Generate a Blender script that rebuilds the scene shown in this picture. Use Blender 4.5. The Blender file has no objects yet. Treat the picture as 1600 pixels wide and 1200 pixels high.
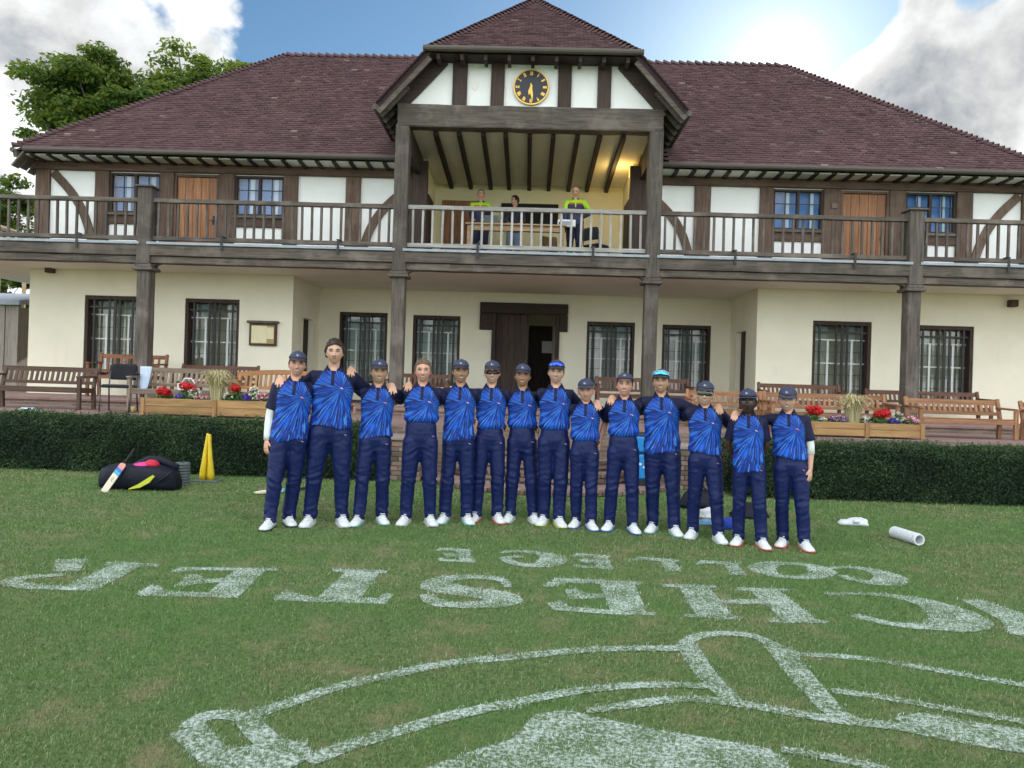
import bpy, bmesh, math, random
import numpy as np
from math import radians, pi, sin, cos
from mathutils import Vector, Matrix, noise

random.seed(7)
rng = np.random.default_rng(7)
scene = bpy.context.scene
col = scene.collection

# ------------------------------------------------------------------ camera
FPX, CAMZ = 1150.0, 1.5                 # focal length in pixels of a 1600 px wide frame, lens height
YAW, ROLL, PITCH = radians(1.2), radians(1.75), radians(0.0)
ROT = Matrix.Rotation(YAW, 3, 'Z') @ Matrix.Rotation(pi / 2 + PITCH, 3, 'X') @ Matrix.Rotation(ROLL, 3, 'Z')
cam = bpy.data.cameras.new('camera')
cam.sensor_fit = 'HORIZONTAL'; cam.sensor_width = 36.0
cam.lens = FPX / 1600 * 36.0
cam.clip_start = 0.05; cam.clip_end = 3000
camo = bpy.data.objects.new('camera', cam); col.objects.link(camo)
camo.matrix_world = Matrix.Translation((0, 0, CAMZ)) @ ROT.to_4x4()
scene.camera = camo

def ray(px, py):
    return ROT @ Vector(((px - 800) / FPX, (600 - py) / FPX, -1.0))
def at(px, py, Y):
    d = ray(px, py); t = Y / d.y
    return Vector((d.x * t, Y, CAMZ + d.z * t))
def gnd(px, py, z=0.0):
    d = ray(px, py); t = (z - CAMZ) / d.z
    return Vector((d.x * t, d.y * t, z))

# ------------------------------------------------------------------ sky and sun
SUN_AZ, SUN_EL = radians(18.0), radians(22.7)    # from +Y towards +X
SUN_DIR = Vector((sin(SUN_AZ) * cos(SUN_EL), cos(SUN_AZ) * cos(SUN_EL), sin(SUN_EL)))
world = bpy.data.worlds.new('World'); scene.world = world
world.use_nodes = True
wt = world.node_tree; wt.nodes.clear()
def wn(t, **k):
    n = wt.nodes.new(t)
    for a, b in k.items(): setattr(n, a, b)
    return n
def wl(a, b): wt.links.new(a, b)
def wmath(op, a, b=None, c=None, clamp=False):
    n = wn('ShaderNodeMath', operation=op); n.use_clamp = clamp
    for i, v in enumerate((a, b, c)):
        if v is None: continue
        if hasattr(v, 'links'): wl(v, n.inputs[i])
        else: n.inputs[i].default_value = v
    return n.outputs[0]
def wvec(op, a, b=None):
    n = wn('ShaderNodeVectorMath', operation=op)
    for i, v in enumerate((a, b)):
        if v is None: continue
        if hasattr(v, 'links'): wl(v, n.inputs[i])
        else: n.inputs[i].default_value = v
    return n
def wmaprange(v, a, b, c=0.0, d=1.0, smooth=True):
    n = wn('ShaderNodeMapRange', interpolation_type='SMOOTHSTEP' if smooth else 'LINEAR')
    wl(v, n.inputs[0])
    for i, x in enumerate((a, b, c, d)): n.inputs[i + 1].default_value = x
    return n.outputs[0]
out = wn('ShaderNodeOutputWorld'); bg = wn('ShaderNodeBackground')
bg.inputs['Strength'].default_value = 0.10
CLOUD_GAIN, CLOUD_FRONT = 6.8, 21.0  # extra gain for unseen clouds behind the camera, added to light the facade
sky = wn('ShaderNodeTexSky', sky_type='NISHITA')
sky.sun_disc = False; sky.sun_elevation = SUN_EL; sky.sun_rotation = SUN_AZ
sky.air_density = 1.0; sky.dust_density = 0.25; sky.ozone_density = 1.5
tc = wn('ShaderNodeTexCoord')
D3 = wvec('NORMALIZE', tc.outputs['Generated']).outputs[0]
sep = wn('ShaderNodeSeparateXYZ'); wl(D3, sep.inputs[0])
# clouds live on a flat layer overhead: direction divided by height
den = wmath('ADD', wmath('MAXIMUM', sep.outputs[2], 0.0), 0.22)
lay = wn('ShaderNodeCombineXYZ')
wl(wmath('DIVIDE', sep.outputs[0], den), lay.inputs[0]); wl(wmath('DIVIDE', sep.outputs[1], den), lay.inputs[1])
lay.inputs[2].default_value = 3.7
def wnoise(vec, scale, detail, rough=0.55, dist=0.0):
    n = wn('ShaderNodeTexNoise'); wl(vec, n.inputs['Vector'])
    n.inputs['Scale'].default_value = scale; n.inputs['Detail'].default_value = detail
    n.inputs['Roughness'].default_value = rough; n.inputs['Distortion'].default_value = dist
    return n.outputs['Fac']
nA = wnoise(lay.outputs[0], 2.1, 4, 0.55, 0.2); nB = wnoise(D3, 7.5, 8, 0.60, 0.15)
n1 = wmath('MULTIPLY_ADD', nB, .55, wmath('MULTIPLY', nA, .45))
def blob(px, py, deg):
    d = ray(px, py).normalized()
    dt = wvec('DOT_PRODUCT', D3, tuple(d)).outputs['Value']
    return wmaprange(dt, cos(radians(deg)), cos(radians(deg * .25)))
# the clouds in view: cumulus at the right, soft banks at the left, clear air between
dens = wmath('MULTIPLY_ADD', n1, 1.0, 0.0)
for px, py, deg, amt in ((1480, 130, 9, .15), (1575, 215, 8, .17), (1400, 165, 6, .15), (1330, 190, 5, .10), (20, 190, 12, .20), (40, 40, 5, .12), (250, 10, 6, .13), 
                         (720, 60, 14, -.30), (930, 50, 12, -.3), (1090, 40, 8, -.35), (150, 45, 6, -.06), (1290, 20, 6, -.3), (1500, 10, 3, -.2), (480, 50, 6, -.08)):
    dens = wmath('MULTIPLY_ADD', blob(px, py, deg), amt, dens)
cov = wmaprange(dens, 0.455, 0.535)
# lit edges and grey hearts: thin cloud is bright, thick cloud grey where the sun stands behind it
n3 = wnoise(wvec('ADD', D3, (.0, .0, .035)).outputs[0], 9.0, 7, 0.58, 0.2)
sd = wvec('DOT_PRODUCT', D3, tuple(SUN_DIR)).outputs['Value']
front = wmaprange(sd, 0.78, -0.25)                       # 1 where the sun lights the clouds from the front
thick = wmaprange(dens, 0.60, 0.98)
lum = wmath('SUBTRACT', wmath('MULTIPLY_ADD', n3, 2.3, -0.42), wmath('MULTIPLY', thick, wmath('MULTIPLY_ADD', front, -.25, .42)))
ramp = wn('ShaderNodeValToRGB')
e = ramp.color_ramp.elements
e[0].position = 0.0; e[0].color = (.27, .31, .37, 1)
e[1].position = 1.0; e[1].color = (1.15, 1.19, 1.20, 1)
m_ = ramp.color_ramp.elements.new(0.45); m_.color = (.72, .73, .73, 1)
wl(lum, ramp.inputs[0])
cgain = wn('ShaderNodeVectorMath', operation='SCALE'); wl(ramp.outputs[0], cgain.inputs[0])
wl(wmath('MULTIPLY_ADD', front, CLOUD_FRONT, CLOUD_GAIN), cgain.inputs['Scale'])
sgain = wn('ShaderNodeVectorMath', operation='MULTIPLY'); wl(sky.outputs[0], sgain.inputs[0]); sgain.inputs[1].default_value = (.55, .72, .80)
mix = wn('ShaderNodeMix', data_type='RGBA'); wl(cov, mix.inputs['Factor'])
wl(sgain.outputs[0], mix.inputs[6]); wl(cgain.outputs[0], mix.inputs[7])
# glare of the veiled sun
g1 = wmath('POWER', wmath('MAXIMUM', sd, 0.0), 1600.0)
g2 = wmath('POWER', wmath('MAXIMUM', sd, 0.0), 140.0)
glare = wmath('ADD', wmath('MULTIPLY', g1, 7.0), wmath('MULTIPLY', g2, 2.2))
gv = wn('ShaderNodeVectorMath', operation='SCALE'); gv.inputs[0].default_value = (1.0, .96, .86); wl(glare, gv.inputs['Scale'])
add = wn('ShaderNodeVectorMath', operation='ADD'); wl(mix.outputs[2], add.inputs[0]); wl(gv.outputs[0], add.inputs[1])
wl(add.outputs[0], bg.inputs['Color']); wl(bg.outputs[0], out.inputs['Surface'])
world.cycles.sampling_method = 'MANUAL'; world.cycles.sample_map_resolution = 512

sun = bpy.data.lights.new('sun', 'SUN'); sun.energy = 2.6; sun.angle = radians(0.9); sun.color = (1.0, .93, .80)
suno = bpy.data.objects.new('sun', sun); col.objects.link(suno)
suno.location = (10, 30, 25)
suno.rotation_euler = SUN_DIR.to_track_quat('Z', 'Y').to_euler()

vs = scene.view_settings
vs.view_transform = 'Standard'; vs.look = 'None'; vs.gamma = 1.0; vs.exposure = 0.55
scene.display_settings.display_device = 'sRGB'
scene.render.engine = 'CYCLES'
scene.cycles.use_denoising = True
scene.cycles.max_bounces = 8; scene.cycles.diffuse_bounces = 4
scene.cycles.transparent_max_bounces = 12
scene.cycles.caustics_reflective = False; scene.cycles.caustics_refractive = False
scene.cycles.sample_clamp_indirect = 8.0

# ------------------------------------------------------------------ helpers
def tag(o, label=None, cat=None, group=None, kind=None):
    if label: o['label'] = label
    if cat: o['category'] = cat
    if group: o['group'] = group
    if kind: o['kind'] = kind
    return o

def empty(name, loc=(0, 0, 0), rz=0.0):
    o = bpy.data.objects.new(name, None); col.objects.link(o)
    o.location = loc; o.rotation_euler = (0, 0, rz)
    o.empty_display_size = 0.2
    return o

def adopt(o, parent, keep_world=True):
    """parent o; its mesh stays where it was built (in world coordinates) when keep_world"""
    o.parent = parent
    if keep_world: o.matrix_parent_inverse = world_of(parent).inverted()
    return o
def world_of(o):
    m = o.matrix_basis.copy()
    if o.parent: m = world_of(o.parent) @ o.matrix_parent_inverse @ m
    return m

class MB:
    def __init__(s): s.v = []; s.f = []; s.m = []; s.tint = []
    def add(s, vs, fs, m=0):
        n = len(s.v); s.v.extend([tuple(p) for p in vs])
        for f in fs: s.f.append([i + n for i in f]); s.m.append(m)
        return s
    def box(s, c, sz, rot=None, m=0, ch=0.0):
        hx, hy, hz = sz[0] / 2, sz[1] / 2, sz[2] / 2
        c = Vector(c)
        if ch <= 0:
            P = [Vector((x * hx, y * hy, z * hz)) for x in (-1, 1) for y in (-1, 1) for z in (-1, 1)]
            F = [(0, 1, 3, 2), (4, 6, 7, 5), (0, 4, 5, 1), (2, 3, 7, 6), (0, 2, 6, 4), (1, 5, 7, 3)]
        else:
            ch = min(ch, hx * .9, hy * .9, hz * .9)
            P = []; ix = {}
            for a in (-1, 1):
                for b in (-1, 1):
                    for d in (-1, 1):
                        for k in range(3):
                            q = [a * (hx - ch), b * (hy - ch), d * (hz - ch)]
                            q[k] = (a * hx, b * hy, d * hz)[k]
                            ix[(a, b, d, k)] = len(P); P.append(Vector(q))
            F = []
            for k in range(3):
                for sg in (-1, 1):
                    o1, o2 = [j for j in range(3) if j != k]
                    L = []
                    for (p, q) in ((-1, -1), (1, -1), (1, 1), (-1, 1)):
                        key = [0, 0, 0]; key[k] = sg; key[o1] = p; key[o2] = q
                        L.append(ix[(key[0], key[1], key[2], k)])
                    flip = (sg < 0) ^ (k == 1)
                    F.append(L[::-1] if flip else L)
            for k in range(3):          # edges along axis k
                o1, o2 = [j for j in range(3) if j != k]
                for p in (-1, 1):
                    for q in (-1, 1):
                        L = []
                        for sg, kk in ((-1, o1), (1, o1), (1, o2), (-1, o2)):
                            key = [0, 0, 0]; key[k] = sg; key[o1] = p; key[o2] = q
                            L.append(ix[(key[0], key[1], key[2], kk)])
                        F.append(L)
            for a in (-1, 1):
                for b in (-1, 1):
                    for d in (-1, 1):
                        F.append([ix[(a, b, d, 0)], ix[(a, b, d, 1)], ix[(a, b, d, 2)]])
        if rot is not None: P = [rot @ p for p in P]
        return s.add([p + c for p in P], F, m)
    def b2(s, x0, x1, y0, y1, z0, z1, m=0, ch=0.0):
        return s.box(((x0 + x1) / 2, (y0 + y1) / 2, (z0 + z1) / 2), (abs(x1 - x0), abs(y1 - y0), abs(z1 - z0)), None, m, ch)
    def bar(s, p0, p1, w, h, up=(0, 0, 1), m=0, ch=0.0):
        """box from p0 to p1, w wide across, h along up"""
        p0, p1 = Vector(p0), Vector(p1); d = (p1 - p0); L = d.length; d.normalize()
        u = Vector(up); sd = d.cross(u)
        if sd.length < 1e-4: sd = d.cross(Vector((1, 0, 0)))
        sd.normalize(); u = sd.cross(d)
        R = Matrix((sd, d, u)).transposed()
        return s.box((p0 + p1) / 2, (w, L, h), R, m, ch)
    def loft(s, rings, cap=True, m=0, closed=True):
        n = len(rings[0]); base = len(s.v)
        for r in rings: s.v.extend([tuple(p) for p in r])
        for i in range(len(rings) - 1):
            for j in range(n if closed else n - 1):
                k = (j + 1) % n
                s.f.append([base + i * n + j, base + i * n + k, base + (i + 1) * n + k, base + (i + 1) * n + j]); s.m.append(m)
        if cap:
            s.f.append([base + j for j in range(n)][::-1]); s.m.append(m)
            s.f.append([base + (len(rings) - 1) * n + j for j in range(n)]); s.m.append(m)
        return s
    def tube(s, pts, rad, n=8, m=0, cap=True, squash=None, up=(0.123, 0.3, 1)):
        pts = [Vector(p) for p in pts]
        if not hasattr(rad, '__len__'): rad = [rad] * len(pts)
        rings = []; u = Vector(up)
        for i, p in enumerate(pts):
            d = (pts[min(i + 1, len(pts) - 1)] - pts[max(i - 1, 0)])
            if d.length < 1e-9: d = Vector((0, 0, 1))
            d.normalize()
            a = u - d * u.dot(d)
            if a.length < 1e-4: a = Vector((1, 0, 0)) - d * d.x
            a.normalize(); b = d.cross(a); u = a
            ra = rad[i]; rb = ra * (squash if squash else 1)
            rings.append([p + a * (ra * cos(2 * pi * k / n)) + b * (rb * sin(2 * pi * k / n)) for k in range(n)])
        return s.loft(rings, cap, m)
    def lathe(s, prof, n=16, c=(0, 0, 0), m=0, cap=False):
        c = Vector(c)
        rings = [[c + Vector((r * cos(2 * pi * k / n), r * sin(2 * pi * k / n), z)) for k in range(n)] for r, z in prof]
        return s.loft(rings, cap, m)
    def prism(s, poly, p_of, t0, t1, m=0):
        """poly: 2-D outline, p_of(u, v, t) -> point; extruded from t0 to t1"""
        n = len(poly)
        A = [p_of(u, v, t0) for u, v in poly]; B = [p_of(u, v, t1) for u, v in poly]
        F = [list(range(n))[::-1], [n + i for i in range(n)]]
        for i in range(n):
            j = (i + 1) % n
            F.append([i, j, n + j, n + i])
        return s.add(A + B, F, m)
    def ball(s, c, r, nu=12, nv=8, m=0, rot=None):
        if not hasattr(r, '__len__'): r = (r, r, r)
        c = Vector(c); rings = []
        for i in range(nv + 1):
            th = pi * (i if 0 < i < nv else (0.02 if i == 0 else nv - 0.02)) / nv
            R = []
            for k in range(nu):
                p = Vector((r[0] * sin(th) * cos(2 * pi * k / nu), r[1] * sin(th) * sin(2 * pi * k / nu), -r[2] * cos(th)))
                R.append(c + (rot @ p if rot is not None else p))
            rings.append(R)
        return s.loft(rings, True, m)
    def mesh(s, name, smooth=False):
        me = bpy.data.meshes.new(name)
        me.from_pydata(s.v, [], s.f)
        me.polygons.foreach_set('material_index', s.m)
        if smooth: me.polygons.foreach_set('use_smooth', [True] * len(me.polygons))
        me.update()
        return me
    def build(s, name, mats, parent=None, smooth=False, loc=None, rot=None, keep_world=True, fix=True):
        me = s.mesh(name, smooth)
        if fix:
            bm = bmesh.new(); bm.from_mesh(me); bmesh.ops.recalc_face_normals(bm, faces=bm.faces); bm.to_mesh(me); bm.free()
        for mt in (mats if isinstance(mats, (list, tuple)) else [mats]): me.materials.append(mt)
        return link(name, me, parent, loc, rot, keep_world)

def link(name, me, parent=None, loc=None, rot=None, keep_world=True):
    o = bpy.data.objects.new(name, me); col.objects.link(o)
    if loc is not None: o.location = loc
    if rot is not None: o.rotation_euler = rot
    if parent is not None: adopt(o, parent, keep_world)
    return o

def np_mesh(name, verts, faces_flat, nper, mats, parent=None, attrs=None, smooth=False, keep_world=True):
    """verts (N,3) array, faces_flat index array with nper corners per face"""
    me = bpy.data.meshes.new(name)
    nf = len(faces_flat) // nper
    me.vertices.add(len(verts)); me.vertices.foreach_set('co', np.asarray(verts, np.float32).ravel())
    me.loops.add(len(faces_flat)); me.loops.foreach_set('vertex_index', np.asarray(faces_flat, np.int32))
    me.polygons.add(nf)
    me.polygons.foreach_set('loop_start', np.arange(0, nf * nper, nper, dtype=np.int32))
    if smooth: me.polygons.foreach_set('use_smooth', np.ones(nf, bool))
    for k, a in (attrs or {}).items():
        at_ = me.attributes.new(k, 'FLOAT', 'POINT'); at_.data.foreach_set('value', np.asarray(a, np.float32))
    me.update(); me.validate()
    for mt in (mats if isinstance(mats, (list, tuple)) else [mats]): me.materials.append(mt)
    return link(name, me, parent, keep_world=keep_world)

# ------------------------------------------------------------------ materials
class NT:
    def __init__(s, name):
        s.mat = bpy.data.materials.new(name); s.mat.use_nodes = True
        s.t = s.mat.node_tree; s.b = s.t.nodes['Principled BSDF']; s.o = s.t.nodes['Material Output']
    def n(s, t, **k):
        x = s.t.nodes.new(t)
        for a, b in k.items(): setattr(x, a, b)
        return x
    def l(s, a, b): s.t.links.new(a, b)
    def val(s, sock, v):
        if hasattr(v, 'links'): s.l(v, sock)
        else: sock.default_value = v
    def math(s, op, a, b=None, c=None, clamp=False):
        x = s.n('ShaderNodeMath', operation=op); x.use_clamp = clamp
        for i, v in enumerate((a, b, c)):
            if v is not None: s.val(x.inputs[i], v)
        return x.outputs[0]
    def coords(s, kind='Object', scale=(1, 1, 1), loc=(0, 0, 0)):
        tc = s.n('ShaderNodeTexCoord'); mp = s.n('ShaderNodeMapping')
        s.l(tc.outputs[kind], mp.inputs[0]); mp.inputs['Scale'].default_value = scale; mp.inputs['Location'].default_value = loc
        return mp.outputs[0]
    def geo(s, scale=(1, 1, 1)):
        g = s.n('ShaderNodeNewGeometry'); mp = s.n('ShaderNodeMapping'); s.l(g.outputs['Position'], mp.inputs[0])
        mp.inputs['Scale'].default_value = scale
        return mp.outputs[0]
    def noise(s, vec, scale=5, detail=4, rough=.55, dist=0.0):
        x = s.n('ShaderNodeTexNoise'); s.l(vec, x.inputs['Vector'])
        x.inputs['Scale'].default_value = scale; x.inputs['Detail'].default_value = detail
        x.inputs['Roughness'].default_value = rough; x.inputs['Distortion'].default_value = dist
        return x.outputs['Fac']
    def range(s, v, a, b, c=0.0, d=1.0, smooth=True):
        x = s.n('ShaderNodeMapRange', interpolation_type='SMOOTHSTEP' if smooth else 'LINEAR'); s.l(v, x.inputs[0])
        for i, q in enumerate((a, b, c, d)): s.val(x.inputs[i + 1], q)
        return x.outputs[0]
    def ramp(s, v, *stops):
        x = s.n('ShaderNodeValToRGB'); el = x.color_ramp.elements
        while len(el) > 1: el.remove(el[-1])
        el[0].position = stops[0][0]; el[0].color = (*stops[0][1], 1)
        for p, c in stops[1:]:
            q = el.new(p); q.color = (*c, 1)
        s.l(v, x.inputs[0]); return x.outputs[0]
    def mix(s, f, a, b, mode='MIX'):
        x = s.n('ShaderNodeMix', data_type='RGBA', blend_type=mode)
        s.val(x.inputs['Factor'], f)
        for i, v in ((6, a), (7, b)):
            if hasattr(v, 'links'): s.l(v, x.inputs[i])
            else: x.inputs[i].default_value = (*v, 1)
        return x.outputs[2]
    def attr(s, name):
        x = s.n('ShaderNodeAttribute'); x.attribute_name = name
        return x
    def objrand(s): return s.n('ShaderNodeObjectInfo').outputs['Random']
    def bump(s, h, strength=.3, dist=.01):
        x = s.n('ShaderNodeBump'); x.inputs['Strength'].default_value = strength; x.inputs['Distance'].default_value = dist
        s.l(h, x.inputs['Height']); s.l(x.outputs[0], s.b.inputs['Normal'])
    def col(s, c): s.val(s.b.inputs['Base Color'], c if hasattr(c, 'links') else (*c, 1)); return s
    def rough(s, r): s.val(s.b.inputs['Roughness'], r); return s

def hsv_var(t, c, v, amt=.3):
    """brighten or darken c with the 0..1 value v"""
    h = t.n('ShaderNodeHueSaturation'); t.l(c, h.inputs['Color'])
    t.l(t.math('MULTIPLY_ADD', v, amt, 1 - amt / 2), h.inputs['Value'])
    return h.outputs[0]

def m_plain(name, c, rough=.6, metallic=0.0, var=.12, scale=9, bump=.1):
    t = NT(name); v = t.coords()
    n = t.noise(v, scale, 5)
    t.col(t.mix(n, tuple(x * (1 - var) for x in c), tuple(min(1, x * (1 + var)) for x in c)))
    t.rough(rough); t.b.inputs['Metallic'].default_value = metallic
    if bump: t.bump(t.noise(v, scale * 8, 3), bump, .004)
    return t.mat

def m_wood(name, dark, light, axis='z', rough=.75, grain=14.0, wear=None, wear_amt=.5):
    t = NT(name)
    sc = {'x': (.9, grain, grain), 'y': (grain, .9, grain), 'z': (grain, grain, .9)}[axis]
    g = t.n('ShaderNodeNewGeometry'); oi = t.n('ShaderNodeObjectInfo')
    ad = t.n('ShaderNodeVectorMath', operation='ADD'); t.l(g.outputs['Position'], ad.inputs[0])
    sc2 = t.n('ShaderNodeVectorMath', operation='SCALE'); t.l(oi.outputs['Random'], sc2.inputs['Scale']); sc2.inputs[0].default_value = (17.3, 9.1, 23.7)
    t.l(sc2.outputs[0], ad.inputs[1])
    mp = t.n('ShaderNodeMapping'); mp.inputs['Scale'].default_value = sc; t.l(ad.outputs[0], mp.inputs[0])
    n1 = t.noise(mp.outputs[0], 1.6, 7, .65, .6)
    n2 = t.noise(mp.outputs[0], 6.0, 4, .6, .2)
    c = t.ramp(n1, (.30, dark), (.5, tuple((a + b) / 2 for a, b in zip(dark, light))), (.72, light))
    c = hsv_var(t, c, n2, .5)
    if wear is not None:
        n3 = t.noise(ad.outputs[0], 1.7, 5, .6, .3)
        c = t.mix(t.math('MULTIPLY', t.range(n3, .45, .68), wear_amt), c, wear)
    c = hsv_var(t, c, oi.outputs['Random'], .35)
    t.col(c); t.rough(rough)
    t.bump(t.math('ADD', n1, t.math('MULTIPLY', n2, .4)), .5, .006)
    return t.mat

def sell(t, a, b, e=2.4):
    c, s = cos(t), sin(t)
    return a * math.copysign(abs(c) ** (2 / e), c), b * math.copysign(abs(s) ** (2 / e), s)
def m_cloth(name, c, rough=.6, wr=.6, sheen=.2, sc=(12, 12, 7)):
    t = NT(name); v = t.coords('Object', sc)
    n = t.noise(v, 2.0, 5, .6, .8); n2 = t.noise(t.coords('Object', (30, 30, 5)), 1.0, 3, .5, 1.0)
    t.col(t.mix(n, tuple(x * .82 for x in c), tuple(min(1, x * 1.18) for x in c))); t.rough(rough); t.b.inputs['Sheen Weight'].default_value = sheen; t.b.inputs['Specular IOR Level'].default_value = .28
    t.bump(t.math('ADD', n, t.math('MULTIPLY', n2, .5)), wr, .014)
    return t.mat
# ------------------------------------------------------------------ shared materials
M = {}
def m_plaster(name, c, stain=(.55, .50, .36), amt=.22):
    t = NT(name); v = t.geo()
    n = t.noise(v, 1.1, 6, .6); n2 = t.noise(t.geo((2.2, 2.2, .5)), 1.6, 6, .62)
    c0 = t.mix(t.range(n, .3, .75), tuple(x * .93 for x in c), c)
    c0 = t.mix(t.math('MULTIPLY', t.range(n2, .56, .80), amt), c0, stain)
    t.col(c0); t.rough(.85)
    t.bump(t.math('ADD', t.noise(v, 28, 4), t.math('MULTIPLY', t.noise(v, 4, 3), 1.6)), .35, .006)
    return t.mat
M['white'] = m_plaster('white_plaster', (.89, .89, .87), amt=.14)
M['cream'] = m_plaster('cream_plaster', (.90, .855, .69))
M['yellow'] = m_plaster('yellow_plaster', (.90, .83, .54), amt=.08)
M['soffit'] = m_plaster('soffit_paint', (.88, .85, .77), amt=.12)
M['grey_x'] = m_wood('weathered_oak_rail', (.026, .020, .016), (.150, .122, .096), 'x', wear=(.25, .215, .18), wear_amt=.45)
M['grey_z'] = m_wood('weathered_oak_post', (.030, .024, .020), (.140, .115, .094), 'z', wear=(.22, .19, .165), wear_amt=.45)
M['pale_x'] = m_wood('bleached_oak_rail', (.16, .15, .135), (.46, .44, .41), 'x', wear=(.52, .50, .47), wear_amt=.5)
M['pale_z'] = m_wood('bleached_oak_baluster', (.20, .19, .17), (.52, .50, .47), 'z', wear=(.55, .53, .50), wear_amt=.5)
M['brown_x'] = m_wood('brown_oak_beam', (.030, .016, .011), (.13, .070, .045), 'x', wear=(.15, .105, .075), wear_amt=.4)
M['brown_z'] = m_wood('brown_oak_stud', (.040, .023, .016), (.165, .098, .064), 'z', wear=(.19, .14, .105), wear_amt=.45)
M['dark_x'] = m_wood('dark_oak_x', (.016, .010, .009), (.060, .036, .028), 'x')
M['dark_y'] = m_wood('dark_oak_y', (.014, .009, .008), (.045, .028, .022), 'y')
M['dark_z'] = m_wood('dark_oak_z', (.020, .012, .010), (.075, .044, .032), 'z')
M['door'] = m_wood('orange_oak_door', (.16, .060, .022), (.42, .19, .080), 'z', rough=.6)
M['gutter'] = m_plain('gutter_paint', (.075, .062, .050), .6)
M['lead'] = m_plain('lead_flashing', (.30, .34, .38), .5, 0, .35, 6)
M['iron'] = m_plain('black_iron', (.012, .012, .013), .45)
M['frame_white'] = m_plain('white_paint', (.80, .82, .80), .5, 0, .05)
M['black'] = m_plain('black_void', (.01, .009, .009), .8)
def m_glass(name, tint, refl=.22):
    t = NT(name)
    tr = t.n('ShaderNodeBsdfTransparent'); tr.inputs[0].default_value = (*tint, 1)
    gl = t.n('ShaderNodeBsdfGlossy'); gl.inputs['Roughness'].default_value = .03
    lw = t.n('ShaderNodeLayerWeight'); lw.inputs[0].default_value = .25
    f = t.math('ADD', t.math('MULTIPLY', lw.outputs['Fresnel'], .8), refl, clamp=True)
    mx = t.n('ShaderNodeMixShader'); t.l(f, mx.inputs[0]); t.l(tr.outputs[0], mx.inputs[1]); t.l(gl.outputs[0], mx.inputs[2])
    v = t.coords(); b = t.n('ShaderNodeBump'); b.inputs['Strength'].default_value = .06; b.inputs['Distance'].default_value = .02
    t.l(t.noise(v, 3.2, 2), b.inputs['Height']); t.l(b.outputs[0], gl.inputs['Normal'])
    t.l(mx.outputs[0], t.o.inputs['Surface'])
    return t.mat
M['glass'] = m_glass('window_glass', (.80, .84, .82), .05)
M['glass_up'] = m_glass('upper_window_glass', (.74, .84, .94), .03)
def m_tile(name):
    t = NT(name); a = t.attr('tint').outputs['Fac']
    c = t.ramp(a, (0.0, (.052, .026, .032)), (.35, (.092, .048, .054)), (.7, (.130, .070, .074)), (.93, (.17, .105, .10)), (1.0, (.25, .19, .16)))
    v = t.geo()
    c = hsv_var(t, c, t.noise(v, 1.2, 5, .6), .6)
    li = t.range(t.noise(v, 7, 6, .7), .60, .78)
    c = t.mix(t.math('MULTIPLY', li, .30), c, (.17, .15, .12))
    t.col(c); t.rough(.88); t.bump(t.noise(v, 60, 3), .4, .004)
    return t.mat
M['tile'] = m_tile('clay_roof_tile')
def m_brick(name, c1, c2, mortar, scale, plane='xz', w=.215, h=.065):
    t = NT(name); g = t.n('ShaderNodeNewGeometry'); sp = t.n('ShaderNodeSeparateXYZ'); t.l(g.outputs['Position'], sp.inputs[0])
    cb = t.n('ShaderNodeCombineXYZ'); ax = {'x': 0, 'y': 1, 'z': 2}
    t.l(sp.outputs[ax[plane[0]]], cb.inputs[0]); t.l(sp.outputs[ax[plane[1]]], cb.inputs[1])
    b = t.n('ShaderNodeTexBrick'); t.l(cb.outputs[0], b.inputs['Vector'])
    b.inputs['Color1'].default_value = (*c1, 1); b.inputs['Color2'].default_value = (*c2, 1); b.inputs['Mortar'].default_value = (*mortar, 1)
    b.inputs['Scale'].default_value = 1.0; b.inputs['Brick Width'].default_value = w; b.inputs['Row Height'].default_value = h; b.inputs['Mortar Size'].default_value = .006
    v = t.geo(); c = hsv_var(t, b.outputs['Color'], t.noise(v, 2.2, 6, .65), .8)
    t.col(c); t.rough(.9); t.bump(b.outputs['Fac'], -.4, .006)
    return t.mat
M['pave'] = m_brick('brick_paving', (.23, .135, .115), (.30, .19, .165), (.20, .165, .15), 1, 'xy', .215, .105)
M['wallbrick'] = m_brick('old_brick_wall', (.16, .11, .085), (.26, .19, .15), (.25, .23, .20), 1, 'xz')
def m_brickpiece(name):
    t = NT(name); v = t.geo(); r = t.objrand()
    c = t.ramp(r, (0, (.10, .075, .060)), (.4, (.19, .135, .105)), (.8, (.26, .20, .165)), (1, (.30, .17, .13)))
    c = hsv_var(t, c, t.noise(v, 9, 5), .7)
    c = t.mix(t.math('MULTIPLY', t.range(t.noise(v, 14, 6, .7), .60, .72), .5), c, (.42, .42, .37))
    t.col(c); t.rough(.9); t.bump(t.noise(v, 40, 4), .5, .004)
    return t.mat
M['brick'] = m_brickpiece('brick_piece')
M['slab'] = m_plain('stone_slab', (.30, .25, .22), .9, 0, .3, 3, .3)

# ------------------------------------------------------------------ levels of the pavilion
YC, YW, YR, YB = 15.5, 17.1, 19.3, 24.6        # columns, wing walls, recessed centre wall, rear wall
ZT, ZT2 = .80, .95                              # lower and upper terrace
ZS, ZD = 3.88, 4.24                             # soffit, balcony deck
X = lambda px, py, Y: at(px, py, Y).x
Z = lambda px, py, Y: at(px, py, Y).z
COLX = [X(224, 575, YC), X(620, 575, YC), X(1013, 580, YC), X(1420, 600, YC)]
XC = (COLX[1] + COLX[2]) / 2
print('COLX', COLX, 'XC', XC)

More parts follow.
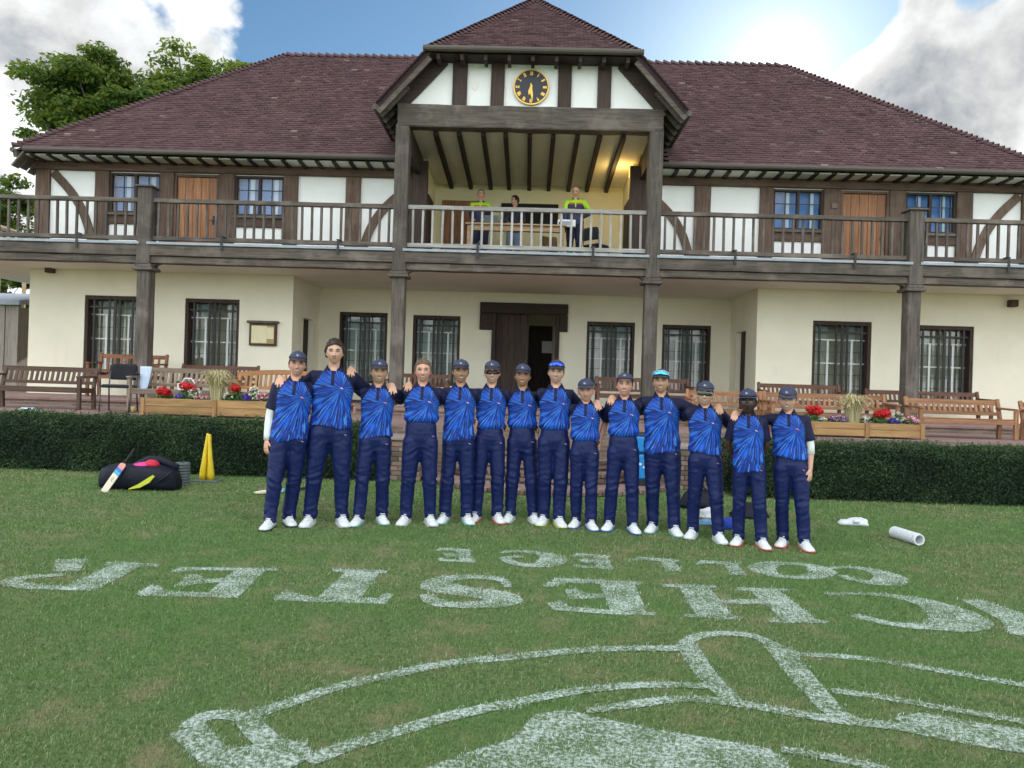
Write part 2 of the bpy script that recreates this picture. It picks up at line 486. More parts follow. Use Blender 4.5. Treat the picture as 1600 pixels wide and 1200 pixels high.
# terrace -----------------------------------------------------------------
SX0, SX1 = X(600, 700, 11.0), X(1118, 700, 11.0)   # ends of the hedges / flanks of the steps
mb = MB()
mb.b2(-16, 16, 11.75, 14.6, -.3, ZT, 0)
terrace = mb.build('terrace', [M['pave']]); tag(terrace, kind='structure')
mb = MB(); mb.b2(-16, 16, 11.62, 11.747, -.3, ZT - .003, 0)
mb.build('retaining_wall', [M['wallbrick']], terrace)
mb = MB(); mb.b2(-16, 16, 14.603, 26, -.3, ZT2 - .06, 0)
mb.build('upper_terrace_riser', [M['wallbrick']], terrace)
mb = MB(); mb.b2(-16, 16, 14.57, 26, ZT2 - .057, ZT2, 0, .008)
mb.build('upper_terrace', [M['pave']], terrace)

# brick steps in a half round --------------------------------------------
XS = (SX0 + SX1) / 2
steps = empty('brick_steps', (XS, 11.7, 0)); tag(steps, 'half round brick steps up to the terrace behind the team', 'steps')
def half_disc(r, yc, z0, z1, name, mat):
    m = MB(); n = 40
    pts = [(XS + r * cos(pi + pi * k / n), yc + r * sin(pi + pi * k / n)) for k in range(n + 1)]
    m.prism(pts, lambda u, v, t: Vector((u, v, t)), z0, z1)
    return m.build(name, mat, steps)
brick_me = MB().box((0, 0, 0), (.205, .10, .062), None, 0, .006).mesh('brick'); brick_me.materials.append(M['brick'])
brick_s = MB().box((0, 0, 0), (.066, .20, .058), None, 0, .006).mesh('brick_edge'); brick_s.materials.append(M['brick'])
def arc_bricks(r, yc, z, me, step, tang=True, a0=pi, a1=2 * pi, dr=0.0):
    n = int(r * (a1 - a0) / step)
    for k in range(n):
        a = a0 + (a1 - a0) * (k + .5) / n
        o = link('brick', me, steps, (XS + (r + dr + random.uniform(-.004, .004)) * cos(a), yc + (r + dr + random.uniform(-.004, .004)) * sin(a), z),
                 (random.uniform(-.02, .02), random.uniform(-.02, .02), a + pi / 2 + random.uniform(-.02, .02)))
radii = [(1.72, 0.0, .055)]
half_disc(2.05, 12.0, -.2, .050, 'landing', M['pave'])
arc_bricks(2.05, 12.0, .034, brick_s, .075, dr=-.06)
zz = [.05, .21, .37, .53, .68, .80]
for i in range(1, 5):
    r = 1.72 - .30 * i + .25
    half_disc(r - .05, 12.35, -.2, zz[i] - .062, 'step_core', M['wallbrick'])
    half_disc(r - .10, 12.35, zz[i] - .061, zz[i] - .004, 'step_tread', M['pave'])
    arc_bricks(r, 12.35, zz[i] - .032, brick_s, .075, dr=-.09)
    for rz in (zz[i] - .100,):
        arc_bricks(r, 12.35, rz, brick_me, .217, dr=-.055)
for sgn, xe in ((-1, SX0), (1, SX1)):
    x0, x1 = (xe - .1, xe + .55) if sgn < 0 else (xe - .55, xe + .1)
    mb = MB(); mb.b2(x0 + .012, x1 - .012, 11.022, 11.62, -.2, .60, 0)
    mb.build('flank_wall', M['wallbrick'], steps)
    mb = MB(); mb.b2(x0 - .02, x1 + .02, 10.98, 11.62, .603, .66, 0, .01)
    mb.build('coping', M['slab'], steps)
    for row in range(8):
        zb = .035 + row * .072
        k = 0; xx = x0 + (.0 if row % 2 else -.11)
        while xx < x1 - .04:
            a, b = max(xx, x0), min(xx + .207, x1)
            if b - a > .05:
                o = link('brick', brick_me, steps, ((a + b) / 2, 11.05 + random.uniform(-.004, .004), zb)); o.scale.x = (b - a) / .205
            xx += .217

# pavilion ----------------------------------------------------------------
pav = empty('pavilion', (XC, YW, ZT2))
tag(pav, 'long half timbered cricket pavilion with balcony, brown tiled hip roof and clock gable', 'pavilion')

def wall_xz(mb, x0, x1, z0, z1, yf, yb, holes, m=0):
    xs = sorted({x0, x1, *[h[0] for h in holes], *[h[1] for h in holes]}); zs = sorted({z0, z1, *[h[2] for h in holes], *[h[3] for h in holes]})
    xs = [x for x in xs if x0 <= x <= x1]; zs = [z for z in zs if z0 <= z <= z1]
    solid = lambda i, j: 0 <= i < len(xs) - 1 and 0 <= j < len(zs) - 1 and not any(h[0] < (xs[i] + xs[i + 1]) / 2 < h[1] and h[2] < (zs[j] + zs[j + 1]) / 2 < h[3] for h in holes)
    for i in range(len(xs) - 1):
        for j in range(len(zs) - 1):
            if not solid(i, j): continue
            a, b, c, d = xs[i], xs[i + 1], zs[j], zs[j + 1]
            mb.add([(a, yf, c), (b, yf, c), (b, yf, d), (a, yf, d)], [(0, 1, 2, 3)], m)
            mb.add([(a, yb, c), (b, yb, c), (b, yb, d), (a, yb, d)], [(3, 2, 1, 0)], m)
            if not solid(i - 1, j): mb.add([(a, yf, c), (a, yb, c), (a, yb, d), (a, yf, d)], [(3, 2, 1, 0)], m)
            if not solid(i + 1, j): mb.add([(b, yf, c), (b, yb, c), (b, yb, d), (b, yf, d)], [(0, 1, 2, 3)], m)
            if not solid(i, j - 1): mb.add([(a, yf, c), (b, yf, c), (b, yb, c), (a, yb, c)], [(3, 2, 1, 0)], m)
            if not solid(i, j + 1): mb.add([(a, yf, d), (b, yf, d), (b, yb, d), (a, yb, d)], [(0, 1, 2, 3)], m)

XL, XR = X(45, 500, YW), 2 * XC - X(45, 500, YW)
CL, CR = X(457, 500, YW), X(1183, 500, YW)
zsill, ztop = 1.62, None
def gw(x0, x1, ytop, Y, zb):
    a, b = X(x0, 520, Y), X(x1, 520, Y)
    return [a, b, zb, Z((x0 + x1) / 2, ytop, Y)]
W1 = [gw(131, 216, 462, YW, 1.40), gw(288, 373, 467, YW, 1.40)]
W2 = [gw(1270, 1362, 502, YW, 1.36), gw(1432, 1522, 509, YW, 1.36)]
W3 = [gw(530, 605, 488, YR, 1.40), gw(645, 719, 493, YR, 1.40), gw(917, 992, 503, YR, 1.40), gw(1035, 1111, 508, YR, 1.40)]
print('win', W1, W2, W3)
DOOR = [X(767, 560, YR), X(873, 560, YR), ZT2, Z(820, 490, YR)]
T = .30
mb = MB()
wall_xz(mb, XL, CL, ZT2 - .3, ZS, YW, YW + T, W1)
wl_o = mb.build('wall', M['cream'], pav, fix=False)
mb = MB(); wall_xz(mb, CR, XR, ZT2 - .3, ZS, YW, YW + T, W2); mb.build('wall', M['cream'], pav, fix=False)
mb = MB(); wall_xz(mb, CL + .002, CR - .002, ZT2 - .3, ZS, YR, YR + T, W3 + [DOOR]); mb.build('wall', M['cream'], pav, fix=False)
# returns of the recess, each with a door
for xw, s in ((CL, -1), (CR, 1)):
    mb = MB()
    tmp = MB(); wall_xz(tmp, YW + T + .002, YR + .002 + T, ZT2 - .3, ZS, 0, T, [[YW + .85, YW + 1.65, ZT2, ZT2 + 2.02]])
    vs_ = [(xw + s * v[1], v[0], v[2]) for v in tmp.v]
    mb.add(vs_, tmp.f); mb.build('return_wall', M['cream'], pav)
    d = MB(); d.b2(xw + s * .12, xw + s * .17, YW + .852, YW + 1.648, ZT2 + .004, ZT2 + 2.018)
    dd = d.build('side_door', M['dark_z'], pav)
    h = MB(); h.tube([(xw + s * .10, YW + .95, ZT2 + 1.0), (xw + s * .06, YW + .95, ZT2 + 1.0), (xw + s * .06, YW + 1.06, ZT2 + 1.0)], .012, 6); h.build('handle', M['iron'], dd)
# outer and rear walls with windows towards the light behind
for xw, s in ((XL, 1), (XR, -1)):
    mb = MB(); mb.b2(xw, xw + s * T, YW + T + .002, YB, ZT2 - .3, ZS); mb.build('end_wall', M['cream'], pav)
rear = []
mb = MB(); wall_xz(mb, XL, XR, ZT2 - .3, ZS, YB + .002, YB + T, rear); mb.build('rear_wall', M['cream'], pav, fix=False)
mb = MB(); mb.b2(XL + T, XR - T, YW + T, YB, ZT2 + .002, ZT2 + .012); mb.build('room_floor', M['dark_x'], pav)

# ground floor windows: dark reveal frame, white leaded casements, iron grille in front
def ground_window(w, Y, stand_in):
    x0, x1, z0, z1 = w
    yf = Y + .02; dp = .25
    m = MB(); fw = .07
    m.b2(x0 + .002, x0 + fw, yf, yf + dp, z0, z1); m.b2(x1 - fw, x1 - .002, yf, yf + dp, z0, z1)
    m.b2(x0 + fw, x1 - fw, yf + .002, yf + dp, z1 - fw * 1.3, z1 - .002); m.b2(x0 + fw, x1 - fw, yf + .002, yf + dp, z0 + .002, z0 + fw)
    root = m.build('window', M['dark_z'], pav)
    ax0, ax1, az0, az1 = x0 + fw, x1 - fw, z0 + fw, z1 - fw * 1.3
    ww, hh = ax1 - ax0, az1 - az0
    yg = yf + .20
    for fx in (.30, .76):                                   # white casement posts
        m = MB(); xx = ax0 + ww * fx; m.b2(xx - .024, xx + .024, yg - .02, yg + .02, az0, az0 + hh * .80); m.build('casement_post', M['frame_white'], root)
    for fz in (.47, .80):
        m = MB(); zz_ = az0 + hh * fz; m.b2(ax0, ax1, yg - .024, yg + .016, zz_ - .015, zz_ + .015); m.build('glazing_bar', M['frame_white'], root)
    m = MB()
    for fz in (.16, .31, .63): m.b2(ax0, ax1, yg - .010, yg - .004, az0 + hh * fz - .005, az0 + hh * fz + .005)
    for fx in (.14, .44, .60, .90): m.b2(ax0 + ww * fx - .005, ax0 + ww * fx + .005, yg - .016, yg - .011, az0, az1)
    o = m.build('lead_cames', M['iron'], root); o['kind'] = 'stuff'
    xm = (ax0 + ax1) / 2
    for (a, b, tl) in ((ax0, xm, .004), (xm, ax1, -.006)):
        g = MB(); g.add([(a, yg + .021, az0), (b, yg + .021 + tl, az0), (b, yg + .021 + tl * 1.5, az1), (a, yg + .021, az1)], [(0, 1, 2, 3)])
        g.build('pane', M['glass'], root)
    yi = yf + .06                                           # iron grille in front
    for fx in (.10, .42, .53, .63, .90):
        b = MB(); xx = ax0 + ww * fx; r = .023 if fx != .53 else .030
        b.b2(xx - r, xx + r, yi - .012, yi + .012, az0, az1); b.build('grille_bar', M['iron'], root)
    b = MB(); zt_ = az1 - hh * .10
    b.b2(ax0, ax1, yi - .016, yi - .0125, zt_ - .018, zt_ + .018); b.build('grille_rail', M['iron'], root)
    b = MB(); b.b2(x0 - .25, x1 + .25, Y + .62, Y + .64, z0 - .1, z1 + .3); b.build('room_stand_in', stand_in, root)  # added pale board, its tone stands for the lit room behind the glass
M['stand_in_a'] = m_plain('room_stand_in_olive', (.62, .60, .46), .9, 0, .5, 2.5); M['stand_in_b'] = m_plain('room_stand_in_grey', (.58, .62, .61), .9, 0, .5, 2.5)
for w in W1 + W2: ground_window(w, YW, M['stand_in_a'])
for w in W3: ground_window(w, YR, M['stand_in_b'])

# main doorway: heavy dark lintel with shoulders, one leaf closed, hall beyond
x0, x1, z0, z1 = DOOR
dr = MB(); zl0, zl1 = Z(815, 517, YR), Z(815, 474, YR)
lx0, lx1 = X(750, 500, YR), X(887, 500, YR)
dr.b2(lx0, lx1, YR - .10, YR - .003, z1 - .02, zl1, 0, .015)
dr.b2(lx0, x0 + .01, YR - .095, YR - .003, zl0, z1 - .023, 0, .012); dr.b2(x1 - .01, lx1, YR - .095, YR - .003, zl0, z1 - .023, 0, .012)
dway = dr.build('main_doorway', M['dark_x'], pav)
m = MB(); m.b2(x0 + .003, x0 + .1, YR - .06, YR + .25, ZT2, z1 - .024); m.b2(x1 - .1, x1 - .003, YR - .06, YR + .25, ZT2, z1 - .024); m.build('jamb', M['dark_z'], dway)
xm = x0 + (x1 - x0) * .52
for k in range(5):
    a = x0 + .102 + (xm - x0 - .102) * k / 5; b = x0 + .102 + (xm - x0 - .102) * (k + 1) / 5 - .006
    m = MB(); m.b2(a, b, YR + .10, YR + .14, ZT2 + .01, z1 - .03, 0, .004); m.build('door_plank', M['dark_z'], dway)
m = MB(); m.b2(xm + .05, x1 - .102, YR + 2.6, YR + 2.65, ZT2, ZT2 + 2.3); m.build('inner_door', M['dark_z'], dway)
m = MB(); m.b2(x0 - 1.0, x0 - .95, YR + T, YR + 2.7, ZT2, ZS); m.b2(x1 + .5, x1 + .55, YR + T, YR + 2.7, ZT2, ZS); m.b2(x0 - .95, x1 + .5, YR + 2.7, YR + 2.75, ZT2, ZS)
m.build('hall_wall', M['cream'], dway)
m = MB(); zc = ZT2 + 1.9; m.b2(xm + .45, xm + .75, YR + 2.55, YR + 2.596, zc - .4, zc - .05); m.build('door_light', M['frame_white'], dway)

# soffit and deck
XDL, XDR = XL - 2.2, XR + 2.2
mb = MB(); mb.b2(XDL, XDR, YC - .02, YB, ZS, ZS + .04); mb.build('soffit', M['soffit'], pav)
mb = MB(); mb.b2(XDL, XDR, YC + .10, YB, ZS + .043, ZD); mb.build('balcony_deck', M['grey_x'], pav)
# beams in lengths between the columns, hewn and a little uneven
def hewn(name, p0, p1, w, h, mat, parent, seg=12, amp=.008, seed=0.0):
    p0, p1 = Vector(p0), Vector(p1); d = p1 - p0; L = d.length; dn = d.normalized()
    up = Vector((0, 0, 1)) if abs(dn.z) < .9 else Vector((0, 1, 0))
    sd = dn.cross(up).normalized(); up = sd.cross(dn)
    rings = []; c = .10
    for i in range(seg + 1):
        p = p0 + d * (i / seg); R = []
        for (a, b) in ((-1, -1 + c), (-1 + c, -1), (1 - c, -1), (1, -1 + c), (1, 1 - c), (1 - c, 1), (-1 + c, 1), (-1, 1 - c)):
            q = p + sd * (a * w / 2) + up * (b * h / 2)
            nz = noise.noise_vector(q * 1.9 + Vector((seed, seed * 2.3, 0)))
            R.append(q + sd * nz.x * amp + up * nz.y * amp)
        rings.append(R)
    m = MB(); m.loft(rings)
    return m.build(name, mat, parent)
segs = [(XDL, COLX[0]), (COLX[0], COLX[1]), (COLX[1], COLX[2]), (COLX[2], COLX[3]), (COLX[3], XDR)]
for i, (a, b) in enumerate(segs):
    hewn('balcony_beam', (a + .03, YC - .04, 4.085), (b - .03, YC - .04, 4.085), .26, .225, M['grey_x'], pav, 18, .010, i)
    hewn('lower_beam', (a + .03, YC - .01, 3.895), (b - .03, YC - .01, 3.895), .22, .145, M['grey_x'], pav, 18, .009, i + 9)
    m = MB(); m.b2(a + .08, b - .08, YC - .20, YC + .098, 4.205, 4.262, 0, .006); m.build('lead_flashing', M['lead'], pav)
# columns
for i, x in enumerate(COLX):
    base = ZT2 - .02
    hewn('column', (x, YC, base), (x, YC, 3.66), .27, .27, M['grey_z'], pav, 14, .007, i * 3)
    m = MB(); m.b2(x - .21, x + .21, YC - .21, YC + .21, 3.665, 3.73, 0, .01); m.b2(x - .17, x + .17, YC - .17, YC + .17, 3.733, 3.80, 0, .01)
    m.build('capital', M['grey_z'], pav)
    m = MB(); m.b2(x - .20, x + .20, YC - .20, YC + .20, ZT2 - .005, ZT2 + .12, 0, .015); m.build('plinth', M['slab'], pav)
    ztp = 6.86 if i in (1, 2) else Z([237, 0, 0, 1422][i], [292, 0, 0, 328][i], YC) - .05
    hewn('upper_post', (x, YC - .03, 3.803), (x, YC - .03, ztp), .29, .29, M['grey_z'], pav, 16, .006, i * 5 + 1)
    if i in (0, 3):
        m = MB(); m.b2(x - .20, x + .20, YC - .23, YC + .17, ztp + .003, ztp + .04, 0, .008); m.build('post_cap', M['grey_z'], pav)
    for s in (-1, 1):            # little curved brackets under the beam
        m = MB(); pr = [(0, 0)] + [(.22 - .18 * sin(a), -.0 - .18 + .18 * cos(a)) for a in np.linspace(0, pi / 2, 6)] + [(0, -.18)]
        m.prism([(.15, 0)] + [(.15 + .17 * (1 - sin(a)), -.15 * (1 - cos(a))) for a in np.linspace(0, pi / 2, 6)] + [(.15, -.15)], lambda u, v, t: Vector((x + s * u, YC + t, 3.82 + v)), -.07, .07)
        m.build('bracket', M['grey_x'], pav)

# balustrade: rails and single balusters per bay
bal_me = MB().box((0, 0, 0), (.048, .048, .80), None, 0, .006).mesh('baluster'); bal_me.materials.append(M['grey_z'])
bal_pale = bal_me.copy(); bal_pale.materials.clear(); bal_pale.materials.append(M['pale_z'])
zr1, zr0 = 5.16, 4.36
for i, (a, b) in enumerate(segs):
    a2, b2_ = (a + .15 if i else a), (b - .15 if i < 4 else b)
    m = MB(); L = b2_ - a2
    top = hewn('balustrade', (a2, YC - .03, zr1), (b2_, YC - .03, zr1), .11, .085, M['pale_x' if i == 2 else 'grey_x'], pav, 16, .006, i + 40)
    hewn('bottom_rail', (a2, YC - .03, zr0), (b2_, YC - .03, zr0), .09, .085, M['pale_x' if i == 2 else 'grey_x'], top, 16, .005, i + 60)
    n = int(L / .203)
    for k in range(n):
        xx = a2 + L * (k + .5) / n + random.uniform(-.006, .006)
        o = link('baluster', bal_pale if i == 2 else bal_me, top, (xx, YC - .03 + random.uniform(-.004, .004), (zr0 + zr1) / 2 + .0))
        o.rotation_euler = (random.uniform(-.006, .006), random.uniform(-.014, .014), random.uniform(-.1, .1)); o.scale = (1, 1, (zr1 - zr0 - .075) / .80)
    for f in (.30, .78):
        xx = a2 + L * f; s_ = MB(); s_.b2(xx - .025, xx + .025, YC - .215, YC - .203, 4.10, zr0 + .05); s_.b2(xx - .04, xx + .04, YC - .2035, YC - .07, zr0 + .043, zr0 + .055); s_.build('strap', M['iron'], top)
# return of the balustrade along the left end of the balcony
m = MB(); m.b2(XDL, XDL + .1, YC + .1, YB, zr1 - .04, zr1 + .04); rt = m.build('end_balustrade', M['grey_z'], pav)
for k in range(30): link('baluster', bal_me, rt, (XDL + .05, YC + .3 + k * .28, (zr0 + zr1) / 2 - .04))

# upper walls: plaster with timber frame proud of it ----------------------
ZP = 6.20                                          # underside of the top plate
YF = YW - .05                                      # face of the timbers
RL, RR = X(660, 340, YW), X(990, 340, YW)          # mouth of the central recess
upL = [(55, 77), (148, 170), (250, 271), (342, 366), (443, 465), (540, 563), (640, 667)]
upR = [(983, 1010), (1085, 1110), (1187, 1208), (1287, 1313), (1390, 1415), (1495, 1520), (1597, 1619)]
LX = [(X(a, 310, YF), X(b, 310, YF)) for a, b in upL]; RX = [(X(a, 330, YF), X(b, 330, YF)) for a, b in upR]
UW = []
zw0, zw1 = 5.24, ZP - .02
holes_l = [[LX[1][1], LX[2][0], zw0, zw1], [LX[3][1], LX[4][0], zw0, zw1], [LX[2][1], LX[3][0], ZD, ZP - .02]]
holes_r = [[RX[2][1], RX[3][0], zw0, zw1], [RX[4][1], RX[5][0], zw0, zw1], [RX[3][1], RX[4][0], ZD, ZP - .02]]
mb = MB(); wall_xz(mb, LX[0][0] + .04, LX[6][1] - .02, ZD, ZP + .3, YW, YW + .2, holes_l); mb.build('upper_wall', M['white'], pav, fix=False)
mb = MB(); wall_xz(mb, RX[0][0] + .02, RX[6][1] - .04, ZD, ZP + .3, YW, YW + .2, holes_r); mb.build('upper_wall', M['white'], pav, fix=False)
k = 0
for (a, b) in LX + RX:
    k += 1
    dk = k in (7, 8)
    hewn('stud', ((a + b) / 2, YF + .06, ZD + .002), ((a + b) / 2, YF + .06, ZP if not dk else 6.62), b - a, .16, M['dark_z'] if dk else M['brown_z'], pav, 8, .006, k * 1.7)
for (a, b) in ((LX[0][0] - .12, LX[6][0] - .002), (RX[0][1] + .002, RX[6][1] + .12)):
    hewn('top_plate', (a, YF + .045, ZP + .17), (b, YF + .045, ZP + .17), .20, .335, M['brown_x'], pav, 24, .008, a)
    hewn('sill_plate', (a, YF + .07, ZD + .085), (b, YF + .07, ZD + .085), .16, .16, M['brown_x'], pav, 24, .006, a + 5)
def upper_window(h):
    x0, x1, z0, z1 = h
    r = MB(); fw = .05
    r.b2(x0, x0 + fw, YF + .03, YF + .12, z0, z1); r.b2(x1 - fw, x1, YF + .03, YF + .12, z0, z1)
    r.b2(x0 + fw, x1 - fw, YF + .032, YF + .118, z1 - fw, z1 - .002); r.b2(x0 + fw, x1 - fw, YF + .032, YF + .118, z0 + .002, z0 + fw)
    xm = (x0 + x1) / 2; r.b2(xm - .03, xm + .03, YF + .034, YF + .116, z0 + fw, z1 - fw)
    w = r.build('window', M['dark_z'], pav)
    for (a, b) in ((x0 + fw, xm - .03), (xm + .03, x1 - fw)):
        zs = [z0 + fw + (z1 - z0 - 2 * fw) * q / 3 for q in range(4)]; xs = [a, (a + b) / 2, b]
        for i in range(2):
            for j in range(3):
                g = MB(); g.add([(xs[i] + .006, YF + .08, zs[j] + .006), (xs[i + 1] - .006, YF + .08, zs[j] + .006), (xs[i + 1] - .006, YF + .083, zs[j + 1] - .006), (xs[i] + .006, YF + .083, zs[j + 1] - .006)], [(0, 1, 2, 3)])
                g.build('pane', M['glass_up'], w)
        g = MB(); g.b2(xs[1] - .009, xs[1] + .009, YF + .066, YF + .092, zs[0], zs[3])
        for j in (1, 2): g.b2(a, b, YF + .068, YF + .090, zs[j] - .009, zs[j] + .009)
        g.build('glazing_bar', M['iron'], w)
        g = MB(); g.b2(xs[1] + .02, xs[1] + .12, YF + .16, YF + .18, zs[0], zs[3]); g.build('curtain', M['frame_white'], w)
    g = MB(); g.b2(x0 - .03, x1 + .03, YF - .04, YF + .028, z0 - .06, z0 - .003, 0, .006); g.build('sill', M['grey_x'], w)
    hewn('mid_rail', (x0 + .002, YF + .075, z0 - .17), (x1 - .002, YF + .075, z0 - .17), .13, .19, M['brown_x'], w, 6, .005, x0)
    g = MB(); g.b2(x0 + .02, x1 - .02, YF + .26, YF + .28, z0 - .1, z1 + .05); g.build('sky_tint_panel', M['room'], w)  # added panel behind the glass, blue like the reflected sky
M['room'] = m_plain('sky_tint_blue', (.20, .36, .66), .9)  # sky reflection of the panes, put into the colour
for h in holes_l[:2] + holes_r[:2]: upper_window(h)
def plank_door(h):
    x0, x1, z0, z1 = h
    r = MB(); r.b2(x0, x0 + .06, YF + .02, YF + .13, z0, z1); r.b2(x1 - .06, x1, YF + .02, YF + .13, z0, z1); r.b2(x0 + .06, x1 - .06, YF + .022, YF + .128, z1 - .06, z1)
    d = r.build('door', M['brown_z'], pav)
    n = 5; w = (x1 - x0 - .12) / n
    for k in range(n):
        p = MB(); p.b2(x0 + .06 + k * w + .003, x0 + .06 + (k + 1) * w - .003, YF + .06 + random.uniform(0, .006), YF + .11, z0 + .01, z1 - .065, 0, .005); p.build('plank', M['door'], d)
    p = MB(); p.b2(x1 - .15, x1 - .11, YF + .03, YF + .058, 5.02, 5.22); p.tube([(x1 - .13, YF + .03, 5.1), (x1 - .13, YF - .01, 5.1), (x1 - .22, YF - .01, 5.1)], .010, 6); p.build('handle', M['iron'], d)
for h in (holes_l[2], holes_r[2]): plank_door(h)
# curved braces
def brace(x_top, z_top, x_bot, z_bot, bulge, w=.19):
    n = 12; P = []
    for i in range(n + 1):
        t = i / n
        P.append(Vector((x_top + (x_bot - x_top) * t + bulge * sin(pi * t) * (1 if x_bot > x_top else -1), 0, z_top + (z_bot - z_top) * t + abs(bulge) * .55 * sin(pi * t))))
    L, R = [], []
    for i in range(n + 1):
        d = (P[min(i + 1, n)] - P[max(i - 1, 0)]).normalized(); nn = Vector((-d.z, 0, d.x))
        L.append(P[i] + nn * w / 2); R.append(P[i] - nn * w / 2)
    m = MB()
    for i in range(n):
        q = [L[i], L[i + 1], R[i + 1], R[i]]
        m.add([(p.x, YF + .005, p.z) for p in q] + [(p.x, YF + .10, p.z) for p in q], [(0, 1, 2, 3), (4, 7, 6, 5), (0, 4, 5, 1), (3, 2, 6, 7)])
    m.build('brace', M['brown_z'], pav)
brace(LX[0][1] + .06, ZP - .05, LX[1][0] - .03, ZD + .2, .16)
brace(LX[6][0] - .10, ZP - .25, LX[5][1] + .06, ZD + .2, .16)
brace(RX[0][1] + .10, ZP - .25, RX[1][0] - .06, ZD + .2, .16)
brace(RX[6][0] - .06, ZP - .05, RX[5][1] + .03, ZD + .2, .16)
m = MB(); q = at(1303, 322, YF); m.b2(q.x - .07, q.x + .07, YF - .045, YF - .022, q.z - .06, q.z + .06, 0, .005); m.build('plaque', M['brick'], pav)
m = MB(); m.b2(XL, XL + .2, YW + .21, YB, ZD, 6.6); m.b2(XR - .2, XR, YW + .21, YB, ZD, 6.6); m.b2(XL + .2, XR - .2, YB - .2, YB, ZD, 6.6); m.build('upper_end_wall', M['white'], pav)

# open balcony room behind the gable ---------------------------------------
YBK = 19.05
cf, cb = 6.84, 6.60
m = MB(); m.b2(RL - .4, RR + .4, YBK, YBK + .12, ZD, 6.9); bw = m.build('balcony_back_wall', M['yellow'], pav)
m = MB(); m.b2(RL - .12, RL + .02, YW + .2, YBK - .002, ZD, 6.9); m.b2(RR - .02, RR + .12, YW + .2, YBK - .002, ZD, 6.9); m.build('balcony_side_wall', M['yellow'], pav)
m = MB(); m.add([(COLX[1] - .1, YC - .1, cf + .03), (COLX[2] + .1, YC - .1, cf + .03), (COLX[2] + .3, YBK + .1, cb + .03), (COLX[1] - .3, YBK + .1, cb + .03),
       (COLX[1] - .1, YC - .1, cf + .13), (COLX[2] + .1, YC - .1, cf + .13), (COLX[2] + .3, YBK + .1, cb + .13), (COLX[1] - .3, YBK + .1, cb + .13)],
      [(0, 1, 2, 3), (7, 6, 5, 4), (0, 4, 5, 1), (1, 5, 6, 2), (2, 6, 7, 3), (3, 7, 4, 0)])
m.build('balcony_ceiling', M['soffit'], pav)
for px in (680, 717, 755, 790, 828, 865, 903, 938, 975):
    xx = X(px, 205, YC + .1)
    m = MB(); m.bar((xx, YC + .12, cf - .03), (xx, YBK, cb - .03), .095, .13); m.build('ceiling_joist', M['dark_y'], pav)
a, b = X(690, 350, YBK), X(748, 350, YBK)
m = MB(); m.b2(a, b, YBK - .05, YBK - .003, ZD, Z(718, 314, YBK)); m.build('balcony_door', M['door'], pav)
a, b = X(783, 335, YBK), X(872, 335, YBK)
m = MB(); m.b2(a, b, YBK - .06, YBK - .003, Z(828, 356, YBK), Z(828, 319, YBK), 0, .01); m.build('dark_hatch', M['black'], pav)
for xw, s in ((RL + .02, 1), (RR - .02, -1)):
    m = MB(); m.b2(xw, xw + s * .05, YW + .5, YW + 1.3, ZD, ZD + 1.75); m.build('balcony_side_door', M['dark_z'], pav)
# lit wall lamp
lp = at(987, 270, YW + .15)
t = NT('lamp_glow'); t.b.inputs['Emission Color'].default_value = (1, .62, .10, 1); t.b.inputs['Emission Strength'].default_value = 1.6; t.col((.9, .6, .15)); M['lamp'] = t.mat
m = MB(); m.tube([lp + Vector((0, 0, -.13)), lp + Vector((0, 0, -.10)), lp + Vector((0, 0, .10)), lp + Vector((0, 0, .13))], [.03, .06, .06, .03], 12)
lamp_root = m.build('wall_lamp', M['lamp'], pav, smooth=True)
pl = bpy.data.lights.new('wall_lamp_light', 'POINT'); pl.energy = 9; pl.color = (1, .65, .2); pl.shadow_soft_size = .06
plo = bpy.data.objects.new('wall_lamp_light', pl); col.objects.link(plo); plo.location = lp + Vector((-.30, .15, -.12))

# gable ----------------------------------------------------------------------
YG = YC - .12
gbx0, gbx1 = X(622, 185, YG), X(1036, 190, YG)
gz0, gz1 = Z(830, 203, YG), Z(830, 168, YG)
hewn('gable_beam', (gbx0, YG + .08, (gz0 + gz1) / 2), (gbx1, YG + .08, (gz0 + gz1) / 2), .30, gz1 - gz0, M['grey_x'], pav, 26, .016, 3.3)
GX = (gbx0 + gbx1) / 2
YO = YG - .42                                     # front of the roof overhang
veL, veR = at(588, 160, YO), at(1072, 178, YO)
vtL, vtR = at(671, 80, YO), at(999, 84, YO)
zE, zH = (veL.z + veR.z) / 2, (vtL.z + vtR.z) / 2
hwE, hwH = (veR.x - veL.x) / 2, (vtR.x - vtL.x) / 2
GX = (veL.x + veR.x + vtL.x + vtR.x) / 4
slope = (zH - zE) / (hwE - hwH); zRdg = zH + slope * hwH
ypk = None
d_ = ray(833, 3); ypk = (zRdg - CAMZ) / d_.z * d_.y
print('gable', GX, zE, zH, hwE, hwH, 'slope', slope, 'ridge', zRdg, 'peak Y', ypk)
zwt = Z(830, 92, YG)
def gable_half(z): return hwE - (z - zE) / slope - .24
m = MB()
poly = [(-gable_half(gz1 - .05), gz1 - .05), (gable_half(gz1 - .05), gz1 - .05), (gable_half(zwt), zwt), (-gable_half(zwt), zwt)]
m.prism(poly, lambda u, v, t: Vector((GX + u, t, v)), YG + .05, YG + .2); m.build('gable_wall', M['white'], pav)
for k, (a, b) in enumerate(((707, 730), (767, 788), (872, 893), (934, 955))):
    xa, xb = X(a, 135, YG), X(b, 135, YG)
    hewn('gable_stud', ((xa + xb) / 2, YG + .045, gz1 + .001), ((xa + xb) / 2, YG + .045, zwt + .1), xb - xa, .12, M['dark_z'], pav, 8, .006, k * 2.1)
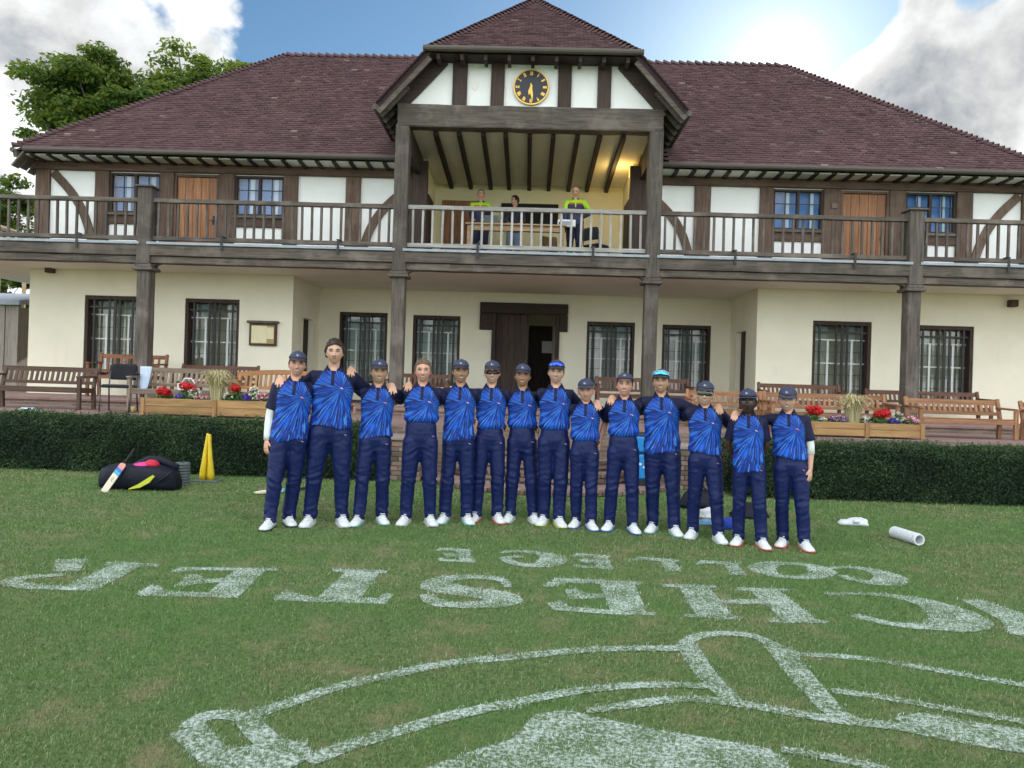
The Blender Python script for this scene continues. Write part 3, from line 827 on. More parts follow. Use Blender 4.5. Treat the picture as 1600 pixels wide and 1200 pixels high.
hewn('collar_beam', (GX - hwH - .1, YG + .03, zwt + .10), (GX + hwH + .1, YG + .03, zwt + .10), .16, .30, M['dark_x'], pav, 14, .006, 8)
for s in (-1, 1):
    a = Vector((GX + s * (gable_half(gz1) + .03), YG + .04, gz1 - .02)); b = Vector((GX + s * (gable_half(zH) - .02), YG + .04, zH))
    hewn('principal_rafter', a, b, .15, .27, M['dark_x'], pav, 10, .006, s)
    # barge board and overhanging rafters
    off = Vector((0, 0, -.11))
    hewn('barge_board', Vector((GX + s * (hwE + .01), YO + .03, zE)) + off, Vector((GX + s * hwH, YO + .03, zH)) + off, .05, .19, M['grey_x'], pav, 10, .004, s * 3)
    # roof slab of this side
    m = MB(); y1 = 19.4
    P = [Vector((GX + s * hwE, YO, zE)), Vector((GX + s * hwH, YO, zH)), Vector((GX, ypk, zRdg)), Vector((GX, y1 + 1.2, zRdg)), Vector((GX + s * hwE, y1, zE))]
    nrm = Vector((s * slope, 0, 1)).normalized()
    m.add([p for p in P] + [p - nrm * .07 for p in P], [(0, 1, 2, 3, 4), (9, 8, 7, 6, 5), (0, 5, 6, 1), (1, 6, 7, 2), (4, 9, 5, 0), (3, 8, 9, 4), (2, 7, 8, 3)])
    m.build('gable_roof_slope', M['tile'], pav)
    for k in range(7):        # rafter feet showing under the eaves
        yy = YO + .25 + k * .36
        m = MB(); p = Vector((GX + s * (hwE - .03), yy, zE - .13)); m.bar(p, p + Vector((-s * .55, 0, .55 * slope)), .07, .10); m.build('rafter_foot', M['grey_x'], pav)
    m = MB(); m.tube([(GX + s * (hwE + .05), YO - .01, zE - .04), (GX + s * (hwE + .05), 17.2, zE - .04)], .055, 10); m.build('gable_gutter', M['gutter'], pav)
    m = MB(); m.b2(GX + s * (hwE - .62), GX + s * (hwE - .5), YG + .24, 18.6, 6.3, zE + .25); m.build('gable_cheek', M['dark_x'], pav)
    # verge tiles along the edge
    n = 15
    for k in range(n):
        f = (k + .5) / n; p = Vector((GX + s * (hwE + (hwH - hwE) * f), YO - .02, zE + (zH - zE) * f + .035))
        vm = MB(); vm.box((0, 0, 0), (.14, .16, .022), Matrix.Rotation(s * math.atan(slope) - s * .10, 3, 'Y'), 0)
        vm.build('verge_tile', M['tile'], pav, loc=p)
m = MB(); m.tube([(GX - hwH - .10, YO - .06, zH + .02), (GX + hwH + .10, YO - .06, zH + .02)], .062, 10); m.build('half_hip_gutter', M['gutter'], pav)
for k in range(9):
    xx = GX - hwH + .2 + (2 * hwH - .4) * k / 8
    m = MB(); m.b2(xx - .035, xx + .035, YO + .02, YG - .04, zH - .16, zH - .05); m.build('rafter_foot', M['dark_x'], pav)
m = MB(); m.b2(GX - hwH - .05, GX + hwH + .05, YO + .05, YG + .1, zH - .05, zH - .02); m.build('eaves_board', M['dark_x'], pav)

# clock ----------------------------------------------------------------------
ck = at(830, 136, YG)
M['gold'] = m_plain('gold_leaf', (.72, .46, .10), .38, .6, .1)
M['dial'] = m_plain('clock_dial', (.010, .012, .018), .35)
cr = .365
m = MB(); m.prism([(cr * cos(a), cr * sin(a)) for a in np.linspace(0, 2 * pi, 49)[:-1]], lambda u, v, t: Vector((ck.x + u, t, ck.z + v)), YG + .0, YG + .047)
clock = m.build('clock', M['dial'], pav)
m = MB(); n = 48; rg = []
for k in range(n):
    a = 2 * pi * k / n; rg.append([(ck.x + r * cos(a), y, ck.z + r * sin(a)) for r, y in ((cr + .012, YG + .02), (cr + .006, YG - .012), (cr - .018, YG - .012), (cr - .018, YG + .02))])
rg.append(rg[0]); m.loft(rg, False); m.build('rim', M['gold'], clock)
glyph = {'I': [((0, -.5), (0, .5))], 'V': [((-.35, .5), (0, -.5)), ((0, -.5), (.35, .5))], 'X': [((-.35, .5), (.35, -.5)), ((-.35, -.5), (.35, .5))]}
for hnum, s in enumerate(('XII', 'I', 'II', 'III', 'IIII', 'V', 'VI', 'VII', 'VIII', 'IX', 'X', 'XI')):
    a = -2 * pi * hnum / 12 + pi / 2; rr = cr * .78; hgt = cr * .22
    er = Vector((cos(a), sin(a))); et = Vector((er.y, -er.x))
    wid = [(.30 if c == 'I' else .62) for c in s]; tot = sum(wid); m = MB(); xo = -tot / 2
    for c, w in zip(s, wid):
        for (p, q) in glyph[c]:
            g = lambda u, v: ck.xz + et * ((xo + w / 2 + u * .7) * hgt * .62) + er * (rr + v * hgt)
            A, B = g(*p), g(*q); dd = (B - A).normalized(); nn = Vector((-dd.y, dd.x)) * .0085
            pts = [A - nn, B - nn, B + nn, A + nn]
            m.add([(u.x, YG - .004, u.y) for u in pts], [(0, 1, 2, 3)])
        xo += w
    m.build('numeral', M['gold'], clock)
def hand(ang, ln, w, y):
    er = Vector((sin(ang), cos(ang))); et = Vector((er.y, -er.x)); c2 = Vector((ck.x, ck.z)); m = MB()
    pts = [c2 - er * ln * .22 - et * w * .5, c2 + er * ln * .55 - et * w, c2 + er * ln, c2 + er * ln * .55 + et * w, c2 - er * ln * .22 + et * w * .5]
    m.prism([(p.x, p.y) for p in pts], lambda u, v, t: Vector((u, t, v)), y, y - .006); m.build('clock_hand', M['gold'], clock)
hand(radians(6.48 * 30), cr * .50, .035, YG - .012); hand(radians(29 * 6), cr * .86, .024, YG - .022)
m = MB(); q = at(742, 134, YG + .05); m.prism([(-.07, .09), (.07, .09), (.07, -.02), (0, -.11), (-.07, -.02)], lambda u, v, t: Vector((q.x + u, t, q.z + v)), YG + .03, YG + .048); m.build('shield_scar', M['soffit'], pav)

# main roof --------------------------------------------------------------------
YE, ZE = 16.45, 6.52
eL, eR = X(22, 233, YE), 2 * XC - X(22, 233, YE)
rLp, rRp = ray(450, 86), ray(1222, 106)
# ridge: where the 45 degree roof meets the sight lines of its ends
sl = 1.0
def ridge_hit(d): return (CAMZ - ZE + sl * YE) / (sl - d.z / d.y) if True else 0
yl, yr_ = ridge_hit(rLp), ridge_hit(rRp)
YRI = (yl + yr_) / 2; ZRI = ZE + sl * (YRI - YE)
rL, rR = rLp.x / rLp.y * YRI, rRp.x / rRp.y * YRI
print('ridge', yl, yr_, ZRI, rL, rR, 'eaves', eL, eR, Z(300, 240, YE), Z(1300, 262, YE))
YE2 = 2 * YRI - YE
m = MB(); dz = -.05
A, B, C_, D_ = (eL, YE, ZE + dz), (eR, YE, ZE + dz), (eR, YE2, ZE + dz), (eL, YE2, ZE + dz); P, Q = (rL, YRI, ZRI + dz), (rR, YRI, ZRI + dz)
nw = hwE - .30
def on_main(x, z): return (x, YE + (z - ZE) / sl, z + dz)
zv = zRdg - slope * nw - .1
NL = [(GX - nw, YE, ZE + dz), on_main(GX - nw, zv), on_main(GX, min(zRdg, ZRI) - .25), on_main(GX + nw, zv), (GX + nw, YE, ZE + dz)]
m.add([A, B, C_, D_, P, Q] + NL, [(0, 6, 7, 4), (7, 8, 4), (4, 8, 5), (8, 9, 5), (9, 10, 1, 5), (1, 2, 5), (2, 3, 4, 5), (3, 0, 4)]); roof = m.build('roof', M['tile'], pav)
for (a, b) in ((eL + .05, LX[6][0]), (RX[0][1], eR - .05)):
    m = MB(); m.b2(a, b, YE + .12, YW - .02, ZE - .12, ZE - .09); m.build('eaves_soffit', M['white'], pav)

def tile_field(name, o, eu, ew, inside, umin, umax, wmax, parent, gauge=.103, wid=.168, skip=None):
    """courses of plain tiles on the plane o + u*eu + w*ew"""
    o, eu, ew = Vector(o), Vector(eu).normalized(), Vector(ew).normalized(); nn = eu.cross(ew).normalized()
    if nn.z < 0: nn = -nn
    V, Fc, Tn = [], [], []
    k = 0; w = 0.0
    while w < wmax:
        u = umin + (wid / 2 if k % 2 else 0) + random.uniform(-.01, .01)
        rowtint = random.uniform(-.06, .06)
        while u < umax:
            uc = u + wid / 2
            if inside(uc, w + gauge * .3) and not (skip and skip(uc, w)):
                lift = .040 + random.uniform(-.005, .008); dw = random.uniform(-.006, .006); du = random.uniform(-.002, .002)
                rz = random.uniform(-.006, .006)
                a, b = u + .003 + du, u + wid - .003 + du
                w0, w1 = w + dw, w + gauge * 1.35
                n0 = len(V)
                for (uu, ww, hh) in ((a, w0 - rz, lift), (b, w0 + rz, lift), (b, w1, .004), (a, w1, .004), (a, w0 - rz, lift - .026), (b, w0 + rz, lift - .026)):
                    V.append(o + eu * uu + ew * ww + nn * hh)
                Fc += [(n0, n0 + 1, n0 + 2, n0 + 3), (n0 + 4, n0 + 5, n0 + 1, n0)]
                tv = min(1, max(0, random.gauss(.48, .13) + rowtint * .6)) if random.random() > .012 else random.uniform(.9, 1)
                Tn += [tv] * 6
            u += wid
        k += 1; w += gauge
    arr = np.array([tuple(v) for v in V], np.float32)
    ob = np_mesh(name, arr, np.array(Fc, np.int32).ravel(), 4, M['tile'], parent, {'tint': Tn})
    ob['kind'] = 'stuff'
    return ob
Lr = math.hypot(YRI - YE, ZRI - ZE)
def in_main(u, w):
    f = w / Lr; return eL + (rL - eL) * f + .05 < u < eR + (rR - eR) * f - .05 and f < 1
def under_gable(u, w):
    yy = YE + w * (YRI - YE) / Lr; zz_ = ZE + w * (ZRI - ZE) / Lr
    return abs(u - GX) < hwE - .1 and zz_ < zRdg - slope * abs(u - GX) - .12
tile_field('roof_tiles', (0, YE, ZE), (1, 0, 0), (0, YRI - YE, ZRI - ZE), in_main, eL, eR, Lr, roof, skip=under_gable)
Lg = math.hypot(ypk - YO, zRdg - zH)
gslope = pav
tile_field('half_hip_tiles', (GX, YO, zH), (1, 0, 0), (0, ypk - YO, zRdg - zH), lambda u, w: abs(u) < hwH * (1 - w / Lg) + .02, -hwH, hwH, Lg, roof)
m = MB(); m.add([(GX - hwH, YO, zH - .03), (GX + hwH, YO, zH - .03), (GX, ypk, zRdg - .03)], [(0, 1, 2)]); m.build('half_hip', M['tile'], roof)
# bonnet tiles on the hips, ridge tiles
bm_ = MB(); rings = []
for yy, r, zz_ in ((-.09, .085, .035), (.10, .060, .0)):
    rings.append([(r * 1.25 * cos(a), yy, zz_ + r * .9 * sin(a) - .03) for a in np.linspace(-.25, pi + .25, 9)] + [((r - .018) * 1.25 * cos(a), yy, zz_ + (r - .018) * .9 * sin(a) - .03) for a in np.linspace(pi + .25, -.25, 9)])
bm_.loft(rings, True); bonnet = bm_.mesh('hip_tile'); bonnet.materials.append(M['tile'])
at_ = bonnet.attributes.new('tint', 'FLOAT', 'POINT'); at_.data.foreach_set('value', [.5] * len(bonnet.vertices))
def hip_line(p0, p1, step, name='hip_tile', tilt=.16, sc=1.0):
    p0, p1 = Vector(p0), Vector(p1); d = (p1 - p0); L = d.length; n = int(L / step)
    q = d.to_track_quat('Y', 'Z').to_matrix()
    for k in range(n):
        o = link(name, bonnet, roof, p0 + d * ((k + .5) / n) + Vector((0, 0, .03 if name == 'hip_tile' else -.012)), (q @ Matrix.Rotation(-tilt + random.uniform(-.05, .05), 3, 'X') @ Matrix.Rotation(random.uniform(-.08, .08), 3, 'Y')).to_euler())
        o.scale = (sc, sc, sc)
hip_line((eL, YE, ZE), (rL, YRI, ZRI), .125); hip_line((eR, YE, ZE), (rR, YRI, ZRI), .125)
hip_line((GX - hwH, YO, zH), (GX, ypk, zRdg), .125); hip_line((GX + hwH, YO, zH), (GX, ypk, zRdg), .125)
hip_line((rL, YRI, ZRI + .02), (rR, YRI, ZRI + .02), .215, 'ridge_tile', .04, 1.25)
hip_line((GX, ypk, zRdg + .02), (GX, YRI, zRdg + .02), .215, 'ridge_tile', .04, 1.25)
m = MB(); m.ball((GX, ypk, zRdg + .06), (.10, .10, .085), 12, 8); m.build('ridge_end', M['tile'], roof, smooth=True)
# gutters and rafter feet of the main eaves
for (a, b) in ((eL + .25, GX - hwE + .35), (GX + hwE - .35, eR - .1)):
    m = MB(); m.tube([(a, YE - .05, ZE - .045), (b, YE - .05, ZE - .045)], .058, 10); m.build('gutter', M['gutter'], pav)
    n = int((b - a) / .37)
    for k in range(n):
        xx = a + .1 + (b - a - .2) * k / (n - 1)
        m = MB(); m.bar((xx, YE + .07, ZE - .10), (xx, YW - .03, ZE - .13 + .0), .09, .085); m.build('rafter_foot', M['dark_y'], pav)
# sprocketed corner at the left end of the eaves
for s_, xe, xi in ((1, eL, LX[0][0]), (-1, eR, RX[6][1])):
    for k in range(7):
        m = MB(); yy = YE + .12 + k * .27; jz = random.uniform(-.02, .02)
        m.bar((xe - s_ * .06, yy, ZE - .40 + jz), (xi + s_ * .12, yy + .02, ZE - .02), .24, .035); m.build('corner_board', M['grey_x'], pav)
    hewn('corner_rafter', (xe - s_ * .0, YE + .02, ZE - .13), (xi + s_ * .3, YW + .2, ZE + .02), .12, .14, M['grey_x'], pav, 4, .004, 1)
    m = MB(); m.tube([(xe - s_ * .05, YE + .0, ZE - .045), (xe - s_ * .05, YE2, ZE - .045)], .058, 8); m.build('end_gutter', M['gutter'], pav)
    hewn('wall_post', (xi - s_ * .35, YW + 2.2, ZT2 - .02), (xi - s_ * .35, YW + 2.2, 3.87), .3, .3, M['brown_z'], pav, 8, .006, 4)

# small fittings of the ground floor
for px, py in ((78, 421), (1583, 474)):
    q = at(px, py, YW - .1); m = MB(); m.b2(q.x - .08, q.x + .08, YW - .18, YW - .003, q.z - .08, q.z + .08, 0, .01); m.build('wall_box', M['brown_x'], pav)
q = at(412, 523, YW); nb = MB(); nb.b2(q.x - .32, q.x + .32, YW - .07, YW - .003, q.z - .26, q.z + .26, 0, .008)
nbo = nb.build('notice_board', M['brown_x'], pav)
m = MB(); m.b2(q.x - .37, q.x + .37, YW - .12, YW - .004, q.z + .262, q.z + .32, 0, .012); m.build('hood', M['grey_x'], nbo)
M['paper'] = m_plain('pinned_paper', (.80, .73, .48), .8); M['cork'] = m_plain('cork', (.42, .31, .14), .9)
m = MB(); m.b2(q.x - .27, q.x + .27, YW - .076, YW - .071, q.z - .21, q.z + .21); m.build('cork', M['cork'], nbo)
m = MB(); m.b2(q.x - .26, q.x + .10, YW - .081, YW - .077, q.z - .20, q.z + .20); m.b2(q.x + .105, q.x + .26, YW - .081, YW - .077, q.z - .10, q.z + .17); m.build('notice', M['paper'], nbo)
for px, py in ((492, 452),):
    q = at(px, py, YR); m = MB(); m.ball(q + Vector((0, -.08, 0)), (.06, .06, .08), 10, 8); m.build('bulkhead_lamp', M['frame_white'], pav, smooth=True)
# ------------------------------------------------------------------ lawn, painted markings, grass
def m_lawn(name):
    t = NT(name); v = t.geo()
    n1 = t.noise(v, .55, 5, .6); n2 = t.noise(v, 3.0, 6, .65); n3 = t.noise(v, 34, 4, .7); n4 = t.noise(t.geo((1, .45, 1)), 120, 3, .7)
    c = t.ramp(n3, (.25, (.060, .105, .030)), (.5, (.145, .220, .075)), (.75, (.235, .305, .130)))
    c = t.mix(t.math('MULTIPLY', t.range(n2, .48, .72), .72), c, (.32, .275, .16))
    c = t.mix(t.math('MULTIPLY', t.range(n1, .42, .62), .60), c, (.105, .220, .058))
    c = hsv_var(t, c, n4, .9)
    t.col(c); t.rough(.95); t.b.inputs['Specular IOR Level'].default_value = .15
    t.bump(t.math('ADD', n3, n4), .9, .02)
    return t.mat
M['lawn'] = m_lawn('lawn_turf')
m_ = MB(); S_ = 900
m_.add([(-S_, -60, 0), (S_, -60, 0), (S_, S_, 0), (-S_, S_, 0)], [(0, 1, 2, 3)])
lawn = m_.build('lawn', M['lawn']); tag(lawn, kind='structure')

# painted crest and lettering, laid out on the turf in metres ------------------
Lz = lambda x, y: tuple(gnd(x / 2, 840 + y / 2).xy)           # left half of the traced plan
Rz = lambda x, y: tuple(gnd(800 + x / 2, 840 + y / 2).xy)     # right half
Pz = lambda x, y: tuple(gnd(x, y).xy)
def stroke(fn, pts, w):
    """a line of width w metres (or one width per point) through the points, as an outline"""
    P = [Vector(fn(*p)) for p in pts]; n = len(P)
    W = w if hasattr(w, '__len__') else [w] * n
    # resample with Catmull-Rom for smooth curves
    Q, WQ = [], []
    for i in range(n - 1):
        p0, p1, p2, p3 = P[max(i - 1, 0)], P[i], P[i + 1], P[min(i + 2, n - 1)]
        for k in range(6):
            t = k / 6
            Q.append(.5 * ((2 * p1) + (p2 - p0) * t + (2 * p0 - 5 * p1 + 4 * p2 - p3) * t * t + (3 * p1 - p0 - 3 * p2 + p3) * t ** 3)); WQ.append(W[i] * (1 - t) + W[i + 1] * t)
    Q.append(P[-1]); WQ.append(W[-1])
    quads = []
    L, R = [], []
    for i, q in enumerate(Q):
        d = (Q[min(i + 1, len(Q) - 1)] - Q[max(i - 1, 0)]).normalized(); nn = Vector((-d.y, d.x)) * WQ[i] / 2
        L.append(q + nn); R.append(q - nn)
    for i in range(len(Q) - 1): quads.append([tuple(L[i]), tuple(L[i + 1]), tuple(R[i + 1]), tuple(R[i])])
    return quads
def poly(fn, pts): return [[fn(*p) for p in pts]]
marks = []
def letter(name_word, *pieces):
    marks.append((name_word, [q for p in pieces for q in p]))
letter('painted_letter',  # R
       poly(Lz, [(355, 82), (455, 82), (300, 168), (185, 165)]), poly(Lz, [(330, 77), (500, 83), (495, 93), (330, 88)]),
       stroke(Lz, [(260, 158), (130, 157), (50, 147), (38, 134), (110, 124), (200, 117)], [.10, .10, .13, .13, .10, .08]), poly(Lz, [(175, 70), (268, 70), (250, 106), (165, 108)]))
letter('painted_letter',  # E
       poly(Lz, [(740, 98), (835, 98), (745, 187), (640, 182)]), poly(Lz, [(530, 108), (565, 94), (870, 97), (868, 106), (600, 104), (560, 112)]),
       poly(Lz, [(548, 152), (590, 116), (625, 118), (640, 130), (700, 128), (690, 141), (620, 146), (575, 154)]), poly(Lz, [(425, 178), (470, 150), (500, 152), (515, 168), (740, 178), (745, 191), (600, 187), (440, 183)]))
letter('painted_letter',  # T
       poly(Lz, [(1085, 105), (1190, 105), (1120, 200), (985, 196)]), poly(Lz, [(1040, 100), (1212, 103), (1208, 113), (1040, 109)]),
       poly(Lz, [(855, 192), (895, 164), (922, 176), (990, 188), (1180, 190), (1208, 174), (1232, 180), (1202, 209), (1000, 203), (860, 197)]))
letter('painted_letter', stroke(Pz, [(794, 918), (782, 906), (735, 902), (692, 907), (686, 917), (720, 924), (768, 930), (786, 938), (765, 945), (712, 946), (680, 942), (666, 930)], [.05, .10, .12, .18, .28, .24, .24, .28, .18, .12, .14, .10]))  # S
letter('painted_letter',  # E
       poly(Rz, [(270, 138), (380, 140), (425, 241), (310, 238)]), poly(Rz, [(88, 152), (140, 127), (402, 140), (402, 149), (170, 143), (122, 156)]),
       poly(Rz, [(165, 164), (200, 163), (240, 177), (290, 177), (297, 189), (250, 192), (180, 196)]), poly(Rz, [(110, 207), (150, 197), (182, 218), (310, 228), (448, 237), (447, 245), (300, 241), (128, 228)]))
letter('painted_letter',  # H
       poly(Rz, [(520, 154), (615, 155), (695, 252), (580, 249)]), poly(Rz, [(740, 164), (830, 165), (965, 266), (850, 263)]), poly(Rz, [(640, 194), (785, 195), (800, 211), (652, 209)]),
       poly(Rz, [(468, 146), (638, 151), (638, 160), (472, 155)]), poly(Rz, [(538, 241), (722, 249), (720, 259), (540, 250)]), poly(Rz, [(700, 157), (872, 162), (868, 171), (705, 167)]), poly(Rz, [(800, 257), (992, 262), (987, 270), (800, 267)]))
letter('painted_letter', stroke(Rz, [(985, 180), (1060, 176), (1180, 183), (1290, 204), (1368, 235), (1398, 257), (1370, 274), (1290, 280), (1190, 272), (1110, 255), (1066, 242)], [.06, .07, .10, .22, .36, .40, .30, .12, .10, .11, .10]))  # C
letter('painted_letter', poly(Rz, [(1400, 194), (1470, 197), (1610, 243), (1700, 270), (1700, 330), (1556, 302), (1520, 256)]))  # N
def small_e(x0, y0, sc=1.0):
    q = lambda x, y: (x0 + x * sc, y0 + y * sc)
    return [poly(Pz, [q(36, 1), q(60, 2), q(68, 23), q(44, 22)]), poly(Pz, [q(0, 5), q(12, -1), q(64, 3), q(64, 6), q(14, 4)]), poly(Pz, [q(16, 9), q(24, 8), q(40, 11), q(42, 14), q(20, 15)]), poly(Pz, [q(4, 18), q(12, 16), q(20, 19), q(70, 22), q(70, 25), q(10, 22)])]
letter('painted_letter', *small_e(678, 857, .92))
letter('painted_letter', stroke(Pz, [(782, 864), (810, 862), (845, 865), (864, 873), (856, 881), (828, 884), (798, 879), (792, 872), (815, 871)], [.06, .08, .12, .24, .24, .12, .10, .10, .08]))  # G
letter('painted_letter', *small_e(890, 866, .98))
letter('painted_letter', poly(Pz, [(1030, 874), (1052, 875), (1066, 894), (1040, 893)]), poly(Pz, [(986, 878), (996, 871), (1062, 875), (1060, 879), (1004, 876)]))  # L
letter('painted_letter', poly(Pz, [(1128, 879), (1150, 880), (1168, 900), (1140, 899)]), poly(Pz, [(1085, 883), (1094, 876), (1160, 880), (1158, 884), (1104, 881)]))  # L
letter('painted_letter', stroke(Pz, [(1230, 881), (1265, 884), (1284, 893), (1272, 901), (1236, 903), (1202, 897), (1190, 889), (1204, 882), (1230, 881)], [.08, .14, .24, .16, .08, .14, .24, .16, .08]))  # O
letter('painted_letter', stroke(Pz, [(1294, 889), (1325, 887), (1362, 892), (1390, 902), (1388, 909), (1362, 911), (1332, 906), (1316, 900)], [.05, .08, .16, .26, .26, .12, .10, .09]))  # C
letter('painted_crest_line', stroke(Lz, [(760, 565), (900, 520), (1050, 470), (1250, 425), (1400, 395), (1600, 375)], .085) + stroke(Rz, [(0, 375), (150, 360), (300, 350), (545, 348)], .085))
letter('painted_crest_line', stroke(Lz, [(960, 702), (1100, 650), (1300, 590), (1450, 550), (1600, 520)], .085) + stroke(Rz, [(0, 520), (150, 490), (300, 470), (450, 462), (610, 466)], .075))
letter('painted_crest_line', stroke(Rz, [(230, 545), (400, 520), (540, 505), (700, 520), (850, 545), (1000, 570), (1200, 592), (1400, 630), (1620, 662)], [.05, .08, .07, .08, .08, .08, .09, .10, .13]))
letter('painted_crest_scroll', stroke(Lz, [(585, 600), (640, 655), (720, 730)], [.15, .13, .13]), stroke(Lz, [(585, 598), (640, 562), (720, 556), (790, 575)], .09), stroke(Lz, [(770, 560), (800, 605), (850, 650)], .11), poly(Lz, [(720, 665), (840, 640), (960, 636), (970, 690), (900, 730), (680, 735), (660, 700)]))
letter('painted_crest_shield', poly(Lz, [(1600, 632), (1450, 678), (1300, 735), (1120, 830), (1600, 830)]), poly(Rz, [(0, 632), (70, 556), (170, 540), (340, 580), (560, 620), (800, 660), (850, 690), (900, 760), (940, 830), (0, 830)]))
letter('painted_crest_line', stroke(Rz, [(840, 663), (1000, 690), (1180, 730)], .06))
letter('painted_crest_band', stroke(Rz, [(545, 335), (600, 420), (690, 515)], [.13, .12, .10]), stroke(Rz, [(540, 336), (575, 311), (650, 302), (750, 309), (835, 346)], .085), stroke(Rz, [(830, 345), (900, 430), (1000, 540), (1075, 582)], [.15, .14, .12, .10]))
letter('painted_crest_line', stroke(Rz, [(880, 365), (1100, 380), (1350, 420), (1640, 470)], .07))
letter('painted_crest_line', stroke(Rz, [(1000, 480), (1150, 500), (1350, 535), (1640, 584)], .065))
letter('painted_crest_band', poly(Rz, [(1190, 565), (1280, 548), (1450, 580), (1640, 608), (1640, 672), (1480, 652), (1250, 602)]))

def in_polys(pts, polys):
    """even-odd test of (N,2) points against convex or simple outlines; any hit counts"""
    hit = np.zeros(len(pts), bool)
    for pg in polys:
        a = np.array(pg); lo, hi = a.min(0), a.max(0)
        idx = np.nonzero((~hit) & (pts[:, 0] >= lo[0]) & (pts[:, 0] <= hi[0]) & (pts[:, 1] >= lo[1]) & (pts[:, 1] <= hi[1]))[0]
        if not len(idx): continue
        x, y = pts[idx, 0], pts[idx, 1]; ins = np.zeros(len(idx), bool)
        for i in range(len(a)):
            x1, y1 = a[i]; x2, y2 = a[(i + 1) % len(a)]
            if y1 == y2: continue
            c = ((y1 > y) != (y2 > y)) & (x < (x2 - x1) * (y - y1) / (y2 - y1) + x1)
            ins ^= c
        hit[idx[ins]] = True
    return hit
# grass blades: denser towards the lens
def scatter(y0, y1, per_m2):
    hw = lambda y: y * .735 + .9
    n = int((hw(y0) + hw(y1)) * (y1 - y0) * per_m2)
    y = rng.uniform(y0, y1, n); x = rng.uniform(-1, 1, n) * (y * .735 + .9) - y * .02
    return np.stack([x, y], 1)
bands = [(2.35, 3.4, 14000, .017, .0024), (3.4, 4.8, 9500, .018, .0030), (4.8, 6.6, 5600, .019, .0040), (6.6, 8.6, 3000, .021, .0055), (8.6, 11.6, 1700, .024, .0075)]
xy, ln, wd = [], [], []
for y0, y1, dn, l_, w_ in bands:
    p = scatter(y0, y1, dn); xy.append(p); ln.append(np.full(len(p), l_)); wd.append(np.full(len(p), w_))
xy = np.concatenate(xy); ln = np.concatenate(ln); wd = np.concatenate(wd)
keep = ~((xy[:, 1] > 9.7) & (np.hypot(xy[:, 0] - XS, xy[:, 1] - 12.0) < 2.2)); xy, ln, wd = xy[keep], ln[keep], wd[keep]
N = len(xy); print('blades', N)
def blades(p, l, w):
    n = len(p); az = rng.uniform(0, 2 * pi, n); lean = rng.uniform(.25, 1.15, n); l = l * rng.uniform(.55, 1.25, n); w = w * rng.uniform(.7, 1.3, n)
    dx, dy = np.cos(az), np.sin(az); px, py = -dy, dx
    hz = l * np.cos(lean); ho = l * np.sin(lean)
    V = np.zeros((n, 4, 3), np.float32)
    V[:, 0, 0] = p[:, 0] - px * w / 2; V[:, 0, 1] = p[:, 1] - py * w / 2
    V[:, 1, 0] = p[:, 0] + px * w / 2; V[:, 1, 1] = p[:, 1] + py * w / 2
    V[:, 2, 0] = p[:, 0] + dx * ho * .9 + px * w * .25; V[:, 2, 1] = p[:, 1] + dy * ho * .9 + py * w * .25; V[:, 2, 2] = hz
    V[:, 3, 0] = p[:, 0] + dx * ho - px * w * .12; V[:, 3, 1] = p[:, 1] + dy * ho - py * w * .12; V[:, 3, 2] = hz * .94
    V[:, :2, 2] = -.002
    return V.reshape(-1, 3), np.arange(n * 4)
def m_blade(name, painted):
    t = NT(name); a = t.attr('tint').outputs['Fac']; v = t.geo()
    if painted:
        c = t.ramp(a, (0, (.22, .34, .20)), (.5, (.48, .59, .51)), (1, (.74, .80, .77)))
    else:
        n2 = t.noise(v, 3.0, 6, .65); n1 = t.noise(v, .55, 5, .6)
        c = t.ramp(a, (0, (.050, .095, .026)), (.5, (.145, .225, .078)), (.85, (.245, .320, .135)), (1, (.46, .43, .27)))
        c = t.mix(t.math('MULTIPLY', t.range(n2, .48, .72), .72), c, (.34, .29, .17))
        c = t.mix(t.math('MULTIPLY', t.range(n1, .42, .62), .55), c, (.110, .235, .062))
    t.col(c); t.rough(.7); t.b.inputs['Specular IOR Level'].default_value = .2
    return t.mat
M['blade'] = m_blade('grass_blade', False); M['blade_paint'] = m_blade('painted_blade', True)
def m_paint(name):
    t = NT(name); v = t.geo()
    n = t.noise(v, 55, 4, .7); n2 = t.noise(v, 4, 5, .6)
    c = t.mix(t.range(t.math('MULTIPLY_ADD', n2, .5, n), .66, .92), (.10, .16, .055), (.60, .69, .65))
    t.col(c); t.rough(.95); t.bump(n, .8, .015)
    return t.mat
M['paint'] = m_paint('line_paint_on_turf')
taken = np.zeros(N, bool)
jit = xy + rng.normal(0, .016, xy.shape)
for nm, polys in marks:
    m = MB()
    for k, pg in enumerate(polys):
        m.add([(x, y, .0042 + .00002 * k) for x, y in pg], [tuple(range(len(pg)))])
    base = m.build(nm, M['paint'], lawn)
    h = in_polys(jit, polys) & ~taken & (rng.uniform(size=N) > .42)
    taken |= h
    if h.sum() > 10:
        V, Fb = blades(xy[h], ln[h], wd[h])
        tn = np.repeat(rng.uniform(0, 1, int(h.sum())), 4)
        o = np_mesh('painted_grass', V, Fb, 4, M['blade_paint'], base, {'tint': tn}); o['kind'] = 'stuff'
g = ~taken
V, Fb = blades(xy[g], ln[g], wd[g]); tn = np.repeat(np.clip(rng.normal(.5, .28, int(g.sum())), 0, 1), 4)
grass = np_mesh('grass', V, Fb, 4, M['blade'], None, {'tint': tn}); tag(grass, 'short mown green grass blades of the lawn', 'grass', kind='stuff')

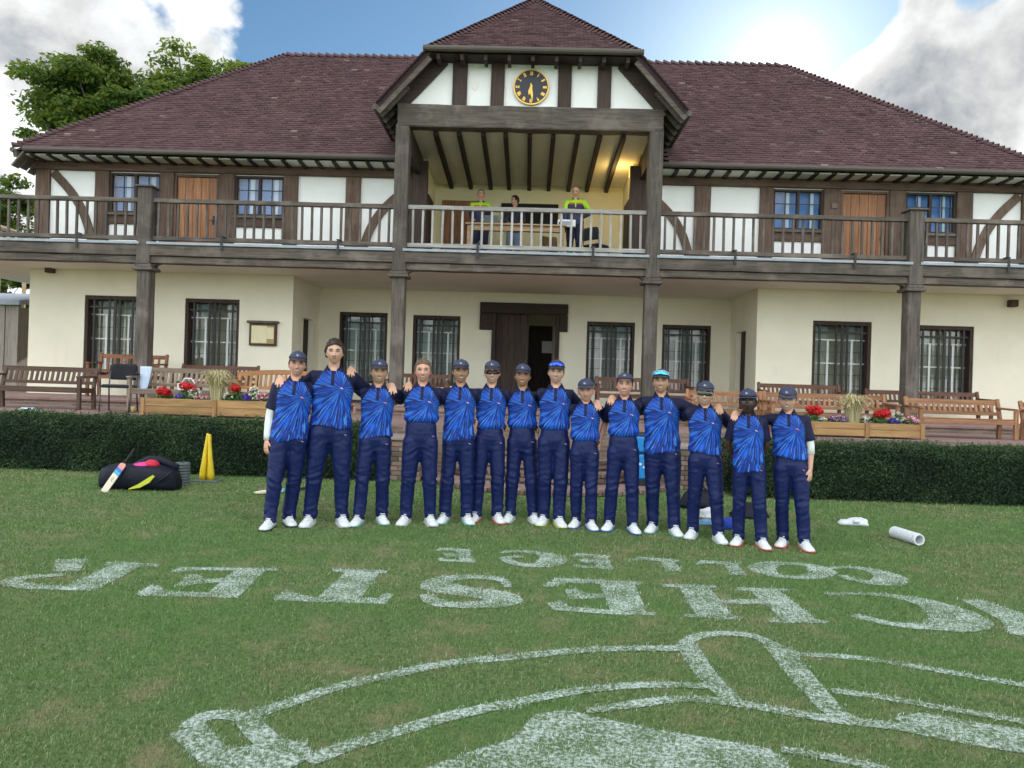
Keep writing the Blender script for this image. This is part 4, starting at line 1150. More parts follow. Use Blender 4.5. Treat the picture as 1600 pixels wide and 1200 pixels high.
# ------------------------------------------------------------------ clipped yew hedges
def m_leaf(name, stops, rough=.6, trans=0.0):
    t = NT(name); a = t.attr('tint').outputs['Fac']
    c = t.ramp(a, *stops); t.col(c); t.rough(rough); t.b.inputs['Specular IOR Level'].default_value = .25
    if trans:
        tr = t.n('ShaderNodeBsdfTranslucent'); t.l(t.mix(.5, c, (.30, .36, .03)), tr.inputs[0])
        mx = t.n('ShaderNodeMixShader'); mx.inputs[0].default_value = trans
        t.l(t.b.outputs[0], mx.inputs[1]); t.l(tr.outputs[0], mx.inputs[2]); t.l(mx.outputs[0], t.o.inputs['Surface'])
    return t.mat
M['yew'] = m_leaf('yew_leaf', ((0, (.008, .020, .008)), (.5, (.020, .048, .016)), (.85, (.045, .090, .026)), (1, (.10, .15, .05))))
def leaf_cloud(P, Nrm, size, aspect=.45, tilt=.8):
    """one diamond-shaped leaf per point, roughly facing Nrm"""
    n = len(P); d = Nrm + rng.normal(0, tilt, (n, 3)); d /= np.linalg.norm(d, axis=1)[:, None] + 1e-9
    r = rng.normal(0, 1, (n, 3)); u = np.cross(d, r); u /= np.linalg.norm(u, axis=1)[:, None] + 1e-9
    w = np.cross(d, u); s = size * rng.uniform(.6, 1.4, n)
    V = np.empty((n, 4, 3), np.float32)
    V[:, 0] = P - u * s[:, None]; V[:, 1] = P + w * (s * aspect)[:, None]; V[:, 2] = P + u * s[:, None]; V[:, 3] = P - w * (s * aspect)[:, None]
    return V.reshape(-1, 3), np.arange(n * 4)
def hedge(x0, x1, y0, y1, z, label):
    root = empty('hedge', ((x0 + x1) / 2, (y0 + y1) / 2, 0)); tag(root, label, 'hedge', 'clipped yew hedges along the terrace')
    m = MB(); m.b2(x0 + .10, x1 - .10, y0 + .12, y1 - .10, 0.0, z - .10, 0, .05); m.build('stems', M['yew'], root)
    L = x1 - x0; nf = int(L * z * 5200); nt = int(L * (y1 - y0) * 4200); ne = int((y1 - y0) * z * 3500)
    def rough3(p):
        q = np.array([noise.noise(Vector((a * 1.7, b * 1.7, c * 2.3))) for a, b, c in p[::1]]); return q
    f = np.stack([rng.uniform(x0, x1, nf), np.full(nf, y0), rng.uniform(.0, z, nf)], 1); fn = np.tile([0, -1, .25], (nf, 1))
    t_ = np.stack([rng.uniform(x0, x1, nt), rng.uniform(y0, y1, nt), np.full(nt, z)], 1); tn_ = np.tile([0, -.2, 1], (nt, 1))
    e1 = np.stack([np.full(ne, x0), rng.uniform(y0, y1, ne), rng.uniform(0, z, ne)], 1); e2 = e1.copy(); e2[:, 0] = x1
    P = np.concatenate([f, t_, e1, e2]); Nn = np.concatenate([fn, tn_, np.tile([-1, 0, .2], (ne, 1)), np.tile([1, 0, .2], (ne, 1))]).astype(float)
    big = rough3(P); fine = rng.uniform(0, 1, len(P))
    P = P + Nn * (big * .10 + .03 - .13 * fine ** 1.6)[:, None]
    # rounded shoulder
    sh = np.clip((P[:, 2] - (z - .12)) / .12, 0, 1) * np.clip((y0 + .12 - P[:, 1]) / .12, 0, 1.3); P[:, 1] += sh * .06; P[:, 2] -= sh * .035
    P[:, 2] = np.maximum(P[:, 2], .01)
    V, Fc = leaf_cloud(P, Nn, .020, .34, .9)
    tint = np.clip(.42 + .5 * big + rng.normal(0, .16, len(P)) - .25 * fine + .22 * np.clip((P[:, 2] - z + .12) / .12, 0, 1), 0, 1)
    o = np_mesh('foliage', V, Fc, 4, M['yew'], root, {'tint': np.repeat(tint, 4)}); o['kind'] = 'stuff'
    # fresh sprigs standing above the clipped top
    ns = int(L * 60); sp = np.stack([rng.uniform(x0, x1, ns), rng.uniform(y0, y1, ns), np.full(ns, z)], 1)
    k = 14; PP = np.repeat(sp, k, 0); hh = np.tile(np.linspace(0, 1, k), ns) * np.repeat(rng.uniform(.03, .12, ns), k)
    PP[:, 2] += hh; PP[:, :2] += rng.normal(0, .012, (len(PP), 2))
    V, Fc = leaf_cloud(PP, np.tile([0., 0, 1], (len(PP), 1)), .017, .3, 1.4)
    o = np_mesh('sprigs', V, Fc, 4, M['yew'], root, {'tint': np.repeat(np.clip(rng.normal(.75, .15, len(PP)), 0, 1), 4)}); o['kind'] = 'stuff'
hedge(-9.6, SX0 - .05, 10.85, 11.55, .79, 'clipped dark yew hedge below the terrace, behind the kit bag and yellow stumps')
hedge(SX1 + .12, 9.8, 10.45, 11.25, .76, 'clipped dark yew hedge below the terrace, behind the white pads on the lawn')

# ------------------------------------------------------------------ trees beyond the pavilion
M['leaf_beech'] = m_leaf('beech_leaf', ((0, (.035, .082, .024)), (.45, (.085, .160, .042)), (.8, (.155, .225, .055)), (1, (.28, .29, .06))), trans=.5)
M['bark'] = m_wood('bark', (.05, .04, .03), (.13, .11, .09), 'z')
def tree(base, height, crown_c, crown_r, n_limb, n_leaf, leaf, label, name='tree', clump=.55, seed=1):
    rnd = random.Random(seed); r2 = np.random.default_rng(seed)
    root = empty(name, base); tag(root, label, 'tree')
    base = Vector(base); cc = Vector(crown_c)
    m = MB(); m.tube([base, base + Vector((.1, 0, height * .25)), base + Vector((.0, .1, height * .5)), cc + Vector((0, 0, crown_r[2] * .3))], [height * .028, height * .022, height * .016, height * .006], 10)
    tips = []
    for k in range(n_limb):
        t = rnd.uniform(.25, .6); p0 = base + Vector((0, .1, height * t))
        u = Vector((rnd.gauss(0, 1), rnd.gauss(0, 1), rnd.gauss(.15, .8))).normalized(); rr = rnd.uniform(.55, 1.0)
        p2 = cc + Vector((u.x * crown_r[0] * rr, u.y * crown_r[1] * rr, u.z * crown_r[2] * rr)); p1 = (p0 + p2) / 2 + Vector((0, 0, rnd.uniform(0, height * .06)))
        m.tube([p0, p1, p2], [height * .008, height * .005, height * .0015], 5); tips.append(p2)
        for j in range(3):
            q = p1 + (p2 - p1) * rnd.uniform(.2, .9); e2 = q + Vector((rnd.gauss(0, 1), rnd.gauss(0, 1), rnd.gauss(.2, .6))) * min(crown_r) * .22
            m.tube([q, e2], [height * .003, height * .001], 4); tips.append(e2)
    m.build('trunk', M['bark'], root, smooth=True)
    # leaf sprays gathered in layered clumps round the branch ends
    C = np.array([tuple(t) for t in tips]); n = n_leaf
    pick = r2.integers(0, len(C), n); sz = clump * min(crown_r) * r2.uniform(.5, 1.0, len(C))
    d = r2.normal(0, 1, (n, 3)); d /= np.linalg.norm(d, axis=1)[:, None]
    rad = r2.uniform(0, 1, n) ** .45
    off = d * rad[:, None] * sz[pick][:, None]; off[:, 2] *= .42
    off[:, 2] -= .18 * np.hypot(off[:, 0], off[:, 1])
    P = C[pick] + off
    V, Fc = leaf_cloud(P, np.tile([0., 0., 1.], (n, 1)) + d * .5, leaf, .55, .6)
    ctint = r2.normal(0, .12, len(C))
    sunny = ((P - np.array(tuple(cc))) @ np.array([.75, .1, .65])) / min(crown_r)
    tint = np.clip(.42 + ctint[pick] + .0 * sunny + .22 * (off[:, 2] > 0) * rad + r2.normal(0, .12, n), 0, 1)
    o = np_mesh('crown', V, Fc, 4, leaf_mat, root, {'tint': np.repeat(tint, 4)}); o['kind'] = 'stuff'
leaf_mat = M['leaf_beech']
c_ = at(205, 170, 34.0); tree((c_.x, 34, 0), 14.0, (c_.x, 34, c_.z), (4.7, 3.4, 2.5), 95, 85000, .115, 'tall spreading beech tree rising behind the left hip of the roof', 'beech_tree', .44, 5)
c_ = at(330, 120, 37.0); tree((c_.x, 37, 0), 14.5, (c_.x, 37, c_.z - .4), (2.6, 3.0, 1.8), 40, 36000, .115, 'yellow green beech tree just left of the roof ridge', 'beech_tree', .55, 9)
c_ = at(15, 330, 30.0); tree((c_.x - 1.2, 30, 0), 8.4, (c_.x - 1.2, 30, c_.z - .6), (2.6, 2.4, 2.6), 26, 22000, .11, 'bushy green tree at the left edge behind the balcony rail', 'broadleaf_tree', .36, 12)
c_ = at(-10, 455, 27.0); tree((c_.x - .9, 27, 0), 4.8, (c_.x - .9, 27, c_.z - .3), (2.2, 1.8, 2.0), 18, 14000, .10, 'dark low tree behind the grey timber shed', 'broadleaf_tree', .38, 15)

# ------------------------------------------------------------------ timber shed and stair rail beyond the left end
M['shed'] = m_wood('grey_larch_board', (.20, .175, .155), (.38, .34, .30), 'z'); M['shed_roof'] = m_plain('shed_roof_felt', (.30, .34, .40), .7)
sx1 = X(28, 520, 19.5); sz1 = Z(15, 478, 19.5)
shed = empty('timber_shed', (sx1 - 2, 20.5, 0)); tag(shed, 'grey vertical boarded timber shed at the left edge of the pavilion', 'shed')
for k in range(16):
    m = MB(); m.b2(sx1 - (k + 1) * .185 + .006, sx1 - k * .185 - .006, 19.5 + (k % 2) * .018, 19.54 + (k % 2) * .018, 0, sz1); m.build('board', M['shed'], shed)
m = MB(); m.b2(sx1 - 3.0, sx1 - .02, 19.57, 22, 0, sz1 - .02); m.build('core', M['shed'], shed)
m = MB(); m.add([(sx1 - 3.2, 19.35, sz1 + .02), (sx1 + .12, 19.35, sz1 + .02), (sx1 + .12, 22.2, sz1 + .5), (sx1 - 3.2, 22.2, sz1 + .5), (sx1 - 3.2, 19.35, sz1 + .14), (sx1 + .12, 19.35, sz1 + .14), (sx1 + .12, 22.2, sz1 + .62), (sx1 - 3.2, 22.2, sz1 + .62)], [(3, 2, 1, 0), (4, 5, 6, 7), (0, 1, 5, 4), (1, 2, 6, 5), (2, 3, 7, 6), (3, 0, 4, 7)])
m.build('roof', M['shed_roof'], shed)
# ------------------------------------------------------------------ benches
BW = {'dark': ((.040, .022, .014), (.15, .085, .055)), 'grey': ((.11, .080, .055), (.34, .26, .19)), 'red': ((.10, .035, .015), (.34, .14, .060)), 'honey': ((.22, .095, .030), (.50, .26, .10)), 'teak': ((.15, .065, .030), (.42, .21, .10)), 'umber': ((.05, .022, .013), (.19, .085, .050))}
for k, (a, b) in BW.items():
    for ax_ in 'xz': M['bench_%s_%s' % (k, ax_)] = m_wood('bench_%s_%s' % (k, ax_), a, b, ax_, .62, 16)
    M['bench_%s_y' % k] = m_wood('bench_%s_y' % k, a, b, 'y', .62, 16)
slat_cache = {}
def bench(pxL, pxR, py, Yb, kind, label, nsl=None, arch=0.0, arms=(1, 1), h=None, tall=0.0):
    a, b = at(pxL, py, Yb), at(pxR, py + (pxR - pxL) * .031, Yb)
    z0 = ZT if Yb < 14.4 else ZT2
    top = (a.z + b.z) / 2; W = b.x - a.x; cx = (a.x + b.x) / 2; H = top - z0
    k = H / .80; seat = .41 * k; arm = .62 * k; dp = .50
    root = empty('bench', (cx, Yb - dp / 2, z0)); tag(root, label, 'bench', 'wooden benches on the pavilion terrace')
    mx, mz, my = M['bench_%s_x' % kind], M['bench_%s_z' % kind], M['bench_%s_y' % kind]
    yb, yf = dp / 2, -dp / 2
    lean = .10
    for s in (-1, 1):
        xx = s * (W / 2 - .035)
        m = MB(); m.bar((xx, yb - .02, 0), (xx, yb - .04, seat), .065, .06, (0, 1, 0), 0, .005); m.build('leg', mz, root, keep_world=False)
        m = MB(); m.bar((xx, yb - .04, seat), (xx, yb + lean - .04, H + (.03 if kind in ('red', 'teak', 'umber') else -.02)), .062, .055, (0, 1, 0), 0, .008); m.build('back_post', mz, root, keep_world=False)
        m = MB(); m.bar((xx, yf + .03, 0), (xx, yf + .03, arm - .02), .062, .06, (0, 1, 0), 0, .005); m.build('leg', mz, root, keep_world=False)
        if arms[0 if s < 0 else 1]:
            m = MB(); m.bar((xx, yf - .02, arm), (xx, yb + .04, arm + .02), .085, .035, (0, 0, 1), 0, .008); m.build('armrest', my, root, keep_world=False)
        m = MB(); m.bar((xx, yf + .06, seat - .05), (xx, yb - .06, seat - .06), .035, .07, (0, 0, 1)); m.build('seat_bearer', my, root, keep_world=False)
    m = MB(); m.b2(-W / 2 + .07, W / 2 - .07, yf + .005, yf + .04, seat - .085, seat - .012, 0, .005); m.build('seat_rail', mx, root, keep_world=False)
    for j in range(4):
        y = yf + .02 + j * .112; m = MB(); m.b2(-W / 2 + .01, W / 2 - .01, y, y + .095, seat - .01 - j * .006, seat + .013 - j * .006, 0, .005); m.build('seat_slat', mx, root, keep_world=False)
    # back: bottom rail, top rail (straight or bowed), upright slats
    sl0 = seat + .09
    yy = lambda z: yb - .04 + lean * (z - seat) / (H - seat)
    m = MB(); m.b2(-W / 2 + .065, W / 2 - .065, yy(sl0) - .02, yy(sl0) + .02, sl0 - .03, sl0 + .03, 0, .004); m.build('back_rail', mx, root, keep_world=False)
    n = 16; rg = []
    for i in range(n + 1):
        f = i / n * 2 - 1; zc = H - .04 + arch * (1 - f * f); xx = f * (W / 2 - (.066 if kind in ('red', 'teak', 'umber') else -.03)); hh = .045
        rg.append([Vector((xx, yy(H) + q[0] * .022, zc + q[1] * hh)) for q in ((-1, -1), (1, -1), (1, 1), (-1, 1))])
    m = MB(); m.loft(rg); m.build('top_rail', mx, root, keep_world=False)
    nsl = nsl or max(6, int(W / .105))
    for i in range(nsl):
        f = (i + 1) / (nsl + 1) * 2 - 1; xx = f * (W / 2 - .06); zt_ = H - .08 + arch * (1 - f * f)
        m = MB(); m.bar((xx, yy(sl0 + .03) - .002, sl0 + .03), (xx + random.uniform(-.004, .004), yy(zt_) - .002, zt_), .048, .018, (0, 1, 0)); m.build('back_slat', mz, root, keep_world=False)
    return root, H, W
LB = bench
LB(4, 152, 571, 13.4, 'dark', 'dark brown slatted bench at the far left of the terrace')
LB(155, 262, 553, 16.4, 'red', 'tall backed orange brown bench under the window, behind the left column', nsl=9)
LB(222, 352, 574, 13.2, 'grey', 'weathered grey bench with a pale towel on its arm')
LB(283, 405, 570, 16.4, 'umber', 'dark red bench against the wall under the notice board window')
LB(372, 520, 582, 14.1, 'honey', 'honey coloured bench with bowed top rail behind the left planter', arch=.07)
LB(606, 704, 583, 16.8, 'umber', 'dark bench against the wall between the left inner windows')
LB(930, 1078, 589, 16.8, 'umber', 'brown bench under the right inner windows behind the players')
LB(1072, 1192, 610, 14.2, 'teak', 'pale teak bench behind the player in green sunglasses')
LB(1184, 1314, 599, 16.4, 'umber', 'brown bench against the white wall right of the recess')
LB(1192, 1386, 613, 13.5, 'teak', 'teak bench right behind the right hand flower planter')
LB(1352, 1531, 609, 16.4, 'umber', 'dark bench against the wall between the right hand windows')
LB(1414, 1564, 622, 13.2, 'teak', 'reddish teak bench at the right of the planter, whole front in view')
LB(1594, 1760, 629, 13.2, 'teak', 'bench cut off by the right edge of the picture')

# black stacking chair --------------------------------------------------------------
M['blackfab'] = m_cloth('black_chair_fabric', (.014, .015, .020), .8, .2)
M['steel'] = m_plain('grey_steel', (.10, .10, .11), .4, .6)
def chair(p, rz, label, fab, scale=1.0, arms=True):
    root = empty('chair', p, rz); root.scale = (scale,) * 3; tag(root, label, 'chair')
    for s in (-1, 1):
        m = MB(); m.tube([(s * .24, -.20, 0), (s * .24, -.17, .43)], .013, 8); m.build('leg', M['steel'], root, smooth=True, keep_world=False)
        m = MB(); m.tube([(s * .24, .25, 0), (s * .23, .19, .44), (s * .22, .24, .80)], .013, 8); m.build('leg', M['steel'], root, smooth=True, keep_world=False)
        if arms:
            m = MB(); m.tube([(s * .24, -.17, .43), (s * .27, -.16, .64), (s * .27, .18, .66)], .012, 8); m.build('arm_tube', M['steel'], root, smooth=True, keep_world=False)
            m = MB(); m.box((s * .275, .0, .675), (.05, .34, .03), None, 0, .012); m.build('armrest', M['black'], root, keep_world=False)
    m = MB(); m.box((0, 0, .45), (.46, .44, .06), None, 0, .025); m.build('seat', fab, root, smooth=False, keep_world=False)
    rg = []
    for z, w in ((.56, .20), (.60, .225), (.70, .235), (.80, .23), (.85, .20)):
        rg.append([Vector((w * u, .215 + .03 * (z - .56) / .3 + v * .018 + .04 * (1 - u * u), z)) for u, v in ((-1, -1), (-.5, -1), (0, -1), (.5, -1), (1, -1), (1, 1), (.5, 1), (0, 1), (-.5, 1), (-1, 1))])
    m = MB(); m.loft(rg); m.build('backrest', fab, root, smooth=True, keep_world=False)
q = gnd(172, 644, ZT); chair((q.x, q.y + .25, ZT), .18, 'black padded chair between the two benches at the left', M['blackfab'])

# ------------------------------------------------------------------ planters and their flowers
M['planter'] = m_wood('planter_board', (.25, .14, .050), (.47, .29, .12), 'x', .7, 10); M['planter_z'] = m_wood('planter_post', (.25, .13, .048), (.46, .27, .11), 'z', .7, 10)
M['soil'] = m_plain('soil', (.035, .025, .018), .95, 0, .4, 30, .5)
def planter(pxL, pxR, pyT, pyB, Y, label):
    a, b = at(pxL, pyB, Y), at(pxR, pyB, Y); zt_ = Z((pxL + pxR) / 2, pyT, Y); x0, x1 = a.x, b.x; h = zt_ - ZT; d = .42
    root = empty('planter', ((x0 + x1) / 2, Y + d / 2, ZT)); tag(root, label, 'planter')
    xm = (x0 + x1) / 2
    for (p, q) in ((x0 + .05, xm - .035), (xm + .035, x1 - .05)):
        for r in range(2):
            m = MB(); m.b2(p, q, Y + .012, Y + .036, ZT + .03 + r * (h - .03) / 2 + .002, ZT + .03 + (r + 1) * (h - .03) / 2 - .002, 0, .004); m.build('board', M['planter'], root)
    for xx in (x0 + .025, xm, x1 - .025):
        m = MB(); m.b2(xx - .034, xx + .034, Y - .012, Y + .045, ZT, ZT + h + .006, 0, .006); m.build('post', M['planter_z'], root)
    for xx in (x0 + .012, x1 - .036):
        m = MB(); m.b2(xx, xx + .024, Y + .046, Y + d, ZT + .03, ZT + h); m.build('end_board', M['planter_z'], root)
    m = MB(); m.b2(x0 + .05, x1 - .05, Y + d - .03, Y + d, ZT + .03, ZT + h); m.build('back_board', M['planter'], root)
    m = MB(); m.b2(x0 + .037, x1 - .037, Y + .047, Y + d - .032, ZT + h - .12, ZT + h - .03); m.build('soil', M['soil'], root)
    return ZT + h
M['fleaf'] = m_leaf('bedding_leaf', ((0, (.02, .06, .015)), (.6, (.05, .12, .03)), (1, (.13, .22, .06))))
PET = {}
for k, st in {'red': ((0, (.28, .004, .006)), (.6, (.58, .010, .014)), (1, (.78, .06, .05))), 'violet': ((0, (.05, .02, .22)), (.6, (.12, .06, .48)), (1, (.26, .18, .66))), 'white': ((0, (.50, .52, .42)), (1, (.85, .86, .78))),
              'pink': ((0, (.38, .03, .10)), (.55, (.60, .08, .17)), (.6, (.80, .62, .66)), (1, (.88, .80, .80))), 'purple': ((0, (.13, .02, .20)), (.6, (.30, .09, .38)), (.65, (.66, .50, .60)), (1, (.74, .62, .68))), 'straw': ((0, (.46, .40, .18)), (1, (.82, .75, .48)))}.items():
    PET[k] = m_leaf('petal_' + k, st, .55)
def plant(px, py, Y, zb, kind, r, label, tall=0.0):
    c = at(px, py, Y); root = empty('feather_grass' if kind == 'straw' else 'flowering_plant', (c.x, Y, zb - .03)); tag(root, label, 'plant', 'bedding plants in the terrace planters')
    n = 260; P_ = rng.normal(0, 1, (n, 3)); P_ /= np.linalg.norm(P_, axis=1)[:, None]; P_ *= rng.uniform(.2, 1, n)[:, None] ** .5
    base = np.array([c.x, Y, zb]); hgt = max(.06, c.z - zb)
    if kind == 'straw':
        nb = 520; a = rng.uniform(0, 2 * pi, nb); sp = rng.uniform(.1, 1, nb) * r * 1.25; H_ = (tall or .36) * rng.uniform(.6, 1.05, nb)
        V = []; F = []
        for k in range(nb):
            d = np.array([cos(a[k]), sin(a[k]), 0]); t_ = np.array([-d[1], d[0], 0]) * .0038
            pts = [base + np.array([0, 0, -.03]) + d * .085 * sp[k] / r, base + d * sp[k] * .60 + np.array([0, 0, H_[k] * .55]), base + d * sp[k] * 1.0 + np.array([0, 0, H_[k] * .95]), base + d * sp[k] * (1.2 + .3 * (k % 3)) + np.array([0, 0, H_[k] * (.98 - .12 * (k % 3))])]
            i0 = len(V)
            for p in pts: V += [p - t_, p + t_]
            for j in range(3): F += [i0 + 2 * j, i0 + 2 * j + 1, i0 + 2 * j + 3, i0 + 2 * j + 2]
        o = np_mesh('blades', np.array(V), np.array(F), 4, PET['straw'], root, {'tint': np.repeat(rng.uniform(0, 1, nb), 8)}); o['kind'] = 'stuff'
        return
    lv = base + P_ * np.array([r * 1.15, min(r, .13), .5 * hgt]) + np.array([0, 0, hgt * .35]); lv[:, 2] = np.maximum(lv[:, 2], zb - .03)
    V, F = leaf_cloud(lv, P_ + np.array([0, -.3, .6]), .022, .6, .5); o = np_mesh('leaves', V, F, 4, M['fleaf'], root, {'tint': np.repeat(rng.uniform(0, 1, n), 4)}); o['kind'] = 'stuff'
    if kind == 'red': heads = 5 if r > .09 else 3; per = 170; hr = .070
    elif kind == 'white': heads = 24; per = 14; hr = .020
    else: heads = 34; per = 16; hr = .028
    pts, nr = [], []
    for k in range(heads):
        if kind == 'red': hc = base + np.array([rng.uniform(-r, r) * .8, rng.uniform(-.09, -.01), hgt + rng.uniform(-.03, .03)])
        else:
            u = rng.normal(0, 1, 3); u /= np.linalg.norm(u); hc = base + np.array([u[0] * r, -abs(u[1]) * min(r, .14), hgt * .55 + u[2] * hgt * .5]); hc[2] = max(hc[2], zb - .04)
        d = rng.normal(0, 1, (per, 3)); d /= np.linalg.norm(d, axis=1)[:, None]
        pts.append(hc + d * np.array([hr, hr, hr * .8])); nr.append(d)
    pts, nr = np.concatenate(pts), np.concatenate(nr)
    V, F = leaf_cloud(pts, nr, .011 if kind != 'red' else .015, .8, .35); o = np_mesh('flowers', V, F, 4, PET[kind], root, {'tint': np.repeat(np.clip(rng.uniform(0, 1, len(pts)), 0, 1), 4)}); o['kind'] = 'stuff'
YP = 11.98
zl = planter(219, 450, 625, 656, YP, 'long wooden planter box of flowers on the terrace edge, left of the team')
YF2 = YP + .16
for px, py, k, r, lab in ((258, 612, 'red', .12, 'red geraniums at the left end of the left planter'), (283, 620, 'violet', .08, 'violet blue flowers beside the left red geraniums'), (290, 604, 'red', .09, 'red geranium above the violet flowers in the left planter'),
                          (306, 606, 'white', .10, 'white flowers next to the feather grass, left planter'), (314, 622, 'pink', .11, 'pink and white petunias spilling over the left planter edge'), (359, 613, 'white', .09, 'white daisies just right of the feather grass, left planter'),
                          (371, 604, 'red', .09, 'red geraniums right of the feather grass in the left planter'), (387, 617, 'violet', .08, 'violet flowers at the right half of the left planter'), (398, 604, 'white', .08, 'white flowers behind the pink ones by the first player'),
                          (412, 614, 'pink', .11, 'pink and white flowers at the right end of the left planter, behind the first player')):
    plant(px, py, YF2, zl, k, r, lab)
plant(340, 590, YF2 + .05, zl, 'straw', .19, 'pale feathery grass in the middle of the left planter', .50)
zl = planter(1266, 1444, 661, 697, YP, 'wooden planter box of flowers on the terrace edge, right of the team')
for px, py, k, r, lab in ((1268, 641, 'red', .12, 'red geraniums beside the last player in the right planter'), (1284, 655, 'white', .07, 'low white flowers under the geraniums in the right planter'), (1308, 650, 'purple', .13, 'purple and pink petunias in the right planter'), (1352, 650, 'white', .06, 'few white flowers right of the feather grass, right planter'),
                          (1374, 645, 'red', .11, 'red geraniums in the right half of the right planter'), (1396, 656, 'violet', .09, 'violet blue flowers under the right geraniums'), (1402, 645, 'white', .09, 'white flowers near the right end of the right planter'), (1424, 652, 'pink', .11, 'pink and white flowers at the right end of the right planter')):
    plant(px, py, YF2, zl, k, r, lab)
plant(1333, 630, YF2 + .05, zl, 'straw', .19, 'pale feathery grass in the middle of the right planter', .46)

# ------------------------------------------------------------------ small things on the terrace
M['towel'] = m_plain('pale_blue_cloth', (.52, .62, .80), .9, 0, .15, 20)
q = at(229, 577, 13.0); V = []; nx, nyy = 8, 12
for i in range(nyy):
    for j in range(nx):
        u, v = j / (nx - 1), i / (nyy - 1); wv = sin(u * 9 + v * 2) * .02 * v
        V.append((q.x - .10 + .21 * u * (1 - .25 * v) + .02 * v, 12.98 - .05 * v + wv, q.z + .05 - .50 * v * (1 - .25 * u)))
m = MB(); m.add(V, [(i * nx + j, i * nx + j + 1, (i + 1) * nx + j + 1, (i + 1) * nx + j) for i in range(nyy - 1) for j in range(nx - 1)])
tw = m.build('towel', M['towel'], smooth=True); md = tw.modifiers.new('s', 'SOLIDIFY'); md.thickness = .008; tag(tw, 'pale blue towel draped over the bench arm', 'towel')
q = gnd(208, 645, ZT); m = MB(); m.lathe([(.001, 0), (.032, 0), (.043, .11), (.039, .11), (.030, .01), (.001, .01)], 16, q); c = m.build('paper_cup', M['cork'], smooth=True); tag(c, 'paper cup standing on the paving by the bench leg', 'cup')
M['plastic'] = m_plain('clear_plastic', (.60, .70, .82), .25, 0, .2, 30)
q = gnd(45, 645, ZT); m = MB(); m.tube([q + Vector((-.16, 0, .04)), q + Vector((-.12, 0, .045)), q + Vector((.06, .02, .045)), q + Vector((.12, .03, .035)), q + Vector((.17, .035, .03))], [.02, .04, .042, .022, .016], 12)
c = m.build('plastic_bottle', M['plastic'], smooth=True); tag(c, 'crumpled clear plastic bottle lying on the paving at the left edge', 'bottle')
# bag on the weathered bench
M['bagred'] = m_plain('red_bag_cloth', (.35, .03, .05), .8); q = at(294, 606, 13.15)
m = MB(); m.box(q + Vector((0, .08, -.02)), (.42, .16, .26), Matrix.Rotation(.06, 3, 'Z'), 0, .06); c = m.build('sports_bag', M['bagred'], smooth=False); tag(c, 'red bag on the seat of the weathered bench', 'bag')
m = MB(); m.tube([q + Vector((-.12, .0, .08)), q + Vector((-.06, -.02, .17)), q + Vector((.06, -.02, .17)), q + Vector((.12, .0, .08))], .012, 6); m.build('handle', M['frame_white'], c)
m = MB(); m.box(q + Vector((-.12, -.012, .0)), (.14, .04, .16), Matrix.Rotation(.06, 3, 'Z'), 0, .015); m.build('pocket', M['frame_white'], c)

# ------------------------------------------------------------------ kit on the lawn
M['bagnavy'] = m_cloth('navy_kit_bag', (.006, .008, .019), .55, .7, 0)
M['yellow_s'] = m_plain('yellow_plastic', (.72, .52, .02), .45, 0, .1); M['lime'] = m_plain('lime_stripe', (.58, .62, .04), .6); M['pinkc'] = m_plain('pink_cloth', (.70, .05, .28), .7); M['redc'] = m_plain('red_cloth', (.62, .02, .06), .7)
g0 = gnd(212, 768); bx0 = at(152, 750, g0.y + .1).x; bx1 = at(272, 750, g0.y + .1).x; L = bx1 - bx0
bag = empty('kit_bag', (g0.x, g0.y + .2, 0)); tag(bag, 'open navy kit bag with yellow swoosh and pink kit inside, before the hedge', 'bag')
rg = []
for i, (f, w, h) in enumerate(((0, .10, .16), (.03, .17, .26), (.15, .20, .31), (.4, .21, .33), (.7, .20, .32), (.93, .17, .27), (1, .08, .14))):
    R = []
    for k in range(20):
        u, v = sell(2 * pi * k / 20, w, h / 2, 3.2)
        nn = noise.noise(Vector((f * 5, u * 9, v * 9))) * .018
        R.append(Vector((bx0 + L * f, g0.y + .24 + u * (1 + nn * 3), max(.0, h / 2 + v + nn))))
    rg.append(R)
m = MB(); m.loft(rg); m.build('bag_body', M['bagnavy'], bag, smooth=True)
fy = g0.y + .03
def strip(pts, w, mat, name, par, y):
    qd = []
    P_ = [Vector(p) for p in pts]; m = MB(); Lr, Rr = [], []
    for i, p in enumerate(P_):
        d = (P_[min(i + 1, len(P_) - 1)] - P_[max(i - 1, 0)]).normalized(); n_ = Vector((-d.y, d.x)); ww = w[i] if hasattr(w, '__len__') else w
        Lr.append(p + n_ * ww / 2); Rr.append(p - n_ * ww / 2)
    for i in range(len(P_) - 1):
        q4 = [Lr[i], Lr[i + 1], Rr[i + 1], Rr[i]]
        m.add([(a.x, y(a.x, a.y) - .004, a.y) for a in q4] + [(a.x, y(a.x, a.y) + .03, a.y) for a in q4], [(0, 1, 2, 3), (7, 6, 5, 4), (0, 4, 5, 1), (1, 5, 6, 2), (2, 6, 7, 3), (3, 7, 4, 0)])
    return m.build(name, mat, par)
zb_ = lambda px, py: (at(px, py, fy).x, at(px, py, fy).z)
ysurf = lambda x, z: fy + .035 - .02 * cos((z - .16) * 8) + .0
strip([zb_(202, 764), zb_(218, 759), zb_(232, 751), zb_(240, 744)], [.01, .05, .06, .03], M['lime'], 'stripe', bag, lambda x, z: g0.y + .018 + max(0, (z - .2)) * .3)
m = MB(); q = at(224, 727, g0.y + .2); m.ball(q, (.16, .10, .045), 14, 8, rot=Matrix.Rotation(-.12, 3, 'Y')); m.build('pink_kit', M['pinkc'], bag, smooth=True)
